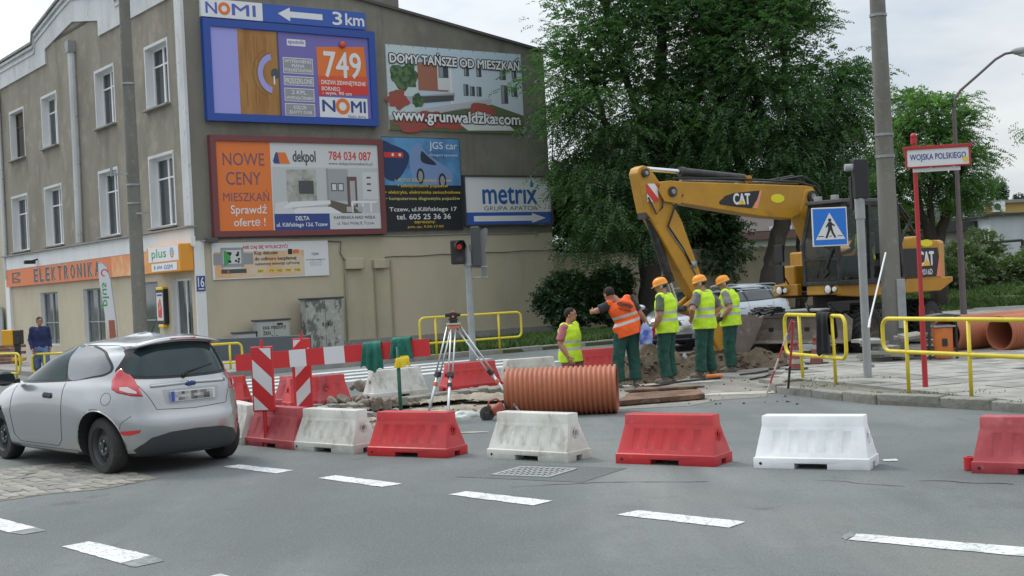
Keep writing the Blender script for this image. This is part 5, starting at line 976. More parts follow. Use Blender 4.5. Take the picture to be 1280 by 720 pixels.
hx2 = at(595, 313, d0); b = MB(); b.box((hx2.x-q.x, .06, hx2.z), (.22, .34, .95), flat('signal_back_grey', (.06, .065, .07), .6)); b.box((hx2.x-q.x-.12, 0, hx2.z-.3), (.3, .06, .06), BLKM); b.build('signal_head', t, bevel=.03)
hx3 = at(603, 320, d0); b = MB(); b.prism([(-.04, .52), (.12, .58), (.16, .52), (.06, .02), (.08, -.02), (.08, -.56), (-.04, -.6)], -.015, .015, flat('sign_back_dull', (.17, .18, .185), .6), 'y'); o = b.build('sign_back', t); o.location = (hx3.x-q.x, .05, hx3.z); b = MB()
for z in (-.35, -.6): b.cyl((.0, 0, hx3.z+z), (hx3.x-q.x+.1, .05, hx3.z+z), .025, STEEL)
b.build('bracket', t)
# ------------------------------------------------------------------ beach flag, orange post box
q = g(150, 466, .12); q = at(140, 465, 34.5); q.z = .12; t = thing('beach_flag', 'white and orange feather flag reading plus in front of the shop', 'flag', tuple(q)); d0 = 34.5
FL = [(118, 329), (126, 328), (133, 333), (138, 348), (141, 370), (146, 402), (149, 428), (150, 445), (139, 446), (136, 420), (128, 385), (122, 352)]
FL = [(122.5, 329), (128, 328), (134, 334), (138.5, 350), (142, 375), (146, 405), (148.5, 445), (137.5, 446), (134.5, 415), (129, 380), (124, 350)]
V = [at(a, b_, d0) for a, b_ in FL]; P2 = [((v.x-q.x), v.z-q.z) for v in V]
WHC = flat('flag_white', (.66, .66, .70), .8); zs = [p[1] for p in P2]
def zsplit(lo, hi, m, b): 
    pl = clip(clip(P2, 0, 1, hi), 0, -1, -lo)
    if len(pl) > 2: b.prism(pl, -.008, .008, m, 'y')
b = MB(); zsplit(1.15, 9, WHC, b)
for i in range(5): f = i/4; zsplit(1.15-.15*(i+1), 1.15-.15*i, flat('flag_fade_%d' % i, (.66-.02*i, .60-.09*i, .60-.13*i), .8), b)
zsplit(-1, .4, ORANGE, b); b.build('cloth', t, fixn=True); b = MB(); b.tube([(p[0]+.0, -.005, p[1]) for p in [P2[6], P2[5], P2[4], P2[3], P2[2], P2[1], P2[0]]], .012, GREYPT, 6); b.cyl((P2[6][0], 0, P2[6][1]), (P2[6][0], 0, 0), .018, GREYPT); b.build('pole', t)
p = Panel(q+Vector((0, -.012, 0)), (0, 0, 1), (0, -1, 0)) if False else None
fp = Panel(Vector((0, -.011, 0)), Vector((.12, 0, -1)).normalized(), Vector((0, -1, 0)))
import itertools
mb_ = MB(); v, f = text_geo('plus', .01, 2); xs = [a[0] for a in v]; ys = [a[1] for a in v]; w0, h0 = max(xs)-min(xs), max(ys)-min(ys)
pc = at(130.5, 366, d0); mb_.add([(pc.x-q.x-.10+(b2-min(ys))/h0*.22, -.0105, pc.z-q.z-.35+(a2-min(xs))/w0*.62) for a2, b2 in v], f, GREENP)
pc = at(131, 341, d0); pcx = pc.x-q.x; 
lg = []
for i in range(13): tt = math.pi*2*i/16; lg += [(pcx+.07*math.cos(tt), -.0105, pc.z-q.z+.07*math.sin(tt)), (pcx+.10*math.cos(tt), -.0105, pc.z-q.z+.10*math.sin(tt))]
mb_.add(lg, [(2*i, 2*i+1, 2*i+3, 2*i+2) for i in range(12)], REDP)
pc = at(142, 412, d0); mb_.add([(pc.x-q.x-.10, -.0105, pc.z-q.z-.35), (pc.x-q.x+.06, -.0105, pc.z-q.z-.35), (pc.x-q.x+.04, -.0105, pc.z-q.z+.25), (pc.x-q.x-.12, -.0105, pc.z-q.z+.25)], [(0, 1, 2, 3)], flat('flag_photo', (.35, .12, .08), .7)); mb_.build('lettering', t, fixn=False)
q = at(16, 465, 38.5); q.z = .1; t = thing('post_box', 'orange-yellow box on a dark post in front of the left white pilaster', 'box', tuple(q)); OY = flat('orange_yellow_paint', (.66, .33, .02), .5); b = MB(); b.box((-.06, 0, .84), (.34, .34, .46), OY); b.build('box', t, bevel=.03); b = MB(); b.box((.22, 0, .84), (.20, .3, .42), BLKM); b.box((.18, 0, .4), (.12, .2, .8), BLKM); b.build('post', t, bevel=.02); b = MB(); b.box((.2, 0, .2), (.34, .3, .10), OY); b.build('bracket', t, bevel=.02)
# low brick ledge left edge
q = at(-4, 455, 40); b = MB(); t = thing('brick_ledge', 'low brown brick ledge at the left edge beside the white pilaster', 'wall', (q.x, 40, .1)); bmz = [flat('brick_brown', (.20, .10, .075), .9), flat('brick_brown2', (.26, .14, .10), .9)]
bk1 = [MB().box((0, 0, 0), (.30, .14, .085), m).mesh('brick') for m in bmz]
for r_ in range(6):
    for i in range(6):
        o = bpy.data.objects.new('brick', bk1[(i+r_) % 2]); COL.objects.link(o); o.parent = t; o.location = (-1.0+i*.315+(r_ % 2)*.15, random.uniform(-.01, .01), .05+r_*.098)
# ------------------------------------------------------------------ boundary wall, far buildings
A = CRN+U2v*13.2; t = thing('boundary_wall', 'long cream rendered boundary wall behind the trees and parked cars', 'wall', tuple(A)); b = MB(GM); b.box((13.2+7.8, 1.35, -.3), (15.6, 2.7, .22), CREAM2); b.build('wall', t, world=True); b = MB(GM); b.box((13.2+7.8, 2.73, -.3), (15.7, .08, .34), CONC); b.build('coping', t, world=True)
b = MB(GM); b.box((13.0, 1.4, -.2), (.4, 2.9, .34), CREAM2); b.build('pier', t, world=True)
def far_building(name, label, x0, x1, y, z0, z1, m, wins, wsize, depth=12, roofm=None, yaw=0, roofh=.25):
    t = thing(name, label, 'building', ((x0+x1)/2, y, z0), yaw); wd = x1-x0; b = MB(); b.box((0, depth/2, (z1-z0)/2), (wd, depth, z1-z0), m); b.build('wall', t); b = MB(); b.box((0, depth/2, z1-z0+roofh/2), (wd+.6, depth+.6, roofh), roofm or DGREY); b.build('roof', t)
    for (cx, cz) in wins:
        b = MB(); b.box((cx, -.02, cz), (wsize[0], .08, wsize[1]), PVC); f = b.build('window', t)
        for s in (-1, 1): b = MB(); b.box((cx+s*wsize[0]*.24, -.07, cz), (wsize[0]*.42, .02, wsize[1]*.84), PANE); b.build('pane', f)
    return t
OCH = layered('ochre_render', (.50, .33, .13), [((.42, .28, .11), .5, .4, .6, .7, U1)], .9, .2, 30)
yb = far_building('office_building', 'low ochre building with a white window strip and air conditioner behind the right tree', 22, 46, 100, -.5, 6.05, OCH, [(a, 5.85) for a in (-8.3, -6.7, -5.1, -3.5, -1.9, -.3, 1.3)], (1.45, 1.2), roofm=flat('grey_fascia', (.25, .25, .24), .8), yaw=R(-4))
acx = at(1251, 258, 99); b = MB(); b.box((acx.x-34, -.3, acx.z+.5), (.95, .4, .75), PVC); b.cyl((acx.x-34-.1, -.52, acx.z+.5), (acx.x-34-.1, -.5, acx.z+.5), .26, DGREY, n=16); b.build('air_conditioner', yb)
t = far_building('garage_row', 'low grey garage building with a dark flat roof', 14, 27.6, 74, -.2, 3.5, layered('garage_grey', (.27, .265, .245), [((.19, .19, .175), .8, .4, .6, .8, (1, 1, .4))], .93, .3, 30), [], (1, 1), roofm=flat('bitumen_roof', (.05, .055, .06), .9), yaw=R(2), depth=8, roofh=.55)
t = far_building('white_shed', 'pale whitewashed blank building at the right edge, nearest the grass', 26.2, 40, 72, -.2, 4.2, layered('whitewash', (.52, .56, .60), [((.42, .45, .48), .6, .4, .6, .7, (1, 1, .4))], .9, .3, 30), [], (1, 1), roofm=flat('bitumen_roof', (.05, .055, .06), .9), depth=6, roofh=.12)
b = MB(); a1, a2 = at(1228, 304, 66), at(1278, 300, 66); b.tube([a1, a2], .07, BLKM, 6); b.cyl((a2.x-1.2*0, 66, a2.z), (a2.x, 66, .6), .08, BLKM); b.cyl((a1.x+2, 66, a1.z), (a1.x+2, 66, .6), .06, BLKM); o = b.build('carpet_beating_frame', None); tag(o, 'dark horizontal bar frame among the bushes in front of the pale shed', 'frame')
t = far_building('distant_house', 'pale pink distant house with reddish roof glimpsed between the two big trees', 10.5, 17.5, 76, 0, 5.4, flat('pale_pink_render', (.42, .36, .34), .9), [(-1.5, 3.6), (1.6, 3.6)], (1.3, 1.5), roofm=flat('roof_tile_red', (.22, .09, .07), .9), depth=8, roofh=.5)
t = far_building('distant_annex', 'low white annex with brown roof in front of the distant pink house', 8.5, 17.0, 66, 0, 3.4, flat('annex_white', (.5, .5, .48), .9), [], (1, 1), roofm=flat('roof_brown', (.16, .10, .085), .9), depth=5, roofh=.35)
# ------------------------------------------------------------------ street lamp right
q = at(1204, 378, 42); q.z = .1; t = thing('street_lamp', 'tall rusty purple street lamp with a curved arm at the right', 'street lamp', tuple(q)); LP = layered('lamp_purple_rust', (.125, .095, .10), [((.11, .105, .12), 1.3, .42, .62, .8, (1, 1, .4)), ((.20, .11, .09), 5, .5, .7, .7, U1)], .7, .3, 30)
k1 = at(1198, 135, 42); d0 = 42; K = lambda a, b_: tuple(at(a, b_, d0)-q)
zt = k1.z-q.z; b = MB(); b.cyl((0, 0, -.2), (0, 0, 3.0), .105, LP, .095, 12); b.cyl((0, 0, 3.0), (0, 0, zt), .075, LP, .065, 12); b.build('pole', t, auto=True); xo = K(1198, 135)[0]
b = MB(); pts = [K(1199, 140), K(1199, 130), K(1200, 122), K(1206, 113), K(1230, 92), K(1250, 74), K(1262, 67), K(1274, 65)]; pts = [(p[0]-xo, p[1], p[2]) for p in pts]; b.tube(pts, .042, LP, 8); b.build('arm', t, smooth=True)
e_ = Vector(pts[-1]); b = MB(); b.sphere(e_+Vector((.32, 0, .02)), (.46, .16, .14), GREYPT, 14, 8); b.build('lamp_head', t, smooth=True); b = MB(); b.sphere(e_+Vector((.36, 0, -.07)), (.30, .13, .10), flat('lamp_glass', (.55, .57, .58), .2), 12, 6); b.build('lamp_glass', t, smooth=True)
# ------------------------------------------------------------------ people
GRNT = mat('work_trousers_green', (.012, .055, .042), .92, col2=(.018, .078, .058), scale=7, bump=.4)
SKIN = mat('skin', (.42, .215, .14), .55, col2=(.36, .17, .11), scale=14); HAIRD = mat('dark_hair', (.014, .011, .009), .9, col2=(.03, .024, .02), scale=70, bump=.8, bscale=120)
HIVY = layered('yellow_hi_vis', (.56, .84, .03), [((.46, .70, .03), 5, .42, .62, .8, U1), ((.34, .42, .08), 4, .60, .76, .7, U1)], .8, .4, 25); HIVO = layered('orange_hi_vis', (.90, .12, .014), [((.74, .10, .015), 5, .42, .62, .8, U1)], .8, .4, 25); REFL = flat('reflective_band', (.44, .46, .44), .45)
HELM = mat('orange_helmet_plastic', (.85, .30, .015), .3); BOOT = mat('dusty_boot', (.15, .125, .10), .9, col2=(.24, .21, .17), scale=12)
def remeshed(mb, name, voxel, parent, smooth=3, mats=None):
    me = mb.mesh('tmp', fixn=True); o = bpy.data.objects.new('tmp', me); COL.objects.link(o); r = o.modifiers.new('r', 'REMESH'); r.mode = 'VOXEL'; r.voxel_size = voxel; r.use_smooth_shade = True
    s = o.modifiers.new('s', 'SMOOTH'); s.iterations = smooth; s.factor = .5
    dg = bpy.context.evaluated_depsgraph_get(); dg.update(); m2 = bpy.data.meshes.new_from_object(o.evaluated_get(dg)); bpy.data.objects.remove(o)
    m2.name = name; m2.materials.clear()
    for m in (mats or mb.mats[:1]): m2.materials.append(m)
    k = len(m2.polygons); m2.polygons.foreach_set('material_index', [0]*k); m2.polygons.foreach_set('use_smooth', [True]*k)
    q = bpy.data.objects.new(name, m2); COL.objects.link(q); q.parent = parent; return q
DEF = dict(pelvis=(0, 0, .95), waist=(-.01, 0, 1.10), chest=(0, 0, 1.30), neck=(-.01, 0, 1.48), head=(.025, 0, 1.64), shL=(0, .185, 1.435), shR=(0, -.185, 1.435), elL=(-.03, .235, 1.15), elR=(-.03, -.235, 1.15), wrL=(.05, .24, .90), wrR=(.05, -.24, .90),
           hipL=(0, .095, .92), hipR=(0, -.095, .92), knL=(.03, .11, .50), knR=(.03, -.11, .50), anL=(0, .12, .08), anR=(0, -.12, .08), hdL=None, hdR=None, face=0.0, tilt=0.0, lat=(0, 1, 0))
def vl(a, b, t): return a+(b-a)*t
def person(label, loc, yaw, pose, H=1.78, helmet=False, vest=None, shirt=(.12, .13, .12), sleeve='short', trousers=GRNT, hair=HAIRD, gloves=None, group=None, logo=False, jacket=None, shoes=BOOT, sit=False):
    t = thing('person', label, 'person', loc, yaw, group); s = H/1.78; d = dict(DEF); d.update(pose); J = {k: (Vector(v)*s if isinstance(v, tuple) and k != 'lat' else v) for k, v in d.items()}; lat = Vector(d['lat']).normalized()
    pel, wai, che, nec, hea = J['pelvis'], J['waist'], J['chest'], J['neck'], J['head']; ups = (nec-pel).normalized()
    def torso(b, gr, m, lo=-.02, hi=1.0, shw=1.0):
        pts = [pel-ups*.06*s, pel+ups*.02*s, wai, vl(wai, che, .6), che, vl(che, nec, .55), vl(che, nec, .85), nec+ups*.01*s]; rad = [(.150, .105), (.165, .118), (.148, .105), (.165, .118), (.178, .122), (.172*shw, .105), (.12*shw, .078), (.068, .066)]
        b.tube(pts, [(a*s*1.08+gr, c*s*1.12+gr) for a, c in rad], m, 20, side=lat)
    def limb(b, P, r, m, n=12): b.tube(P, r, m, n); b.sphere(P[0], r[0], m, n, 8); b.sphere(P[-1], r[-1]*1.0, m, n, 8)
    b = MB(); torso(b, -.006, SKIN)
    b.tube([nec-ups*.05*s, vl(nec, hea, .35), vl(nec, hea, .8)], [.062*s, .056*s, .054*s], SKIN, 14)
    fz = R(d['face']); f = Vector((math.cos(fz), math.sin(fz), 0)); lf = Vector((-math.sin(fz), math.cos(fz), 0)); tl = R(d['tilt']); f = (f*math.cos(tl)-Vector((0, 0, 1))*math.sin(tl)).normalized(); uz = f.cross(lf); rm = Matrix((f, lf, uz)).transposed()
    b.sphere(hea+uz*.03*s, (.098*s, .078*s, .095*s), SKIN, 18, 12, rm); b.sphere(hea+f*.028*s-uz*.035*s, (.066*s, .060*s, .085*s), SKIN, 16, 10, rm); b.sphere(hea+f*.060*s-uz*.085*s, (.030*s, .030*s, .026*s), SKIN, 10, 8, rm)
    for sd_, a, e, w_ in ((1, J['shL'], J['elL'], J['wrL']), (-1, J['shR'], J['elR'], J['wrR'])):
        b.tube([vl(a, nec, .5)-ups*.02*s, a, vl(a, e, .3), vl(a, e, .8), e, vl(e, w_, .3), vl(e, w_, .8), w_], [.064*s, .068*s, .061*s, .052*s, .049*s, .052*s, .039*s, .031*s], SKIN, 12)
        b.sphere(e, .043*s, SKIN); b.sphere(a, .06*s, SKIN)
    for h_, k_, a_ in (('hipL', 'knL', 'anL'), ('hipR', 'knR', 'anR')): limb(b, [J[h_], vl(J[h_], J[k_], .5), J[k_], vl(J[k_], J[a_], .35), J[a_]], [.088*s, .078*s, .056*s, .056*s, .038*s], SKIN)
    body = remeshed(b, 'body', .013, t, 4)
    # face and hands added to the same skin
    x = MB(); x.sphere(hea+f*.093*s-uz*.012*s, (.020*s, .013*s, .022*s), SKIN, 10, 6, rm); x.tube([hea+f*.090*s+uz*.012*s, hea+f*.106*s-uz*.02*s], [.008*s, .012*s], SKIN, 8)
    for q in (1, -1):
        x.sphere(hea+lf*.078*q*s-f*.005*s-uz*.01*s, (.018*s, .009*s, .032*s), SKIN, 10, 8, rm); x.sphere(hea+f*.083*s+lf*.031*q*s+uz*.012*s, (.010*s, .014*s, .008*s), flat('eye_white', (.45, .42, .38)), 8, 6, rm); x.sphere(hea+f*.091*s+lf*.031*q*s+uz*.012*s, .006*s, BLACK, 8, 6); x.box(hea+f*.088*s+lf*.031*q*s+uz*.03*s, (.014*s, .032*s, .008*s), HAIRD, rot=rm)
    x.sphere(hea+f*.086*s-uz*.052*s, (.012*s, .024*s, .006*s), flat('lips', (.30, .11, .09)), 10, 6, rm)
    gm = gloves or {}
    for sd_, e, w_, hk in ((1, J['elL'], J['wrL'], 'hdL'), (-1, J['elR'], J['wrR'], 'hdR')):
        m = gm.get(hk, SKIN); dv = (Vector(d[hk]).normalized() if d[hk] else ((w_-e).normalized()*.8+Vector((0.12, 0, -.3))).normalized()); pn = Vector((0, -sd_, 0)); pn = (pn-dv*pn.dot(dv)); pn = pn.normalized() if pn.length > .1 else dv.orthogonal().normalized(); sw = dv.cross(pn)*(1 if sd_ < 0 else -1)
        mm = Matrix((sw, pn, dv)).transposed(); pc = w_+dv*.052*s; hx = x if m is SKIN else MB()
        hx.sphere(pc, (.042*s, .019*s, .058*s), m, 14, 10, mm); hx.tube([w_-dv*.02*s, w_+dv*.02*s], [.030*s, .030*s], m, 10)
        for i in range(4):
            b0 = pc+dv*.045*s+sw*((1.5-i)*.0205)*s; ln = (.068, .078, .073, .056)[i]*s; c1 = b0+dv*ln*.45+pn*.008*s; c2 = c1+dv*ln*.30+pn*.020*s; c3 = c2+dv*ln*.14+pn*.022*s; hx.tube([b0, c1, c2, c3], [.0095*s, .0092*s, .0085*s, .007*s], m, 8)
        th0 = pc-dv*.018*s+sw*.034*s; hx.tube([th0, th0+sw*.022*s+dv*.022*s+pn*.012*s, th0+sw*.028*s+dv*.050*s+pn*.026*s], [.013*s, .0115*s, .009*s], m, 8)
        if hx is not x: hx.build('glove', t, smooth=True)
    xm = x.mesh('x', smooth=True); bm = bmesh.new(); bm.from_mesh(body.data)
    mats_ = [SKIN]+[q for q in x.mats if q is not SKIN]
    for q in mats_[1:]: body.data.materials.append(q)
    nf = len(bm.faces); bm.from_mesh(xm); bm.faces.ensure_lookup_table()
    for i in range(nf, len(bm.faces)): bm.faces[i].material_index = mats_.index(x.mats[xm.polygons[i-nf].material_index])
    bm.to_mesh(body.data); bm.free(); bpy.data.meshes.remove(xm)
    # hair
    hb = MB(); hb.sphere(hea+uz*.038*s-f*.012*s, (.103*s, .084*s, .094*s), hair, 20, 12, rm); ho = hb.mesh('hair', smooth=True)
    bm = bmesh.new(); bm.from_mesh(ho); dl = [v for v in bm.verts if (v.co-hea).dot(f) > .035*s and (v.co-hea).dot(uz) < .055*s or (v.co-hea).dot(uz) < -.035*s or ((v.co-hea).dot(f) > .0 and (v.co-hea).dot(uz) < .01*s)]; bmesh.ops.delete(bm, geom=dl, context='VERTS')
    for v in bm.verts: v.co += (v.co-hea).normalized()*.006*noise.noise(v.co*60)
    bm.to_mesh(ho); bm.free(); oo = bpy.data.objects.new('hair', ho); COL.objects.link(oo); oo.parent = t; md = oo.modifiers.new('s', 'SOLIDIFY'); md.thickness = .012
    # shirt or jacket
    if shirt:
        b = MB(); SM = mat('shirt_%d_%d_%d' % tuple(int(c*100) for c in shirt), shirt, .9, col2=tuple(c*.75 for c in shirt), scale=8, bump=.3); gr = .012 if not jacket else .016; torso(b, gr, SM)
        for a, e, w_ in ((J['shL'], J['elL'], J['wrL']), (J['shR'], J['elR'], J['wrR'])):
            if sleeve == 'short': b.tube([vl(a, nec, .45)-ups*.02*s, a, vl(a, e, .35), vl(a, e, .80)], [.066*s, .076*s, .077*s, .078*s], SM, 12); b.sphere(a, .076*s, SM)
            else: b.tube([vl(a, nec, .45)-ups*.02*s, a, vl(a, e, .5), e, vl(e, w_, .5), w_], [.07*s, .078*s, .068*s, .062*s, .056*s, .050*s], SM, 12); b.sphere(a, .076*s, SM); b.sphere(e, .07*s, SM)
        so_ = remeshed(b, 'jacket' if jacket else 'shirt', .014, t, 3)
        wrinkle(so_, .012, 8)
    # trousers
    b = MB(); tr = trousers; b.tube([pel-ups*.10*s, pel, vl(pel, wai, .35)], [(.190*s, .142*s), (.200*s, .150*s), (.175*s, .130*s)], tr, 18, side=lat)
    for h_, k_, a_ in (('hipL', 'knL', 'anL'), ('hipR', 'knR', 'anR')):
        h0, k0, a0 = J[h_], J[k_], J[a_]; b.tube([h0+Vector((0, 0, .03))*s, vl(h0, k0, .25), vl(h0, k0, .7), k0, vl(k0, a0, .5), vl(k0, a0, .93)], [.122*s, .122*s, .109*s, .103*s, .100*s, .108*s], tr, 14); b.sphere(h0, .120*s, tr)
    tr_ = remeshed(b, 'trousers', .015, t, 3); wrinkle(tr_, .016, 7)
    # boots
    for k_, a_ in (('knL', 'anL'), ('knR', 'anR')):
        a0 = J[a_]; b = MB(); td = Vector(d.get('toe', (1, 0, 0))).normalized(); td = Vector((td.x, td.y+(.25 if 'L' in a_ else -.25), 0)).normalized(); side = Vector((-td.y, td.x, 0)); rmm = Matrix((td, side, Vector((0, 0, 1)))).transposed()
        b.tube([a0+Vector((0, 0, .07)), a0-Vector((0, 0, .02))], [.052*s, .055*s], shoes, 12); b.sphere(a0+td*.055*s-Vector((0, 0, .030)), (.150*s, .052*s, .048*s), shoes, 16, 10, rmm); b.box(a0+td*.055*s-Vector((0, 0, .066*s)), (.27*s, .09*s, .025*s), DGREY, rot=rmm); b.build('boot', t, smooth=True)
    if vest:
        b = MB(); pts = [pel-ups*.11*s, pel+ups*.02*s, wai, che, vl(che, nec, .5), vl(che, nec, .80), vl(che, nec, 1.0)]; rad = [(.242, .200), (.236, .194), (.220, .176), (.226, .176), (.230, .166), (.214, .132), (.118, .100)]
        b.tube(pts, [(a*s, c*s) for a, c in rad], vest, 24, side=lat)
        for a in (J['shL'], J['shR']): b.sphere(vl(a, nec, .12), (.082*s, .082*s, .080*s), vest, 14, 10)
        vo = remeshed(b, 'hi_vis_vest', .011, t, 3, [vest, REFL]); wrinkle(vo, .020, 5); L_ = (nec-pel).length
        tn = {2: 1}
        for p in vo.data.polygons:
            u = (p.center-pel).dot(ups)/L_
            if .17 < u < .265 or .40 < u < .495: p.material_index = 1
        if logo:
            bk = -1; n = -(lat.cross(ups)).normalized() ; c = vl(che, nec, .38); fwd = lat.cross(ups).normalized()
            if fwd.x < 0: fwd = -fwd
            p = Panel(c-fwd*.16*s, -lat, -fwd); ew = .13
            pl = MB(p.T); rng_ = 28; vs = []
            for i in range(rng_): tt = 2*math.pi*i/rng_; vs.append((ew*math.cos(tt), .052*math.sin(tt), 0))
            bvh = BVHTree.FromPolygons([v.co.copy() for v in vo.data.vertices], [tuple(q.vertices) for q in vo.data.polygons])
            def proj(uv):
                w0 = p.T @ Vector((uv[0], uv[1], .3)); h = bvh.ray_cast(w0, fwd)[0]; return (h-fwd*.014) if h else None
            out = MB(); DK = flat('vest_print_dark', (.10, .02, .015), .7)
            for (ro, ri) in ((1.0, .80),):
                V = [];
                for i in range(rng_+1):
                    tt = 2*math.pi*i/rng_
                    for r_ in (ro, ri): V.append(proj((ew*r_*math.cos(tt), .052*r_*math.sin(tt)-.0)) or Vector((0, 0, 0)))
                out.add(V, [(2*i, 2*i+1, 2*i+3, 2*i+2) for i in range(rng_)], DK)
            def strip_p(u0, v0, u1, v1):
                V = []; 
                for i in range(9): 
                    u = u0+(u1-u0)*i/8
                    for v in (v0, v1): V.append(proj((u, v)) or Vector((0, 0, 0)))
                out.add(V, [(2*i, 2*i+1, 2*i+3, 2*i+2) for i in range(8)], DK)
            strip_p(-.09, -.022, .09, .022); strip_p(-.11, -.082, -.03, -.068); strip_p(-.02, -.082, .03, -.068); strip_p(.04, -.082, .11, -.068); strip_p(-.09, -.103, .09, -.095)
            out.build('vest_print', t, fixn=False)
    if helmet:
        b = MB(); prof = [(1, 0), (.99, .25), (.93, .52), (.8, .75), (.58, .91), (.3, .985), (0.001, 1)]; hc = hea+uz*.045*s; vs = []; n = 28
        for r_, h in prof:
            for j in range(n): tt = 2*math.pi*j/n; vs.append(hc+f*(.128*s*r_*math.cos(tt)-.004)+lf*(.106*s*r_*math.sin(tt))+uz*(.118*s*h))
        b.add(vs, [(i*n+j, i*n+(j+1) % n, (i+1)*n+(j+1) % n, (i+1)*n+j) for i in range(len(prof)-1) for j in range(n)], HELM)
        vs = []
        for j in range(n+1):
            tt = 2*math.pi*j/n; ext = 1.03+.30*max(0, math.cos(tt))**2.2
            for k_, (e_, z_) in enumerate(((1.0, .0), (ext, -.02-.08*max(0, math.cos(tt))**2), (ext, -.09-.08*max(0, math.cos(tt))**2), (.97, -.05))): vs.append(hc+f*(.128*s*e_*math.cos(tt)-.004)+lf*(.106*s*e_*math.sin(tt))+uz*(.118*s*z_))
        b.add(vs, [(4*j+q, 4*j+q+1, 4*j+5+q, 4*j+4+q) for j in range(n) for q in range(3)], HELM)
        for q in (-.25, 0, .25): b.tube([hc+f*(.128*s*math.cos(tt)*.97)+lf*(q*.106*s)+uz*(.121*s*math.sin(tt)) for tt in [math.pi*k/10 for k in range(1, 10)]], .006*s, HELM, 6)
        b.build('helmet', t, smooth=True); b = MB(); strapm = flat('helmet_strap_grey', (.30, .30, .29), .7)
        b.tube([hc+f*(.115*s*math.cos(tt))+lf*(.093*s*math.sin(tt))-uz*.014*s for tt in [2*math.pi*k/20 for k in range(20)]], .012*s, strapm, 6, closed=True)
        for q in (1, -1): b.sphere(hea+lf*.088*q*s-f*.02*s+uz*.002*s, (.030*s, .016*s, .036*s), strapm, 12, 8, rm)
        b.build('helmet_harness', t, smooth=True)
    return t
def wrinkle(o, amp, freq):
    me = o.data
    for v in me.vertices:
        k = noise.noise(v.co*freq+Vector((3, 7, amp*900)))*.8+noise.noise(v.co*freq*2.3)*.5; v.co += v.normal*(amp*k)
STAND = 'workers standing round the dug-up street'
def G2(px, py, d=None):
    q = g(px, py); return Vector((q.x, q.y, 0)) if d is None else Vector((ray(px, 400)[0]*d, d, 0))
q = G2(787, 484); person('bareheaded man in an orange vest seen from behind with one arm stretched out', (q.x, q.y, 0), R(112), dict(waist=(.02, -.03, 1.09), chest=(.03, .05, 1.27), neck=(.05, .11, 1.42), head=(.10, .24, 1.52), shL=(.06, .29, 1.35), shR=(.02, -.07, 1.43), elL=(.14, .45, 1.27), wrL=(.37, .40, 1.26), hdL=(.95, .1, -.1), elR=(.0, -.25, 1.20), wrR=(.03, -.40, 1.00), hdR=(.1, -.25, -1), face=10, tilt=18, lat=(0, 1, .30), hipL=(0, .10, .92), anL=(.02, .19, .08), knL=(.03, .16, .50), anR=(-.02, -.12, .08)), H=1.80, vest=HIVO, shirt=(.035, .038, .045), group=None, logo=True)
q = G2(837, 479); person('helmeted worker in yellow vest with an olive shirt and a red glove', (q.x, q.y, 0), R(152), dict(head=(.07, 0, 1.61), neck=(.015, 0, 1.475), face=12, tilt=16, shL=(.02, .19, 1.43), elL=(.02, .25, 1.15), wrL=(.14, .24, .93), hdL=(.2, 0, -1), shR=(.0, -.18, 1.43), elR=(.02, -.22, 1.15), wrR=(.16, -.14, .98), knL=(.05, .10, .5)), H=1.79, helmet=True, vest=HIVY, shirt=(.12, .16, .10), gloves=dict(hdL=flat('red_glove', (.50, .03, .06), .8)))
q = G2(884, 472); person('worker in orange helmet and yellow vest with both hands on his hips', (q.x, q.y, 0), R(140), dict(head=(.05, 0, 1.61), neck=(.01, 0, 1.47), face=18, tilt=14, elL=(-.02, .40, 1.19), wrL=(.10, .24, 1.03), hdL=(.7, -.5, -.5), elR=(-.09, -.40, 1.20), wrR=(.02, -.22, 1.06), hdR=(.6, .5, -.5), anL=(.02, .16, .08), anR=(-.02, -.16, .08)), H=1.80, helmet=True, vest=HIVY, shirt=(.17, .165, .16))
q = G2(916, 465); person('worker in orange helmet and yellow vest with a dark glove, rightmost of the group', (q.x, q.y, 0), R(158), dict(head=(.09, 0, 1.60), neck=(.03, 0, 1.47), face=10, tilt=20, shL=(.03, .185, 1.43), elL=(-.06, .26, 1.17), wrL=(.09, .25, 1.0), hdL=(.8, -.1, -.5), elR=(.05, -.2, 1.17), wrR=(.22, -.10, 1.05), anL=(.0, .10, .08), anR=(.03, -.10, .08), knL=(.03, .09, .5), knR=(.05, -.09, .5)), H=1.78, helmet=True, vest=HIVY, shirt=(.27, .26, .25), gloves=dict(hdL=flat('dark_glove', (.03, .035, .04), .8)))
q = G2(711, 400, 22.2); person('bareheaded man in a pink shirt and yellow vest standing down in the trench', (q.x, q.y, -.40), R(-32), dict(head=(.04, 0, 1.63), face=12, tilt=-2, elR=(-.06, -.23, 1.16), wrR=(.08, -.22, .94)), H=1.77, vest=HIVY, shirt=(.50, .17, .19), trousers=mat('pink_trousers', (.38, .14, .14), .9, col2=(.30, .11, .11), scale=8))
q = G2(49, 400, 31.5); person('pedestrian in a dark blue jacket and jeans walking past the shop', (q.x, q.y, -.05), R(-62), dict(head=(.03, 0, 1.62), elL=(-.10, .235, 1.17), wrL=(.06, .23, .95), elR=(-.05, -.24, 1.16), wrR=(.10, -.22, .93), knL=(.18, .10, .52), anL=(.22, .10, .10), knR=(-.02, -.10, .50), anR=(-.22, -.10, .12)), H=1.64, shirt=(.02, .03, .10), sleeve='long', jacket=True, trousers=mat('blue_jeans', (.12, .19, .34), .9, col2=(.09, .14, .26), scale=10))
q = G2(806, 400, 21.7); b = MB(); crumple('plastic_bag', 'blue and white plastic bag held by the man in the orange vest', (q.x-.0, 21.65, .70), (.10, .05, .22), mat('blue_white_bag', (.05, .10, .42), .5, col2=(.42, .50, .70), scale=7), 4, 'bag')
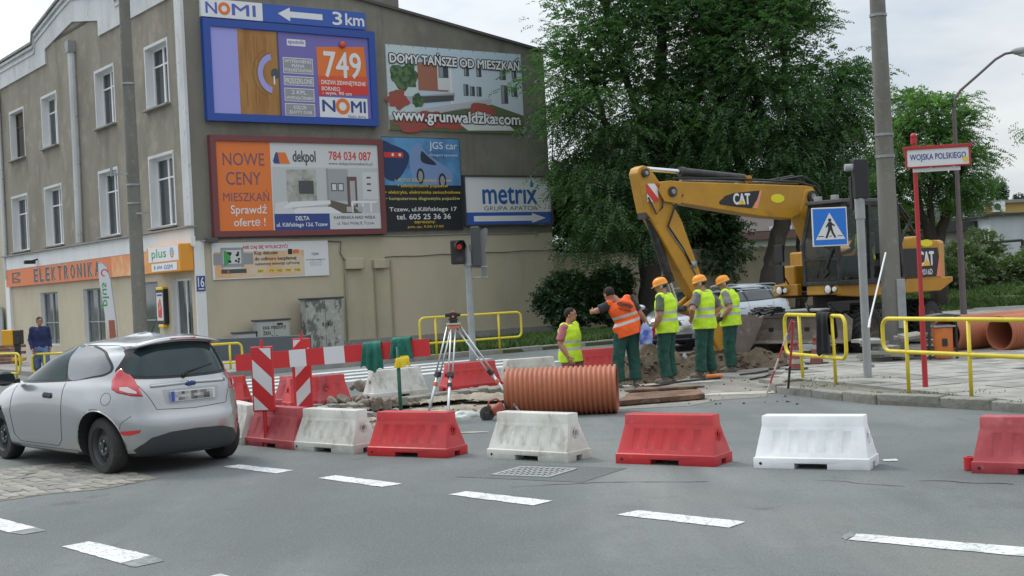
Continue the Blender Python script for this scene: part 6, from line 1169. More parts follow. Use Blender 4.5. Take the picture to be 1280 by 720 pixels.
# ------------------------------------------------------------------ excavated earth behind the workers
def heap(name, label, fn, x0, x1, y0, y1, n, m):
    V = []; F = []; nx = n; ny = int(n*(y1-y0)/(x1-x0))+2
    for j in range(ny+1):
        for i in range(nx+1):
            x = x0+(x1-x0)*i/nx; y = y0+(y1-y0)*j/ny; z = fn(x, y); V.append((x+.02*noise.noise(Vector((x*9, y*9, 1))), y, z))
    for j in range(ny):
        for i in range(nx):
            a = j*(nx+1)+i
            if max(V[a][2], V[a+1][2], V[a+nx+2][2], V[a+nx+1][2]) > -.015: F.append((a, a+1, a+nx+2, a+nx+1))
    b = MB(); b.add(V, F, m); o = b.build(name, None, smooth=True); tag(o, label, 'earth'); o['kind'] = 'stuff'; return o
pk = [(at(806, 430, 23.3), .60, .42, .5), (at(790, 450, 22.9), .42, .5, .45), (at(760, 460, 22.7), .22, .5, .4), (at(840, 450, 24.0), .40, .5, .4), (at(870, 455, 24.4), .36, .5, .4), (at(900, 455, 24.8), .30, .5, .4), (at(945, 455, 25.2), .36, .6, .4), (at(985, 455, 25.6), .26, .6, .4), (at(1010, 455, 25.6), .15, .6, .4)]
def hf(x, y):
    z = 0
    for p, h, rx, ry in pk: r2 = ((x-p.x)/rx)**2+((y-p.y)/ry)**2; z = max(z, h*math.exp(-r2*.9)) if z < .02 else max(z, h*math.exp(-r2*.9))+.12*min(z, h*math.exp(-r2*.9))
    v = Vector((x, y, 0)); z *= 1+.35*noise.noise(v*3.1)+.22*noise.noise(v*8)+.16*noise.noise(v*19); return z-.05+.03*noise.noise(v*14)
heap('earth_heap', 'long heap of dug-out brown earth behind the workers', hf, pk[2][0].x-1.0, pk[-1][0].x+.9, 21.9, 26.6, 130, SOIL)
CL = [stone(.06, k+9, SOIL) for k in range(4)]; b = MB(); random.seed(4)
for i in range(300):
    p, h, rx, ry = random.choice(pk); x, y = p.x+random.gauss(0, rx*.8), p.y+random.gauss(0, ry*.9); z = max(0, hf(x, y)); me = random.choice(CL); s_ = random.uniform(.25, 1.1); M_ = Matrix.Translation((x, y, z+.01)) @ Matrix.Rotation(random.random()*6, 4, 'Z') @ Matrix.Scale(s_, 4); b.add([tuple(M_ @ v.co) for v in me.vertices], [tuple(f.vertices) for f in me.polygons], SOIL)
for i in range(110):
    q = g(random.uniform(770, 1000), random.uniform(472, 506)); me = random.choice(CL); s_ = random.uniform(.08, .35); M_ = Matrix.Translation((q.x, q.y, .010)) @ Matrix.Scale(s_, 4); b.add([tuple(M_ @ v.co) for v in me.vertices], [tuple(f.vertices) for f in me.polygons], SOIL)
for i in range(160):
    q = g(random.uniform(420, 640), random.uniform(500, 522)); me = random.choice(CL); s_ = random.uniform(.1, .5); M_ = Matrix.Translation((q.x, q.y, -.09)) @ Matrix.Scale(s_, 4); b.add([tuple(M_ @ v.co) for v in me.vertices], [tuple(f.vertices) for f in me.polygons], STN)
o = b.build('earth_clods', None, kind='stuff', fixn=False); tag(o, 'loose clods of earth scattered round the dug-up street', 'earth')
A_ = [g(*p) for p in ((640, 497), (560, 500), (500, 505), (440, 512))]
def hf2(x, y):
    z = -.2
    for i in range(len(A_)-1):
        a, c = A_[i].to_2d(), A_[i+1].to_2d(); p = Vector((x, y)); d_ = c-a; tt = max(0, min(1, (p-a).dot(d_)/d_.dot(d_))); r = (a+d_*tt-p).length; z = max(z, .10*math.exp(-(r/.28)**2)-.06)
    v = Vector((x, y, 4)); return z+.05*noise.noise(v*4)+.04*noise.noise(v*11)
hq = g(560, 496); heap('sand_ridge', 'low ridge of sandy dirt along the broken asphalt edge', lambda x, y: hf2(x, y-.45), A_[-1].x-.5, A_[0].x+.6, 18.6, 23.2, 110, SANDY)
# ------------------------------------------------------------------ cars
def smooth01(x, a, b): t = max(0, min(1, (x-a)/(b-a))); return t*t*(3-2*t)
class Car:
    """body as a stack of plan-view outlines, with real wheel arches; trim is projected on to the shell"""
    def __init__(s, label, paint, rear, wb=2.49, track=1.46, rows=None, wr=.30, group=None, heading=None, roofc=.030, waist=None):
        s.t = thing('parked_car' if group else 'hatchback_car', label, 'car', (rear.x, rear.y, 0), math.atan2(heading[1], heading[0]), group); s.paint = paint; s.wb = wb; s.wr = wr; s.tr = track
        n = 96; V = []; s.rows = rows
        for (z, xr, xf, w_, e_r, e_f, zc) in rows:
            xc = (xr+xf)/2; a = (xf-xr)/2
            for j in range(n):
                t = 2*math.pi*(j+.5)/n; c, si = math.cos(t), math.sin(t); ex = e_f if c > 0 else e_r; x = xc+a*math.copysign(abs(c)**(2/ex), c); y = w_*math.copysign(abs(si)**(2/max(ex, 3.4)), si)
                # plan taper: narrower nose and tail
                fr = (x-xc)/a; y *= 1-.07*max(0, fr)**3-.055*max(0, -fr)**3
                if z < .80:
                    for wx in (0, wb):
                        k = math.exp(-((x-wx)/.40)**2)*math.exp(-((z-.55)/.28)**2); y += math.copysign(.028*k, y)*(abs(si) > .5)
                zz = z - zc*((x-xc)**2)/(a*a+1e-6) - (roofc*(y/w_)**2*2 if z > 1.3 else 0)
                V.append((x, y, zz))
        F = []; m = len(rows)
        for i in range(m-1):
            for j in range(n): F.append((i*n+j, i*n+(j+1) % n, (i+1)*n+(j+1) % n, (i+1)*n+j))
        F.append(tuple(reversed(range(n)))); V.append(((rows[-1][1]+rows[-1][2])/2, 0, rows[-1][0]+.004)); 
        for j in range(n): F.append(((m-1)*n+j, (m-1)*n+(j+1) % n, len(V)-1))
        b = MB(); b.add(V, F, paint); me = b.mesh('body', smooth=True); o = bpy.data.objects.new('tmp', me); COL.objects.link(o)
        ss = o.modifiers.new('s', 'SUBSURF'); ss.levels = 1
        cu = MB()
        for wx in (0, wb):
            for sd_ in (-1, 1): cu.cyl((wx, sd_*(track/2-.20), wr+.015), (wx, sd_*(track/2+.5), wr+.015), wr+.055, BLKP, n=40)
        co = bpy.data.objects.new('cut', cu.mesh('cut')); COL.objects.link(co); bo = o.modifiers.new('b', 'BOOLEAN'); bo.object = co; bo.solver = 'EXACT'
        dg = bpy.context.evaluated_depsgraph_get(); dg.update(); m2 = bpy.data.meshes.new_from_object(o.evaluated_get(dg)); bpy.data.objects.remove(o); bpy.data.objects.remove(co); m2.name = 'body'; m2.materials.clear(); m2.materials.append(paint); m2.materials.append(BLKP)
        for p in m2.polygons:
            c = p.center; k = 0
            for wx in (0, wb):
                rr_ = math.hypot(c.x-wx, c.z-wr-.015)
                if abs(rr_-(wr+.055)) < .012 and abs(p.normal.y) < .35: k = 1
                if rr_ < wr+.05: k = 1
            if p.normal.z < -.6 and c.z < .3: k = 1
            p.material_index = k; p.use_smooth = k == 0
        s.body = bpy.data.objects.new('body', m2); COL.objects.link(s.body); s.body.parent = s.t
        s.bvh = BVHTree.FromPolygons([v.co.copy() for v in m2.vertices], [tuple(q.vertices) for q in m2.polygons])
    def hit(s, uv, view, dist=4):
        """view: (origin function, direction)"""
        o, d = view(uv); h = s.bvh.ray_cast(o, d)
        return (h[0], h[1]) if h[0] else (None, None)
    side = staticmethod(lambda uv: (Vector((uv[0], 3, uv[1])), Vector((0, -1, 0))))
    sideR = staticmethod(lambda uv: (Vector((uv[0], -3, uv[1])), Vector((0, 1, 0))))
    rear = staticmethod(lambda uv: (Vector((-3, uv[0], uv[1])), Vector((1, 0, 0))))
    front = staticmethod(lambda uv: (Vector((8, uv[0], uv[1])), Vector((-1, 0, 0))))
    topv = staticmethod(lambda uv: (Vector((uv[0], uv[1], 3)), Vector((0, 0, -1))))
    @staticmethod
    def diag(sg, k=.62):
        d = Vector((1, -sg*k, 0)).normalized(); e_ = Vector((d.y, -d.x, 0))*(-1)
        return lambda uv: (Vector((0, 0, uv[1]))+e_*uv[0]-d*3, d)
    def patch(s, name, poly, view, m, off=.004, step=.035, parent=None, label=None, thick=0, cv=False):
        P = [Vector(p) for p in (curvy(poly, 4) if cv else poly)]; pts = []
        for i in range(len(P)):
            a, c = P[i], P[(i+1) % len(P)]; k = max(1, int((c-a).length/step))
            for j in range(k): pts.append(a.lerp(c, j/k))
        nb_ = len(pts); xs = [p.x for p in P]; ys = [p.y for p in P]; x = min(xs)+step/2
        while x < max(xs):
            y = min(ys)+step/2
            while y < max(ys):
                q = Vector((x, y))
                if inside(q, P) and edge_dist(q, P) > step*.45: pts.append(q)
                y += step
            x += step
        r = delaunay_2d_cdt(pts, [(i, (i+1) % nb_) for i in range(nb_)], [list(range(nb_))], 1, 1e-5); V = []; ok = []
        for q in r[0]:
            h, n_ = s.hit(q, view); ok.append(h is not None); V.append(h+n_.normalized()*off if h is not None else Vector((0, 0, 0)))
        F = [tuple(f) for f in r[2] if all(ok[i] for i in f)]
        me = bpy.data.meshes.new(name); me.from_pydata([tuple(v) for v in V], [], F); me.materials.append(m); me.polygons.foreach_set('use_smooth', [True]*len(F)); o = bpy.data.objects.new(name, me); COL.objects.link(o); o.parent = parent or s.t
        if thick: md = o.modifiers.new('s', 'SOLIDIFY'); md.thickness = thick; md.offset = 1
        if label: o['label'] = label
        return o
    def line(s, name, pts, view, m=None, wd=.004, off=.0015, closed=False):
        m = m or BLKP; P = [Vector(p) for p in pts]; q = []
        for i in range(len(P)-(0 if closed else 1)):
            a, c = P[i], P[(i+1) % len(P)]; k = max(1, int((c-a).length/.04))
            for j in range(k): q.append(a.lerp(c, j/k))
        if not closed: q.append(P[-1])
        H = [s.hit(x, view) for x in q]; H = [h[0]+h[1].normalized()*off for h in H if h[0] is not None]
        if len(H) < 2: return
        b = MB(); b.tube(H, wd, m, 6, closed=closed); return b.build(name, s.t, smooth=True)
    def wheels(s, w_=.19, cap=False):
        proto = None
        for wx in (0, s.wb):
            for sd_ in (1, -1):
                c = (wx, sd_*(s.tr/2-.085+.02), s.wr)
                if proto is None or True:
                    r = s.wr; T = MB(); T.lathe([(r*.66, -w_/2), (r*.80, -w_/2), (r*.93, -w_/2+.004), (r*.985, -w_/2+.022), (r, -w_/2+.045), (r, w_/2-.045), (r*.985, w_/2-.022), (r*.93, w_/2-.004), (r*.80, w_/2), (r*.66, w_/2), (r*.66, -w_/2)], RUBBER, 40, (0, 0, 0), 'y')
                    o = thing('wheel', '', ''); del o['label'], o['category']; bpy.data.objects.remove(o)
                    tw = T.build('wheel', s.t, auto=True); tw.location = c; 
                    if sd_ < 0: tw.rotation_euler = (0, 0, math.pi)
                    rm_ = s.rimm; rb = MB(); rb.lathe([(0, w_/2-.05), (r*.20, w_/2-.05), (r*.24, w_/2-.035), (r*.34, w_/2-.03), (r*.44, w_/2-.065), (r*.58, w_/2-.07), (r*.63, w_/2-.02), (r*.68, w_/2-.005), (r*.68, -w_/2+.01)], rm_, 36, (0, 0, 0), 'y'); rb.build('rim', tw, auto=True)
                    hb = MB(); hb.cyl((0, w_/2-.055, 0), (0, w_/2-.018, 0), r*.115, rm_, n=16)
                    for k in range(4): a = math.pi/2*k+.4; hb.cyl((r*.2*math.cos(a), w_/2-.05, r*.2*math.sin(a)), (r*.2*math.cos(a), w_/2-.03, r*.2*math.sin(a)), .013, CHROME, n=8)
                    for k in range(14): a = 2*math.pi*k/14; hb.box((r*.51*math.cos(a), w_/2-.066, r*.51*math.sin(a)), (.03, .006, .018), BLACK, rot=Matrix.Rotation(-a, 3, 'Y'))
                    hb.build('hub', tw)
rimdark = flat('steel_rim_black', (.035, .037, .04), .5); rimalu = flat('rim_silver', (.35, .36, .37), .35, metal=.5)
def carpaint(name, c):
    m = mat(name, c, .30, .72, coat=1.0); return m
SILV = carpaint('silver_car_paint', (.40, .415, .425)); SILV2 = mat('silver_estate_paint', (.50, .55, .60), .35, .35, coat=.8)
# --- silver hatchback, rear-left three-quarter view
#        z     rear   front  half-w  exp_r exp_f  z-curve
rowsH = [(.17, -.56, 3.02, .74, 3.4, 2.6, 0), (.19, -.60, 3.12, .80, 3.6, 2.6, 0), (.26, -.645, 3.20, .835, 3.7, 2.6, 0), (.40, -.665, 3.27, .850, 3.8, 2.6, 0), (.52, -.665, 3.29, .856, 3.8, 2.5, 0), (.58, -.655, 3.28, .860, 3.8, 2.5, 0), (.62, -.625, 3.26, .862, 3.9, 2.4, 0), (.70, -.61, 3.20, .860, 3.9, 2.4, 0),
         (.78, -.60, 3.08, .852, 3.9, 2.4, 0), (.84, -.59, 2.94, .842, 3.9, 2.45, 0), (.90, -.575, 2.72, .825, 3.8, 2.5, 0), (.945, -.56, 2.46, .800, 3.6, 2.6, 0), (.985, -.545, 2.28, .775, 3.4, 2.75, 0), (1.05, -.52, 2.10, .745, 3.4, 2.9, 0), (1.14, -.48, 1.86, .705, 3.4, 3.0, 0), (1.24, -.435, 1.63, .655, 3.4, 3.0, 0), (1.32, -.39, 1.43, .615, 3.4, 3.0, .010), (1.375, -.36, 1.28, .580, 3.4, 3.0, .02), (1.42, -.40, 1.14, .545, 4.5, 3.2, .04), (1.448, -.30, .98, .44, 4, 3, .05), (1.462, -.10, .76, .28, 3, 3, .04), (1.468, .1, .55, .13, 2.5, 2.5, .02)]
rw = Vector((-3.86, 14.42, 0)); hd = Vector((-.687, .727, 0))
car = Car('silver three-door hatchback seen from behind at the left', SILV, rw, rows=rowsH, heading=hd); car.rimm = rimdark; car.wheels(); car.t.scale = (1.035, 1, 1)
CG = mat('car_glass', (.020, .040, .044), .03, spec=.42); CGD = mat('door_glass', (.022, .046, .042), .08, spec=.06, col2=(.02, .035, .035), scale=3); CGq = mat('car_quarter_glass_painted_sky', (.12, .13, .145), .06, spec=.7, coat=.4)  # quarter glass colour is paled to paint in the sky's reflection
LAMPR = mat('tail_lamp_red', (.52, .012, .02), .12, spec=.8, coat=.8); LAMPW = flat('tail_lamp_clear', (.62, .56, .56), .15)
side = Car.side; SL = [('side', Car.side), ('sideR', Car.sideR)]
for nm, vw in SL:
    car.patch('window_seal', [(2.06, .945), (1.75, 1.14), (1.42, 1.285), (1.10, 1.345), (.5, 1.352), (.16, 1.305), (-.03, 1.215), (-.13, 1.11), (-.06, 1.045), (.14, 1.015), (.8, .965)], vw, BLKP, .003, cv=True, step=.03)
    car.patch('door_glass', [(1.84, .985), (1.62, 1.15), (1.34, 1.275), (1.08, 1.323), (.86, 1.33), (.68, .985), (1.2, .970), (1.82, .958)], vw, CGD, .006)
    car.patch('quarter_glass', [(.81, 1.332), (.5, 1.335), (.18, 1.290), (-.0, 1.205), (-.10, 1.11), (-.04, 1.06), (.15, 1.032), (.62, .998)], vw, CGq, .006, cv=True)
    car.line('door_seam', [(1.98, .93), (2.02, .60), (1.95, .34), (1.80, .27), (.82, .27), (.72, .34), (.68, .60), (.66, .96)], vw, wd=.0035, off=.0005)
    car.line('sill_seam', [(2.1, .235), (.4, .235)], vw, wd=.004, off=-.001)
    car.line('bumper_seam', [(-.44, .62), (-.34, .54), (-.30, .34)], vw, wd=.003, off=0)
    o = car.patch('door_handle', [(.90, .80), (.92, .845), (1.08, .85), (1.12, .825), (1.10, .79), (.94, .785)], vw, BLKP, .012, step=.02, thick=.02)
    sg = 1 if nm == 'side' else -1
    car.line('wheel_arch_lip', [( (car.wr+.062)*math.cos(a), car.wr+.015+(car.wr+.062)*math.sin(a)) for a in [math.pi*k/16 for k in range(0, 17)]], vw, m=SILV, wd=.008, off=-.003)
    b = MB(); b.sphere((1.92, sg*.93, .99), (.07, .125, .085), BLKP, 16, 10); b.box((1.92, sg*.82, .955), (.06, .12, .05), BLKP); mo_ = b.build('mirror', car.t, smooth=True)
    b = MB(); b.box((1.853, sg*.93, .99), (.01, .16, .11), GLASSD); b.build('mirror_glass', mo_)
pts = [(-.15+.065*math.cos(2*math.pi*k/22), .80+.065*math.sin(2*math.pi*k/22)) for k in range(22)]
car.line('fuel_flap', pts, Car.side, wd=.0028, off=0, closed=True)
# rear: wide black glass, lamps, plate recess, lower grey bumper
car.patch('rear_glass_seal', [(-.635, 1.07), (-.595, 1.15), (-.535, 1.24), (-.46, 1.318), (0, 1.36), (.46, 1.318), (.535, 1.24), (.595, 1.15), (.635, 1.07), (.58, 1.015), (.45, .99), (0, .98), (-.45, .99), (-.58, 1.015)], Car.rear, BLKP, .003, cv=True)
car.patch('rear_glass', [(-.59, 1.085), (-.555, 1.15), (-.495, 1.225), (-.43, 1.29), (0, 1.33), (.43, 1.29), (.495, 1.225), (.555, 1.15), (.59, 1.085), (.54, 1.035), (.4, 1.015), (0, 1.005), (-.4, 1.015), (-.54, 1.035)], Car.rear, CG, .007, cv=True)
for sg in (1, -1):
    v = Car.diag(sg)
    L1 = [(.0, 0)]
    def dz(x, y): d = Vector((1, -sg*.62, 0)).normalized(); e_ = Vector((d.y, -d.x, 0))*(-1); return Vector((x, y, 0)).dot(e_)
    pc = [dz(-.50, sg*.70), dz(-.30, sg*.80), dz(-.58, sg*.60)]
    u0 = dz(-.55, sg*.72); q = sg
    u0 += q*.05; poly = [(u0+q*.02, 1.11), (u0+q*.06, 1.085), (u0+q*.115, 1.0), (u0+q*.12, .90), (u0+q*.06, .86), (u0-q*.08, .825), (u0-q*.20, .815), (u0-q*.16, .91), (u0-q*.10, 1.02), (u0-q*.04, 1.075)]
    lo_ = car.patch('tail_light', poly, v, LAMPR, .006, step=.02, thick=.008)
    car.patch('reversing_lens', [(u0+q*.03, .915), (u0-q*.05, .915), (u0-q*.14, .865), (u0-q*.14, .845), (u0-q*.05, .86), (u0+q*.03, .885)], v, LAMPW, .016, step=.02, parent=lo_)
    car.patch('bumper_reflector', [(u0+q*.045, .425), (u0+q*.05, .465), (u0-q*.17, .475), (u0-q*.15, .445), (u0-q*.05, .42)], v, LAMPR, .004, step=.02)
car.patch('lower_bumper', [(-.66, .19), (-.58, .30), (-.48, .39), (-.30, .435), (0, .445), (.30, .435), (.48, .39), (.58, .30), (.66, .19)], Car.rear, mat('grey_bumper_plastic', (.035, .038, .042), .65, bump=.2), .004)
car.patch('plate_recess', [(-.31, .735), (-.33, .87), (.33, .87), (.31, .735), (.27, .71), (-.27, .71)], Car.rear, flat('recess_paint', (.36, .37, .39), .4, metal=.4), .002)
car.patch('chrome_strip', [(-.44, .90), (-.44, .93), (0, .943), (.44, .93), (.44, .90), (0, .91)], Car.rear, flat('satin_strip', (.46, .47, .48), .28, metal=.6), .012, thick=.01)
car.line('hatch_seam', [(-.59, 1.04), (-.53, .92), (-.45, .77), (-.41, .675), (0, .655), (.41, .675), (.45, .77), (.53, .92), (.59, 1.04)], Car.rear, wd=.0035, off=0)
h, _ = car.hit((0, .79), Car.rear); hx = h.x-.016
b = MB(); b.box((hx, 0, .795), (.012, .52, .112), flat('plate_white', (.62, .63, .64), .4)); po = b.build('number_plate', car.t, bevel=.004); b = MB(); b.box((hx-.0075, .24, .795), (.004, .04, .105), BLUE); random.seed(12)
PX = [flat('plate_blur_%d' % i, (c, c*.99, c*.97), .6) for i, c in enumerate((.08, .20, .35, .5, .14, .42))]
for i in range(12):
    for j in range(3): b.box((hx-.0075, .195-i*.037, .795+(j-1)*.030), (.003, .037, .030), random.choice(PX))
b.build('blurred_characters', po)
h, _ = car.hit((0, .915), Car.rear); b = MB(); b.sphere((h.x-.014, 0, .915), (.012, .065, .028), flat('badge_blue', (.02, .05, .16), .2), 18, 8); b.lathe([(.027, 0), (.031, -.006), (.034, 0)], CHROME, 20, (h.x-.016, 0, .915), 'x'); o = b.build('badge', car.t, smooth=True)
h1, _ = car.hit((.02, 1.04), Car.rear); h2, _ = car.hit((-.32, 1.10), Car.rear); h0, _ = car.hit((.06, 1.0), Car.rear)
b = MB(); b.cyl(h0+Vector((-.03, 0, 0)), h0+Vector((.0, 0, 0)), .022, BLKP); b.tube([h0-Vector((.03, 0, 0)), h1-Vector((.03, .0, .0)), h2-Vector((.018, 0, 0))], [.016, .012, .006], BLKP, 8); b.build('rear_wiper', car.t, smooth=True)
h, _ = car.hit((0, 1.37), Car.rear); b = MB()
vs = []; nn = 16
for i in range(nn+1):
    y = -.50+1.0*i/nn; k = (y/.50)**2; vs += [(-.475+.085*k, y, 1.392-.060*k), (-.25-.06*k, y, 1.440-.095*k), (-.28+.02*k, y, 1.36-.05*k), (-.468+.095*k, y, 1.374-.062*k)]
b.add(vs, [(4*i+q, 4*i+(q+1) % 4, 4*i+4+(q+1) % 4, 4*i+4+q) for i in range(nn) for q in range(4)]+[(0, 1, 2, 3), (4*nn+3, 4*nn+2, 4*nn+1, 4*nn)], SILV); sp = b.build('spoiler', car.t, smooth=True); b = MB(); b.box((-.466, 0, 1.394), (.012, .30, .014), LAMPR); b.build('brake_light', sp, bevel=.004)
car.line('roof_seam', [(-.25, .50), (.2, .545), (1.1, .53)], Car.topv, m=BLKP, wd=.004, off=0); car.line('roof_seam', [(-.25, -.50), (.2, -.545), (1.1, -.53)], Car.topv, m=BLKP, wd=.004, off=0)
car.patch('windscreen', [(-.50, .97), (-.44, 1.24), (-.36, 1.34), (.36, 1.34), (.44, 1.24), (.50, .97)], Car.front, CG, .006)
b = MB(); b.cyl((.2, 0, 1.45), (.05, 0, 1.62), .006, BLKP, .003, 6); b.build('aerial', car.t)
b = MB(); b.box((1.2, 0, .20), (2.6, 1.2, .06), BLKP); b.box((.05, 0, .28), (.5, 1.1, .14), BLKM); b.build('underbody', car.t)
# --- parked estate and hatch behind the workers (front-left view)
rowsE = [(.18, -.85, 3.40, .78, 3.4, 2.8, 0), (.28, -.92, 3.52, .86, 3.7, 2.8, 0), (.50, -.95, 3.58, .88, 3.8, 2.7, 0), (.65, -.93, 3.54, .885, 3.8, 2.6, 0), (.78, -.90, 3.40, .88, 3.8, 2.6, 0), (.88, -.88, 3.15, .865, 3.8, 2.8, 0), (.96, -.85, 2.70, .83, 3.6, 3.0, 0), (1.04, -.81, 2.42, .78, 3.4, 3.0, 0), (1.16, -.72, 2.12, .72, 3.4, 3.0, 0), (1.28, -.62, 1.80, .665, 3.4, 3.0, .01), (1.38, -.52, 1.52, .61, 3.4, 3.0, .03), (1.43, -.44, 1.30, .55, 4, 3, .04), (1.46, -.30, 1.05, .42, 4, 3, .04), (1.475, 0, .7, .2, 3, 3, .02)]
def parked(label, rear, hd, paint, rows, wb):
    c = Car(label, paint, rear, wb=wb, track=1.50, rows=rows, wr=.315, group='cars parked along the cream wall', heading=hd); c.rimm = rimalu; c.wheels()
    for nm, vw in SL:
        c.patch('window_seal', [(2.45, .99), (2.0, 1.22), (1.62, 1.36), (.9, 1.405), (.1, 1.385), (-.36, 1.315), (-.60, 1.11), (-.46, 1.05), (.8, 1.01)], vw, BLKP, .003, step=.06)
        for pl in ([(2.25, 1.03), (1.9, 1.22), (1.55, 1.335), (1.22, 1.365), (1.18, 1.03)], [(1.10, 1.03), (1.14, 1.37), (.5, 1.375), (.22, 1.365), (.12, 1.05)], [(.04, 1.06), (.14, 1.36), (-.33, 1.30), (-.58, 1.12), (-.45, 1.07)]): c.patch('side_window', pl, vw, GLASSD, .007, step=.06)
        c.line('door_seam', [(2.2, .95), (2.2, .3), (1.15, .28), (1.15, .98)], vw); c.line('door_seam', [(1.10, .28), (.5, .28), (.2, .6), (.16, .98)], vw)
        c.patch('door_handle', [(1.3, .86), (1.48, .86), (1.48, .83), (1.3, .83)], vw, paint, .02, thick=.01); c.patch('door_handle', [(.25, .88), (.43, .88), (.43, .85), (.25, .85)], vw, paint, .02, thick=.01)
        sg = 1 if nm == 'side' else -1; b = MB(); b.sphere((2.25, sg*.98, 1.05), (.08, .12, .08), paint, 14, 8); b.box((2.25, sg*.88, 1.0), (.06, .12, .04), BLKP); b.build('mirror', c.t, smooth=True)
        v = Car.diag(sg); u0 = (Vector((-.80, sg*.74, 0))).dot(Vector((-sg*.62, -1, 0)).normalized()*-1)
        c.patch('tail_light', [(-.82, .78), (-.80, .98), (-.62, 1.06), (-.52, .98), (-.56, .80)], vw, LAMPR, .008, step=.04)
        c.patch('headlight', [(3.36, .62), (3.30, .76), (2.95, .86), (3.0, .72), (3.15, .62)], vw, mat('headlamp_glass', (.45, .48, .5), .1, spec=1), .008, step=.04)
    c.patch('windscreen', [(-.62, 1.03), (-.52, 1.28), (-.42, 1.38), (.42, 1.38), (.52, 1.28), (.62, 1.03)], Car.front, GLASSD, .007, step=.05)
    c.patch('grille', [(-.42, .62), (-.46, .74), (.46, .74), (.42, .62)], Car.front, BLKP, .006, step=.05); c.patch('lower_grille', [(-.55, .26), (-.6, .42), (.6, .42), (.55, .26)], Car.front, BLKP, .006, step=.05)
    for sg in (1, -1): c.patch('headlight', [(sg*.50, .62), (sg*.52, .77), (sg*.80, .80), (sg*.82, .68), (sg*.75, .60)], Car.front, mat('headlamp_glass', (.45, .48, .5), .1), .008, step=.04); c.patch('fog_light', [(sg*.62, .34), (sg*.62, .42), (sg*.76, .43), (sg*.77, .36)], Car.front, flat('indicator_amber', (.75, .16, .03), .3), .012, step=.03)
    c.patch('number_plate', [(-.26, .46), (-.26, .57), (.26, .57), (.26, .46)], Car.front, WHITE, .014, step=.05); c.patch('rear_glass', [(-.60, 1.04), (-.5, 1.3), (.5, 1.3), (.60, 1.04)], Car.rear, GLASSD, .007, step=.05)
    b = MB()
    for sg in (1, -1): b.tube([(-.3, sg*.50, 1.43), (-.2, sg*.50, 1.465), (1.1, sg*.50, 1.475), (1.25, sg*.50, 1.44)], .012, paint, 6)
    b.build('roof_rail', c.t); return c
hE = -U2v; rE = at(957, 400, 37.0); parked('silver-blue estate car parked behind the workers, its tail near the crooked tree', Vector((rE.x-.25, 37.0, 0)), hE, SILV2, rowsE, 2.70)
rowsF = [(r[0], r[1]+.25, r[2]-.10, r[3], *r[4:]) for r in rowsE]; hF = Vector((-.42, -.908, 0)); rF = at(830, 400, 31.0); parked('silver car facing the camera between the orange vest and the helmeted workers', Vector((rF.x, 31.0, 0))-hF*3.45, hF, carpaint('grey_silver_paint', (.46, .48, .50)), rowsF, 2.55)
# ------------------------------------------------------------------ wheeled excavator
CATY = layered('excavator_yellow', (.50, .255, .016), [((.40, .20, .018), 1.3, .42, .62, .8, U1), ((.24, .14, .035), 3.5, .56, .74, .7, U1), ((.17, .12, .06), 12, .64, .76, .5, U1)], .45, .1, 40)
DIRTM = layered('muddy_steel', (.19, .16, .135), [((.12, .10, .085), 2, .42, .62, .9, (1, 1, .4)), ((.32, .27, .22), 5, .55, .7, .8, U1), ((.07, .06, .05), 9, .6, .76, .6, U1)], .9, .5, 30)
BLKG = layered('greasy_black', (.022, .022, .022), [((.07, .06, .05), 4, .5, .68, .8, U1)], .6, .2, 40)
EX = Vector((6.94, 27.76, 0)); ex = thing('excavator', 'yellow wheeled excavator with raised boom and black cab, parked across the dug-up street', 'excavator', tuple(EX))
aU = math.atan2(-.545, -.839); aC = math.atan2(-.743, -.669)
UM = Matrix.Translation(EX) @ Matrix.Rotation(aU, 4, 'Z'); CM = Matrix.Translation(EX) @ Matrix.Rotation(aC, 4, 'Z')
def EB(name, fn, M_, parent=ex, bevel=0, smooth=False, auto=False, label=None):
    b = MB(M_); fn(b); return b.build(name, parent, world=True, bevel=bevel, smooth=smooth, auto=auto, label=label)
# undercarriage
def f(b):
    b.box((0, 0, .82), (3.3, .95, .34), BLKG); b.box((1.35, 0, .62), (.35, 1.9, .26), BLKG); b.box((-1.35, 0, .62), (.35, 1.9, .26), BLKG); b.cyl((0, 0, .98), (0, 0, 1.24), .62, BLKG, n=28)
    b.box((1.9, 0, .80), (.5, .8, .3), BLKG); b.box((.0, .72, .72), (1.3, .5, .42), BLKG); b.box((0, -.72, .72), (1.3, .5, .42), BLKG); b.box((1.7, .2, .98), (.7, .8, .05), GREYPT)
EB('chassis', f, CM, bevel=.02)
for wx in (1.32, -1.42):
    for sd_ in (1, -1):
        for k, yy in enumerate((.88, 1.18)):
            T = MB(); r = .52; w_ = .27
            T.lathe([(r*.55, -w_/2), (r*.80, -w_/2), (r*.94, -w_/2+.03), (r*.97, -w_/2+.06), (r*.97, w_/2-.06), (r*.94, w_/2-.03), (r*.80, w_/2), (r*.55, w_/2), (r*.55, -w_/2)], RUBBER, 36, axis='y')
            for i in range(26):
                a = 2*math.pi*i/26
                for s2 in (-1, 1): T.box((r*.985*math.cos(a+s2*.05), s2*w_*.26, r*.985*math.sin(a+s2*.05)), (.045, w_*.5, .045), RUBBER, rot=Matrix.Rotation(-a, 3, 'Y') @ Matrix.Rotation(s2*.5, 3, 'X'))
            o = T.build('wheel', ex, world=True); o.matrix_basis = CM @ Matrix.Translation((wx, sd_*yy, r))
            rb = MB(); rb.lathe([(0, sd_*.02), (r*.2, sd_*.02), (r*.25, sd_*.05), (r*.35, sd_*.04), (r*.5, sd_*.10), (r*.56, sd_*.13), (r*.56, -sd_*.1)], DIRTM, 28, axis='y'); rb.build('rim', o, auto=True)
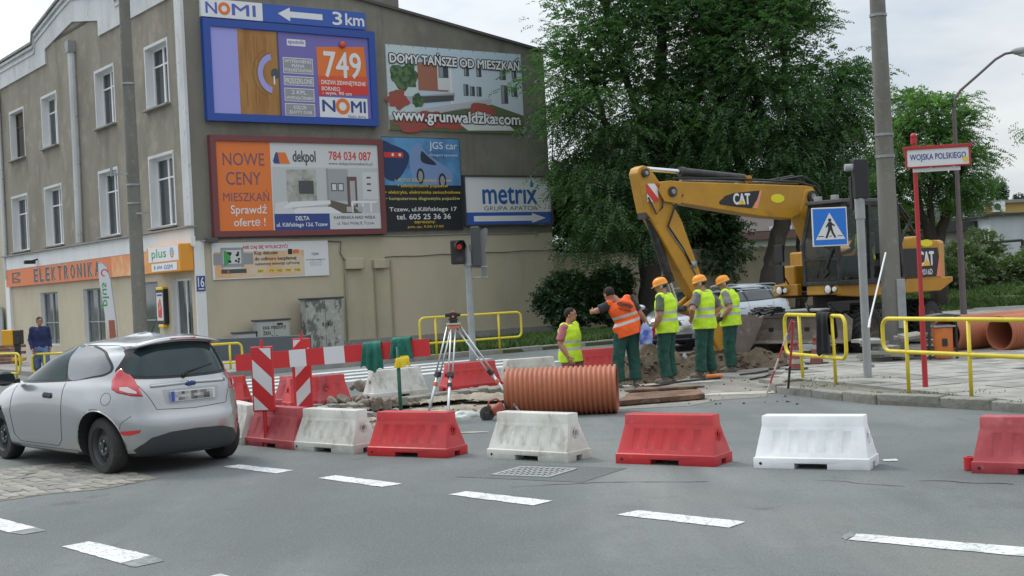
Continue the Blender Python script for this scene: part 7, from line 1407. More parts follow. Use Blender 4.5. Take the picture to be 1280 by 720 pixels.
def f(b):
    P = [(2.36, .36), (2.30, .42), (2.26, .62), (2.29, .84), (2.33, .90), (2.28, .90), (2.22, .84), (2.20, .60), (2.24, .40), (2.30, .34)]; b.prism(P, -1.25, 1.25, DIRTM, 'y'); b.box((2.27, 0, .885), (.10, 2.5, .03), DIRTM)
    for y in (-1.24, 1.24): b.prism([(2.36, .34), (2.30, .92), (2.0, .80), (2.1, .4)], y-.012, y+.012, DIRTM, 'y')
EB('dozer_blade', f, CM)
def f(b):
    for y in (-.4, .4): b.box((2.02, y, .62), (.5, .10, .14), BLKG, rot=Matrix.Rotation(.1, 3, 'Y')); b.cyl((1.8, y*.7, .9), (2.2, y*.7, .72), .05, CHROME)
    for y in (.25, .75): b.tube([(1.85, y, 1.0), (2.0, y, 1.12), (2.2, y+.15, 1.02), (2.15, y+.2, .92)], .02, BLKP, 6)
EB('blade_arm', f, CM)
for s in (1,):
    def f(b): b.box((1.75, s*1.0, 1.12), (.75, .42, .04), BLKP); b.box((2.1, s*1.05, 1.05), (.06, .36, .16), BLKP)
    EB('mudguard', f, CM)
# upper structure
def f(b):
    b.box((-.2, 0, 1.30), (2.5, 1.6, .10), BLKG)
    for s in (1, -1):
        b.prism([(1.42, 1.36), (1.38, 1.24), (.9, 1.20), (-1.6, 1.22), (-2.0, 1.40), (-2.0, 1.50), (1.36, 1.50)] if s > 0 else [(1.22, 1.36), (1.18, 1.24), (.9, 1.20), (-1.6, 1.22), (-2.0, 1.40), (-2.0, 1.50), (1.18, 1.50)], (1.18 if s > 0 else -.74)-.06, (1.18 if s > 0 else -.74)+.06, CATY, 'y')
    b.box((1.36, .80, 1.38), (.14, .86, .22), CATY); b.box((1.15, -.42, 1.38), (.14, .66, .24), CATY)
EB('revolving_frame', f, UM, bevel=.02)
def f(b):
    P = []
    for i in range(9): a = math.pi*(-.5+i/8); P.append((-1.55-.62*math.cos(a), 1.22*math.sin(a)))
    P = [(-1.05, -1.24), (-1.6, -1.24)]+[(-1.78-.36*math.cos(R(t)), 1.24*math.sin(R(t))) for t in (-62, -35, 0, 35, 62)]+[(-1.6, 1.24), (-1.05, 1.24)]
    b.prism(P, 1.40, 2.28, CATY)
EB('counterweight', f, UM, bevel=.07)
def f(b):
    b.prism([(-1.05, 1.44), (-.48, 1.44), (-.48, 2.18), (-.62, 2.34), (-1.05, 2.38)], -1.20, 1.20, CATY, 'y')
    b.box((-.1, -.75, 1.80), (1.1, .6, .75), CATY); b.box((.75, -.50, 1.66), (.6, .40, .46), CATY)
EB('engine_hood', f, UM, bevel=.04)
def f(b):
    pass
    for i in range(8): b.box((-.30, 1.20, 1.60+i*.08), (.34, .02, .03), BLKG)
    b.box((-.30, 1.12, 1.85), (.40, .16, .80), BLKG)
EB('side_grille', f, UM)
def f(b):
    for x_, y_ in ((-.8, .5), (-1.2, -.3)): b.cyl((x_, y_, 2.3), (x_, y_, 2.52), .07, BLKG, n=14)
    b.tube([(-.9, .9, 2.36), (-.9, .9, 2.5), (-1.5, .9, 2.5), (-1.5, .9, 2.3)], .018, BLKG, 6); b.box((-1.3, .3, 2.36), (.5, .5, .10), BLKG)
EB('exhaust', f, UM, auto=True)
# side decals: black panel, lettering, pink stripe, yellow oval
pn = Panel(UM @ Vector((-.42, 1.245, 1.50)), UM.to_3x3() @ Vector((-1, 0, 0)), UM.to_3x3() @ Vector((0, 1, 0)))
pn.poly([(.05, .02), (1.22, .02), (1.12, .62), (.05, .62)], BLACK, .006)
pn.poly([(1.04, .02), (1.22, .02), (1.17, .50)], flat('decal_pink', (.75, .22, .15)), .009); pn.text('CAT', .52, .26, .98, .54, WHITE, .009, .05); pn.poly([(.63, .25), (.87, .25), (.75, .40)], flat('decal_yellow', (.80, .48, .02)), .011); pn.text('M316D', .56, .07, .92, .18, WHITE, .009, .03)
pn.disc(.78, .72, .19, flat('sticker_bright_yellow', (.75, .68, .02)), .006, .075); pn.build('lettering', ex, world=True, fixn=False)
# cab: frame members and panes
CX0, CX1, CY0, CY1, CZ0, CZ1 = -.40, 1.42, .36, 1.27, 1.50, 3.12
def f(b):
    t_ = .07
    def bar(p, q, w_=.08): 
        p, q = Vector(p), Vector(q); d_ = q-p; b.box((p+q)/2, (w_, w_, d_.length+w_*.8), BLKM, rot=d_.to_track_quat('Z', 'Y').to_matrix())
    for y in (CY0, CY1):
        bar((CX1, y, CZ0), (CX1+.02, y, 2.3)); bar((CX1+.02, y, 2.3), (CX1-.22, y, CZ1-.06)); bar((.55, y, CZ0), (.52, y, CZ1-.06)); bar((CX0, y, CZ0), (CX0+.12, y, CZ1-.08), .09); bar((CX0, y, CZ0), (CX1, y, CZ0), .10); bar((CX0+.12, y, CZ1-.08), (CX1-.22, y, CZ1-.06), .08)
    for x_, z in ((CX1, CZ0), (CX1-.22, CZ1-.06), (CX0, CZ0), (CX0+.12, CZ1-.08), (CX1+.02, 1.98)): bar((x_, CY0, z), (x_, CY1, z), .06 if z == 1.98 else .08)
    b.box((.5, .82, CZ1+.0), (1.62, 1.0, .07), flat('cab_roof_grey', (.10, .10, .105), .6)); b.box((.52, CY1, 1.78), (.12, .05, .55), BLKM)
cab = EB('cab', f, UM, bevel=.012)
def f(b): b.box((.5, .82, 1.52), (1.7, .85, .06), BLKP); b.box((-.3, .82, 1.95), (.05, .8, .8), BLKP)
EB('cab_floor', f, UM)
CABG_ = bpy.data.materials.new('cab_glass'); CABG_.use_nodes = True; nn_ = CABG_.node_tree; bb = nn_.nodes['Principled BSDF']; bb.inputs['Base Color'].default_value = (.03, .045, .045, 1); bb.inputs['Roughness'].default_value = .03; bb.inputs['Alpha'].default_value = .62
for P in ([(CX1+.03, CY0+.05, 1.55), (CX1+.03, CY1-.05, 1.55), (CX1+.045, CY1-.05, 1.95), (CX1+.045, CY0+.05, 1.95)], [(CX1+.045, CY0+.05, 2.02), (CX1+.045, CY1-.05, 2.02), (CX1+.04, CY1-.05, 2.3), (CX1-.20, CY1-.05, 3.0), (CX1-.20, CY0+.05, 3.0), (CX1+.04, CY0+.05, 2.3)],
          [(CX1-.05, CY1+.0, 1.6), (.60, CY1+.0, 1.6), (.57, CY1+.0, 3.0), (CX1-.25, CY1, 3.0), (CX1-.04, CY1, 2.3)], [(.47, CY1, 2.05), (CX0+.08, CY1, 2.05), (CX0+.17, CY1, 2.98), (.46, CY1, 3.0)],
          [(CX1-.05, CY0, 1.6), (.60, CY0, 1.6), (.57, CY0, 3.0), (CX1-.25, CY0, 3.0), (CX1-.04, CY0, 2.3)]):
    b = MB(UM); b.add(P, [tuple(range(len(P)))], CABG_); b.build('pane', cab, world=True, fixn=False)
def f(b): b.box((.15, .82, 1.85), (.5, .5, .16), BLKG); b.box((-.08, .82, 2.2), (.14, .46, .7), BLKG); b.box((.45, .55, 1.8), (.35, .12, .35), BLKG); b.box((.45, 1.1, 1.8), (.35, .12, .35), BLKG); b.cyl((1.0, .82, 1.5), (1.15, .82, 2.1), .03, BLKP); b.box((.75, 1.18, 1.72), (.5, .06, .35), BLKG)
EB('seat', f, UM, cab, bevel=.04)
def f(b): b.cyl((1.47, .70, 1.62), (1.40, .98, 2.35), .014, BLKP, n=6); b.box((1.47, .95, 1.70), (.05, .18, .10), BLKP, rot=Matrix.Rotation(.6, 3, 'X')); b.box((1.48, 1.05, 1.95), (.03, .05, .55), BLKP, rot=Matrix.Rotation(-.5, 3, 'X'))
EB('wiper', f, UM, cab)
for (x_, y_, z_) in ((1.46, 1.02, 1.38), (1.27, -.52, 1.38)):
    def f(b):
        b.lathe([(.0, .0), (.085, .0), (.10, .03), (.10, .07), (.085, .085)], BLKG, 18, (x_-.03, y_, z_), 'x'); b.lathe([(.0, .10), (.05, .095), (.082, .08)], flat('headlight_glass', (.75, .76, .75), .15), 18, (x_-.03, y_, z_), 'x'); b.lathe([(.0, .08), (.045, .075), (.055, .05)], flat('headlight_glass', (.75, .76, .75), .15), 14, (x_-.03, y_+.15, z_), 'x')
    EB('headlight', f, UM)
def f(b):
    b.tube([(1.2, -.35, 1.5), (1.35, -.42, 1.8), (1.35, -.42, 2.25)], .018, BLKP, 6); b.box((1.36, -.42, 2.15), (.06, .24, .36), BLKP); b.box((1.36, -.42, 1.72), (.06, .22, .36), BLKP)
EB('mirror', f, UM, bevel=.02)
def f(b): b.box((1.22, .6, 3.20), (.10, .14, .09), GREYPT); b.box((1.22, 1.05, 3.20), (.10, .14, .09), GREYPT); b.cyl((.0, .6, 3.14), (.0, .6, 3.26), .06, flat('beacon_amber', (.7, .28, .02), .3), n=12)
EB('work_light', f, UM, bevel=.01)
def f(b): b.tube([(-.42, 1.22, 2.2), (-.75, 1.22, 2.72), (-.42, 1.22, 3.05)], .03, BLKM, 8); b.tube([(-.35, 1.2, 3.1), (-.9, 1.2, 2.42)], .035, BLKM, 8)
EB('guard_rail', f, UM)
# boom, stick, bucket (x forward, z up, in the boom plane)
def plate(P, y0, y1, m): return lambda b: b.prism(P, y0, y1, m, 'y')
by = -.10
EB('lower_boom', plate([(1.05, 3.42), (.82, 3.46), (.66, 3.3), (.45, 2.6), (.18, 1.75), (.20, 1.52), (.42, 1.45), (.62, 1.7), (.85, 2.3), (1.22, 3.0)], by-.19, by+.19, CATY), UM, bevel=.03)
boom = EB('boom', plate([(4.78, 3.42), (4.74, 3.56), (4.60, 3.62), (4.2, 3.60), (1.0, 3.52), (.80, 3.50), (.68, 3.34), (.80, 3.06), (1.45, 2.84), (2.1, 2.88), (2.9, 2.98), (4.45, 3.20), (4.68, 3.28)], by-.17, by+.17, CATY), UM, bevel=.03)
def f(b): b.box((2.6, by, 3.61), (3.2, .10, .035), STEEL, rot=Matrix.Rotation(.014*-1, 3, 'Y')); b.tube([(4.5, by+.12, 3.66), (3.0, by+.12, 3.66), (1.2, by+.12, 3.60), (.7, by+.14, 3.5), (.5, by+.2, 3.2)], .022, BLKP, 6); b.tube([(1.6, by+.06, 3.64), (1.0, by+.08, 3.72), (.6, by+.1, 3.55), (.3, by+.1, 2.6), (.2, by+.1, 1.8)], .025, BLKP, 6); b.tube([(1.8, by-.06, 3.64), (1.1, by-.08, 3.74), (.55, by-.1, 3.5)], .025, BLKP, 6)
EB('hydraulic_pipe', f, UM, boom, smooth=True)
for x_, z_, r_, w_ in ((.87, 3.28, .13, .24), (4.60, 3.40, .10, .24), (3.68, 1.35, .08, .2), (5.20, 3.76, .08, .2)):
    def f(b): b.cyl((x_, by-w_, z_), (x_, by+w_, z_), r_, BLKG, n=20); b.cyl((x_, by+w_-.001, z_), (x_, by+w_+.02, z_), r_*.5, STEEL, n=14)
    EB('pivot_pin', f, UM)
EB('stick', plate([(5.37, 3.76), (5.32, 3.86), (5.20, 3.91), (5.06, 3.86), (4.76, 3.50), (4.56, 3.20), (4.34, 2.86), (3.78, 1.45), (3.72, 1.28), (3.82, 1.18), (4.0, 1.26), (4.23, 1.52), (5.06, 2.86), (5.22, 3.02)], by-.14, by+.14, CATY), UM, bevel=.025)
def f(b): b.prism([(4.76, 3.62), (4.88, 3.62), (4.80, 3.18), (4.40, 3.05), (4.30, 3.22), (4.34, 3.50)], by-.205, by-.175, CATY, 'y'); b.prism([(4.86, 3.58), (4.92, 3.42), (4.80, 3.22), (4.40, 3.16), (4.34, 3.5), (4.6, 3.62)], by+.175, by+.205, CATY, 'y')
EB('boom_nose_plate', f, UM)
def f(b): b.cyl((4.15, by, 3.80), (2.55, by, 3.68), .085, BLKM, n=18); b.box((2.50, by, 3.66), (.18, .16, .14), CATY); b.cyl((4.22, by, 3.805), (4.10, by, 3.797), .10, BLKM, n=18); cyl_ = b.cyl((5.16, by, 3.86), (4.15, by, 3.80), .045, CHROME, n=14)
EB('stick_cylinder', f, UM, auto=True)
def f(b): b.cyl((5.03, by, 2.93), (4.62, by, 1.76), .085, BLKM, n=18); b.cyl((4.66, by, 1.84), (4.60, by, 1.68), .105, BLKM, n=18); b.cyl((4.60, by, 1.68), (4.42, by, 1.16), .045, CHROME, n=14); b.box((5.10, by, 2.98), (.22, .24, .16), BLKM)
EB('bucket_cylinder', f, UM, auto=True)
def f(b):
    for s in (-1, 1): b.tube([(4.42, by+s*.12, 1.16), (3.95, by+s*.14, 1.42)], .05, CATY, 8); b.tube([(4.42, by+s*.10, 1.16), (3.75, by+s*.12, .95)], .055, CATY, 8)
    b.cyl((4.42, by-.2, 1.16), (4.42, by+.2, 1.16), .06, BLKG, n=14)
EB('bucket_link', f, UM, auto=True)
def f(b):
    for k, (a_, c_) in enumerate((((4.80, .16), (4.45, .16)), ((4.9, -.16), (4.5, -.16)))): b.tube([(4.3, by+a_[1], 3.35), (4.55, by+a_[1]+.03, 3.1), (4.72, by+a_[1]+.02, 2.75), (4.35, by+c_[1], 2.3), (4.15, by+c_[1], 1.95)], .02, BLKP, 6)
    b.tube([(5.15, by+.16, 3.3), (5.0, by+.19, 2.98), (4.85, by+.19, 3.1), (4.80, by+.18, 3.35)], .018, BLKP, 6); b.tube([(4.7, by+.155, 2.7), (4.3, by+.155, 2.2), (3.95, by+.155, 1.6)], .014, STEEL, 6); b.box((4.12, by+.15, 2.0), (.14, .05, .12), GREYPT); b.box((3.95, by+.15, 1.55), (.12, .05, .10), BLKG)
EB('hydraulic_hose', f, UM, smooth=True)
def f(b):
    for s in (-1, 1): b.prism([(3.62, 1.38), (3.80, 1.30), (3.92, .95), (3.86, .55), (3.62, .30), (3.40, .45), (3.42, 1.0), (3.46, 1.3)], by+s*.17-.02, by+s*.17+.02, CATY, 'y')
    b.prism([(3.80, .95), (3.82, .60), (3.62, .30), (3.45, .34), (3.40, 1.05), (3.60, 1.12)], by-.26, by+.26, CATY, 'y')
EB('bucket_bracket', f, UM, bevel=.01)
def f(b):
    O = [(3.42, 1.0), (3.50, .60), (3.44, .34), (3.28, .20), (3.10, .18), (2.90, .36), (2.58, .86)]; n = len(O)
    for i in range(n-1):
        (x0, z0), (x1, z1) = O[i], O[i+1]; dx, dz = x1-x0, z1-z0; L_ = math.hypot(dx, dz); b.box(((x0+x1)/2, by, (z0+z1)/2), (L_+.02, .76, .03), DIRTM, rot=Matrix.Rotation(-math.atan2(dz, dx), 3, 'Y'))
    for s in (-1, 1): b.prism(O+[(2.9, .96)], by+s*.38-.012, by+s*.38+.012, DIRTM, 'y')
EB('bucket', f, UM)
for i in range(5):
    def f(b): b.prism([(2.62, .82), (2.66, .88), (2.52, .93)], by-.34+i*.17-.03, by-.34+i*.17+.03, DIRTM, 'y')
    EB('bucket_tooth', f, UM)
# boom decals
BO = UM @ Vector((4.6, by+.172, 2.9)); pn = Panel(BO, UM.to_3x3() @ Vector((-1, 0, 0)), UM.to_3x3() @ Vector((0, 1, 0)))
pn.poly([(1.20, .30), (1.38, .42), (1.62, .475), (2.30, .52), (2.22, .34), (2.05, .165), (1.60, .205), (1.22, .25)], BLACK, .004); pn.poly([(2.10, .165), (2.22, .165), (2.36, .52), (2.26, .52)], flat('decal_pink2', (.78, .30, .20)), .0035); pn.text('CAT', 1.58, .25, 2.02, .46, WHITE, .007, .05); pn.poly([(1.70, .245), (1.90, .245), (1.80, .345)], flat('decal_yellow', (.8, .48, .02)), .009)
pn.disc(2.78, .36, .19, flat('sticker_bright_yellow', (.75, .68, .02)), .004, .09); pn.build('lettering', ex, world=True, fixn=False)
SO_ = UM @ Vector((5.12, by+.143, 3.22)); pn = Panel(SO_, UM.to_3x3() @ Vector((-1, 0, 0)), UM.to_3x3() @ Vector((0, 1, 0))); q_ = [(-.05, 0), (.22, 0), (.22, .34), (-.05, .34)]; pn.poly(q_, WHITE, .003)
for c0 in (-.30, .10, .50):
    pl = clip(clip(q_, 1.1, 1, c0+.20), -1.1, -1, -c0)
    if len(pl) > 2: pn.poly(pl, REDP, .006)
pn.build('hazard_sticker', ex, world=True, fixn=False)
# the operator, seated
po_ = UM @ Vector((.18, .82, 0)); person('operator in a bright vest sitting inside the excavator cab', (po_.x, po_.y, .98), aU, dict(knL=(.48, .14, .98), anL=(.62, .14, .62), knR=(.48, -.14, .98), anR=(.62, -.14, .62), elL=(.12, .26, 1.18), wrL=(.40, .24, 1.12), elR=(.12, -.26, 1.18), wrR=(.40, -.24, 1.12)), H=1.76, vest=HIVY, shirt=(.12, .13, .14))
# ------------------------------------------------------------------ trees and shrubs
def leafmat(name, c, c2, tr=.45, c3=None):
    m = bpy.data.materials.new(name); m.use_nodes = True; n = m.node_tree.nodes; l = m.node_tree.links; n.clear(); o = n.new('ShaderNodeOutputMaterial'); d = n.new('ShaderNodeBsdfDiffuse'); t = n.new('ShaderNodeBsdfTranslucent'); x = n.new('ShaderNodeMixShader'); x.inputs[0].default_value = tr
    a = n.new('ShaderNodeAttribute'); a.attribute_name = 'tone'; r = n.new('ShaderNodeValToRGB'); r.color_ramp.elements[0].color = (*c, 1); r.color_ramp.elements[1].color = (*c2, 1)
    l.new(a.outputs['Fac'], r.inputs[0]); l.new(r.outputs[0], d.inputs[0]); g_ = n.new('ShaderNodeMix'); g_.data_type = 'RGBA'; g_.blend_type = 'MULTIPLY'; g_.inputs[0].default_value = 1; l.new(r.outputs[0], g_.inputs[6]); g_.inputs[7].default_value = (1.2, 1.5, .7, 1); l.new(g_.outputs[2], t.inputs[0]); l.new(d.outputs[0], x.inputs[1]); l.new(t.outputs[0], x.inputs[2]); gl = n.new('ShaderNodeBsdfGlossy'); gl.inputs['Roughness'].default_value = .45; x2 = n.new('ShaderNodeMixShader'); x2.inputs[0].default_value = .04; l.new(x.outputs[0], x2.inputs[1]); l.new(gl.outputs[0], x2.inputs[2]); l.new(x2.outputs[0], o.inputs[0]); return m
BARK = layered('tree_bark', (.060, .052, .042), [((.035, .03, .025), 3, .42, .62, .9, (1, 1, .3)), ((.11, .10, .085), 6, .58, .72, .7, (1, 1, .3))], .95, 1.0, 12)
LOC = leafmat('locust_leaves', (.027, .076, .034), (.110, .205, .070), .5); LOC2 = leafmat('bright_locust_leaves', (.05, .12, .04), (.15, .27, .08)); DKL = leafmat('shrub_leaves', (.022, .060, .028), (.065, .13, .05), .4); HDG = leafmat('back_leaves', (.03, .07, .014), (.10, .17, .03), .4)
def leaves_mesh(name, centres, dirs, tones, nleaf, L_, lw, ll, m, droop=.5, r=None):
    """fronds: each a drooping stalk carrying leaflets in pairs"""
    r = r or rng; n = len(centres); c = np.asarray(centres, float); d = np.asarray(dirs, float); d /= np.linalg.norm(d, axis=1, keepdims=True)+1e-9
    up = np.array([0, 0, 1.0]); side = np.cross(d, up); side /= np.linalg.norm(side, axis=1, keepdims=True)+1e-6; roll = r.uniform(-.9, .9, (n, 1)); nrm = np.cross(side, d); side = side*np.cos(roll)+nrm*np.sin(roll); V = []; T = []; Ls = L_*r.uniform(.7, 1.25, (n, 1))
    for k in range(nleaf):
        f = (k//2+1)/(nleaf/2+.5); sg = 1 if k % 2 else -1; base = c+d*Ls*f+np.array([0, 0, -1])*Ls*droop*f*f
        a = side*sg*r.uniform(.75, 1.1, (n, 1))+d*.35+np.array([0, 0, -1])*r.uniform(-.1, .55, (n, 1)); a /= np.linalg.norm(a, axis=1, keepdims=True); b = np.cross(a, nrm+r.normal(0, .35, (n, 3))); b /= np.linalg.norm(b, axis=1, keepdims=True)+1e-9
        l_ = ll*r.uniform(.75, 1.2, (n, 1))*(1-.45*abs(f-.45)); w_ = lw*r.uniform(.8, 1.2, (n, 1)); q = np.stack([base, base+a*l_*.45+b*w_, base+a*l_, base+a*l_*.45-b*w_], 1); V.append(q); T.append(np.repeat(tones, 1))
    V = np.concatenate(V).reshape(-1, 3); nq = len(V)//4; T = np.concatenate(T); me = bpy.data.meshes.new(name); me.vertices.add(len(V)); me.vertices.foreach_set('co', V.ravel().astype(np.float32)); me.loops.add(nq*4); me.polygons.add(nq); me.loops.foreach_set('vertex_index', np.arange(nq*4, dtype=np.int32)); me.polygons.foreach_set('loop_start', np.arange(nq, dtype=np.int32)*4); me.polygons.foreach_set('loop_total', np.full(nq, 4, np.int32))
    at_ = me.attributes.new('tone', 'FLOAT', 'FACE'); at_.data.foreach_set('value', np.clip(T, 0, 1).astype(np.float32)); me.update(); me.validate(); me.materials.append(m); return me
def tree(name, label, basep, trunk, blobs, nclump, nfr, seed, m=LOC, L_=.42, lw=.026, ll=.12, nleaf=10, crad=.62, tr0=.3, group=None, cat='tree', droop=.5, limb_r=.09, view=None):
    """trunk: list of (points, radii) limbs; blobs: (centre, radii) volumes filled with leaf clumps near their skin"""
    r = np.random.default_rng(seed); random.seed(seed); t = thing(name, label, cat, tuple(basep), group=group); B = Vector(basep); b = MB(); nodes = []
    for pts, rad in trunk:
        P = [Vector(p)-B for p in pts]; k = 6; PP = []; RR = []
        for i in range(len(P)-1):
            for j in range(k): PP.append(P[i].lerp(P[i+1], j/k)+Vector((random.gauss(0, .03), random.gauss(0, .03), 0))); RR.append((rad[i]+(rad[i+1]-rad[i])*j/k)*random.uniform(.94, 1.06))
        PP.append(P[-1]); RR.append(rad[-1]); b.tube(PP, RR, BARK, 10); nodes += [(p, q) for p, q in zip(PP, RR)][len(PP)//3:]
    cs = []; vols = np.array([x[1][0]*x[1][1]*x[1][2] for x in blobs])**.75; pick = r.choice(len(blobs), nclump, p=vols/vols.sum())
    for i in pick:
        c, rd = blobs[i]; v = r.normal(size=3); v /= np.linalg.norm(v); rho = r.uniform(.45, 1.0)**.5; cs.append(np.array(c)-np.array(B)+v*np.array(rd)*rho)
    cs = np.array(cs); nn = list(nodes)
    for i in range(len(cs)):
        c = Vector(cs[i]); best = min(nn, key=lambda q: (q[0]-c).length+max(0, q[0].z-c.z+.5)*1.2); p0, r0 = best
        if (c-p0).length < .25: continue
        mid = p0.lerp(c, .55)+Vector((random.gauss(0, .15), random.gauss(0, .15), abs(random.gauss(.12, .1)))); rr = min(r0*.6, .05+.012*(c-p0).length); b.tube([p0, mid, c], [rr, rr*.62, .010], BARK, 5, cap=False)
        if i % 3 == 0: nn.append((mid, rr*.62)); nn.append((c, .02))
    b.build('trunk', t, smooth=True, fixn=False)
    CC = np.repeat(cs, nfr, 0); off = r.normal(0, 1, (len(CC), 3))*np.array([crad, crad, crad*.42])*.62; cen = np.array([np.array(x[0]) for x in blobs]).mean(0)-np.array(B); out = (cs-cen); out = np.repeat(out/(np.linalg.norm(out, axis=1, keepdims=True)+1e-6), nfr, 0)
    dr = off/crad*1.2+out*.9+r.normal(0, .45, off.shape)+np.array([0, 0, .1]); ct = np.repeat(r.uniform(0, 1, len(cs)), nfr); tn = .55*ct+.45*r.uniform(0, 1, len(CC)); me = leaves_mesh('crown', CC+off, dr, tn, nleaf, L_, lw, ll, m, droop, r); o = bpy.data.objects.new('crown', me); COL.objects.link(o); o.parent = t; return t
def blobs_px(lst): return [(tuple(at(px, py, d)), (rx, ry, rz)) for px, py, d, rx, ry, rz in lst]
def base_px(px, d, z=.1): v = at(px, 400, d); return Vector((v.x, d, z))
# big left locust
B1 = base_px(807, 43.0); K1 = lambda px, py, d=43: at(px, py, d)
tree('locust_tree', 'big dark leafy locust tree nearest the billboard wall, its straight trunk behind the orange vest', B1, [([B1-Vector((0, 0, .3)), K1(812, 370), K1(815, 290), K1(822, 200), K1(826, 100), K1(828, 0)], [.44, .38, .36, .30, .2, .1]), ([K1(816, 285), K1(790, 220), K1(755, 150), K1(735, 60)], [.2, .16, .11, .05]), ([K1(820, 230), K1(850, 170), K1(880, 90), K1(895, 0)], [.2, .15, .1, .05]), ([K1(816, 270), K1(770, 245, 42), K1(720, 215, 42), K1(690, 200, 41.5)], [.14, .11, .07, .04]), ([K1(822, 200), K1(790, 120), K1(760, 20), K1(750, -60)], [.16, .12, .09, .04])],
     blobs_px([(760, 130, 42.5, 1.9, 2.0, 1.7), (820, 60, 43, 2.4, 2.4, 1.9), (740, 30, 42.5, 1.3, 1.7, 1.5), (800, -60, 43, 2.8, 2.4, 1.8), (880, 120, 43, 1.9, 2.2, 1.8), (830, 180, 42.5, 2.0, 2.3, 1.5), (745, 215, 42.3, 1.3, 1.8, 1.0), (790, 270, 42, 1.7, 1.8, 1.0), (715, 95, 42.3, .75, 1.1, .9), (697, 30, 42.5, .45, .8, .6), (688, 95, 41.2, .55, .6, .5), (680, 165, 41, .4, .5, .5), (870, 20, 43, 1.9, 2.2, 1.6), (850, 225, 42.6, 1.1, 1.6, .8), (745, 285, 42.3, 1.0, 1.2, .9)]), 500, 32, 11, nleaf=12)
# second locust, crooked trunk
B2 = base_px(957, 42.0); K2 = lambda px, py, d=42: at(px, py, d)
tree('locust_tree', 'locust tree with a crooked leaning dark trunk behind the excavator boom', B2, [([B2-Vector((0, 0, .3)), K2(962, 350), K2(972, 300), K2(985, 255), K2(988, 200), K2(985, 120), K2(975, 30)], [.34, .30, .28, .27, .2, .13, .06]), ([K2(984, 262), K2(940, 225), K2(905, 170), K2(885, 90)], [.18, .15, .1, .05]), ([K2(986, 250), K2(1020, 200), K2(1045, 140), K2(1055, 80)], [.17, .13, .09, .04]), ([K2(988, 210), K2(950, 140), K2(930, 60), K2(925, -40)], [.15, .11, .07, .04])],
     blobs_px([(945, 60, 42, 1.9, 2.3, 1.7), (990, 125, 42, 1.8, 2.2, 1.5), (940, 150, 42, 2.0, 2.2, 1.6), (1035, 190, 42, 1.2, 1.6, 1.2), (960, -20, 42, 1.7, 2.0, 1.4), (1040, 140, 42, .8, 1.3, .9), (975, 35, 42, 1.05, 1.4, .8), (1062, 90, 42, .35, .7, .6), (900, 185, 42, 1.3, 1.7, .8), (1000, 205, 41.6, 1.5, 1.6, .6), (965, -5, 42, .8, 1.2, .8), (1072, 150, 42, .45, .7, .6)]), 400, 32, 23, nleaf=12)
# third, right
B3 = base_px(1176, 48.0); K3 = lambda px, py, d=48: at(px, py, d)
tree('locust_tree', 'smaller round locust tree with a forked trunk behind the street name sign', B3, [([B3-Vector((0, 0, .3)), K3(1174, 350), K3(1168, 305)], [.36, .33, .28]), ([K3(1170, 315), K3(1152, 270), K3(1142, 225), K3(1135, 180)], [.20, .17, .12, .06]), ([K3(1170, 312), K3(1180, 275), K3(1190, 235), K3(1205, 195)], [.22, .19, .12, .06]), ([K3(1170, 305), K3(1162, 260), K3(1168, 210), K3(1170, 150)], [.15, .12, .09, .05])],
     blobs_px([(1150, 190, 48, 1.55, 1.8, 1.25), (1195, 210, 48, 1.2, 1.6, .95), (1120, 215, 48, .95, 1.3, 1.0), (1165, 150, 48, 1.3, 1.5, .8), (1205, 185, 48, .5, .9, .5), (1145, 132, 48, .7, 1.0, .5), (1120, 165, 48, .7, .9, .7), (1195, 240, 48, 1.1, 1.3, .45), (1205, 235, 47.6, .45, .8, .4), (1110, 235, 48, .7, .9, .6)]), 180, 28, 31, m=LOC2, nleaf=12, crad=.5)
# darker growth behind the wall
def bush(label, px, d, blobs, seed, m=HDG, nm='tree', nc=110, nf=36, ll=.17, lw=.05, z=.1, group=None, cat='tree', crad=.6, stems=3):
    Bp = base_px(px, d, z); tr_ = []
    for k in range(stems): a = blobs[k % len(blobs)]; tr_.append(([Bp+Vector((random.gauss(0, .1), 0, -.1)), Bp.lerp(at(a[0], a[1], d), .5)+Vector((random.gauss(0, .1), 0, 0)), at(a[0], a[1], d)], [.09, .06, .03]))
    return tree(nm, label, Bp, tr_, blobs_px([(a[0], a[1], d, *a[2:]) for a in blobs]), nc, nf, seed, m=m, L_=.28, lw=lw, ll=ll, nleaf=6, crad=crad, cat=cat, group=group, droop=.25)
bush('lighter green tree behind the wall right beside the gable corner', 725, 50, [(725, 300, 1.5, 1.2, 1.8), (760, 250, 1.8, 1.3, 1.8), (712, 250, .9, 1, 1.2), (700, 330, .8, .8, .8)], 41, nc=170)
bush('broad dark tree behind the wall between the first trunk and the boom', 850, 51, [(830, 260, 2.0, 1.4, 1.6), (790, 300, 1.4, 1.2, 1.2), (800, 210, 2, 1.5, 1.5)], 42, nc=190, m=DKL)
bush('dark conical evergreen over the wall behind the raised boom', 882, 51, [(882, 300, 1.0, .9, 1.5), (882, 255, .8, .8, 1.3), (870, 210, .7, .7, 1.3)], 43, nc=120, m=DKL, nm='evergreen_tree')
bush('dark tree behind the right part of the wall above the excavator cab', 1000, 52, [(1000, 225, 1.3, 1.2, .9), (1045, 240, 1.2, 1.2, 1.0)], 44, nc=90, m=DKL)
bush('green tree beyond the excavator cab, left of the forked tree', 1085, 58, [(1085, 255, 1.5, 1.2, 1.3), (1120, 290, 1.2, 1, 1.0)], 45, nc=90)
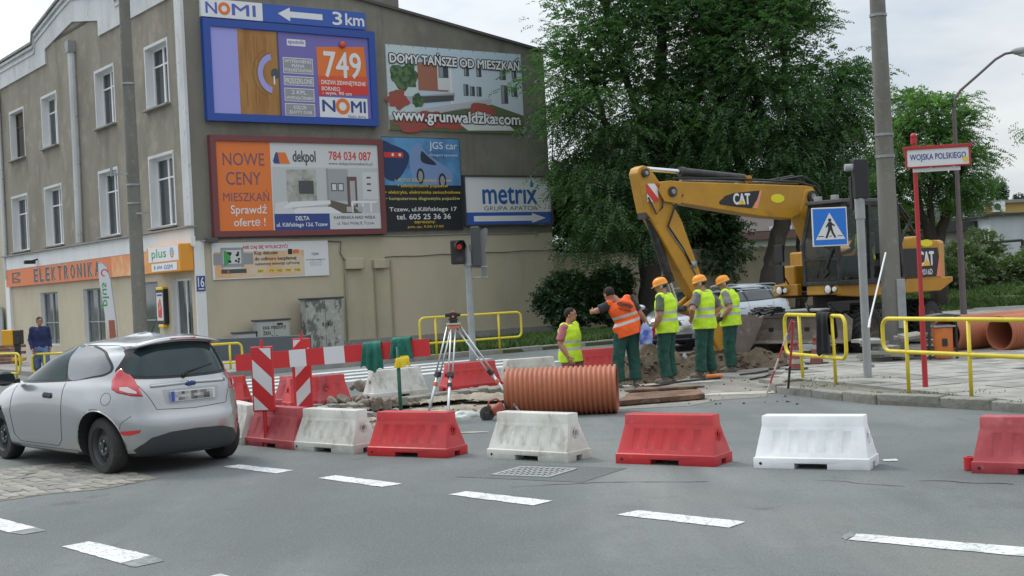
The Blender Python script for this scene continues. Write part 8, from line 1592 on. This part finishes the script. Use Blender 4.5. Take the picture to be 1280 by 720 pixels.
# shrubs in front of the cream wall
bush('round dark shrub on the verge left of the man in pink', 708, 42.5, [(698, 374, .36, .4, .38), (718, 366, .34, .4, .38), (708, 354, .28, .35, .26), (712, 390, .36, .4, .24)], 51, m=DKL, nm='shrub', cat='shrub', nc=110, nf=34, ll=.12, lw=.035, crad=.32, z=.1, stems=4)
bush('dark shrub on the verge directly behind the orange vested man', 764, 42.8, [(754, 364, .32, .4, .36), (766, 354, .30, .4, .34), (760, 384, .30, .3, .24)], 52, m=DKL, nm='shrub', cat='shrub', nc=100, nf=34, ll=.12, lw=.035, crad=.32, z=.1, stems=4)
WEED = leafmat('weedy_leaves', (.045, .085, .035), (.115, .15, .065), .3)
for i, (px, py, d, rx, rz, lab) in enumerate(((1205, 345, 60, 1.0, 1.3, 'tall weedy bush beside the lamp post, in front of the grey garages'), (1222, 320, 64, .9, 1.2, 'vine covered bush climbing the grey garage wall'), (1250, 345, 62, 1.3, .7, 'low straggling bush before the pale shed'), (1275, 340, 61, 1.1, .8, 'brownish bush at the right picture edge'), (1182, 350, 58, .8, .8, 'dense bush just behind the excavator counterweight'))):
    bush(lab, px, d, [(px, py, rx, .8, rz), (px+8, py+14, rx*.8, .8, rz*.6)], 60+i, m=WEED, nm='bush', cat='bush', nc=60, nf=26, ll=.16, lw=.045, crad=.5, z=.5)
# distant conifers
def conifer(label, px, top, d, h, seed):
    random.seed(seed); T_ = at(px, top, d); Bp = Vector((T_.x, d, T_.z-h)); t = thing('spruce_tree', label, 'tree', tuple(Bp)); b = MB(); b.cyl((0, 0, 0), (0, 0, h), .22, BARK, .03, 8); b.build('trunk', t)
    r = np.random.default_rng(seed); C = []; D = []
    for i in range(1500):
        f = r.uniform(0, 1)**.7; z = h*(1-f); rad = (.2+f*h*.22)*(1 if int(f*16) % 2 else .68); a = r.uniform(0, 6.28); q = r.uniform(.2, 1); C.append((math.cos(a)*rad*q, math.sin(a)*rad*q, z-.15*q)); D.append((math.cos(a), math.sin(a), -.1))
    me = leaves_mesh('crown', C, D, r.uniform(0, 1, 1500), 6, .5, .09, .32, leafmat('spruce_needles', (.02, .045, .03), (.045, .085, .055), .15), .2, r); o = bpy.data.objects.new('crown', me); COL.objects.link(o); o.parent = t
conifer('dark pointed spruce standing behind the ochre building', 1247, 221, 118, 9.5, 3)
conifer('thin far spruce top near the right edge behind the ochre building', 1273, 240, 150, 9, 5)
B9 = base_px(1345, 44); tree('locust_tree', 'tree at the right edge of the picture, only a few leaf sprays showing', B9, [([B9, at(1345, 250, 44), at(1340, 160, 44)], [.3, .25, .15])], blobs_px([(1335, 158, 44, .8, 1.0, .5), (1360, 120, 44, 1.0, 1.2, .9)]), 45, 34, 77, m=LOC2)
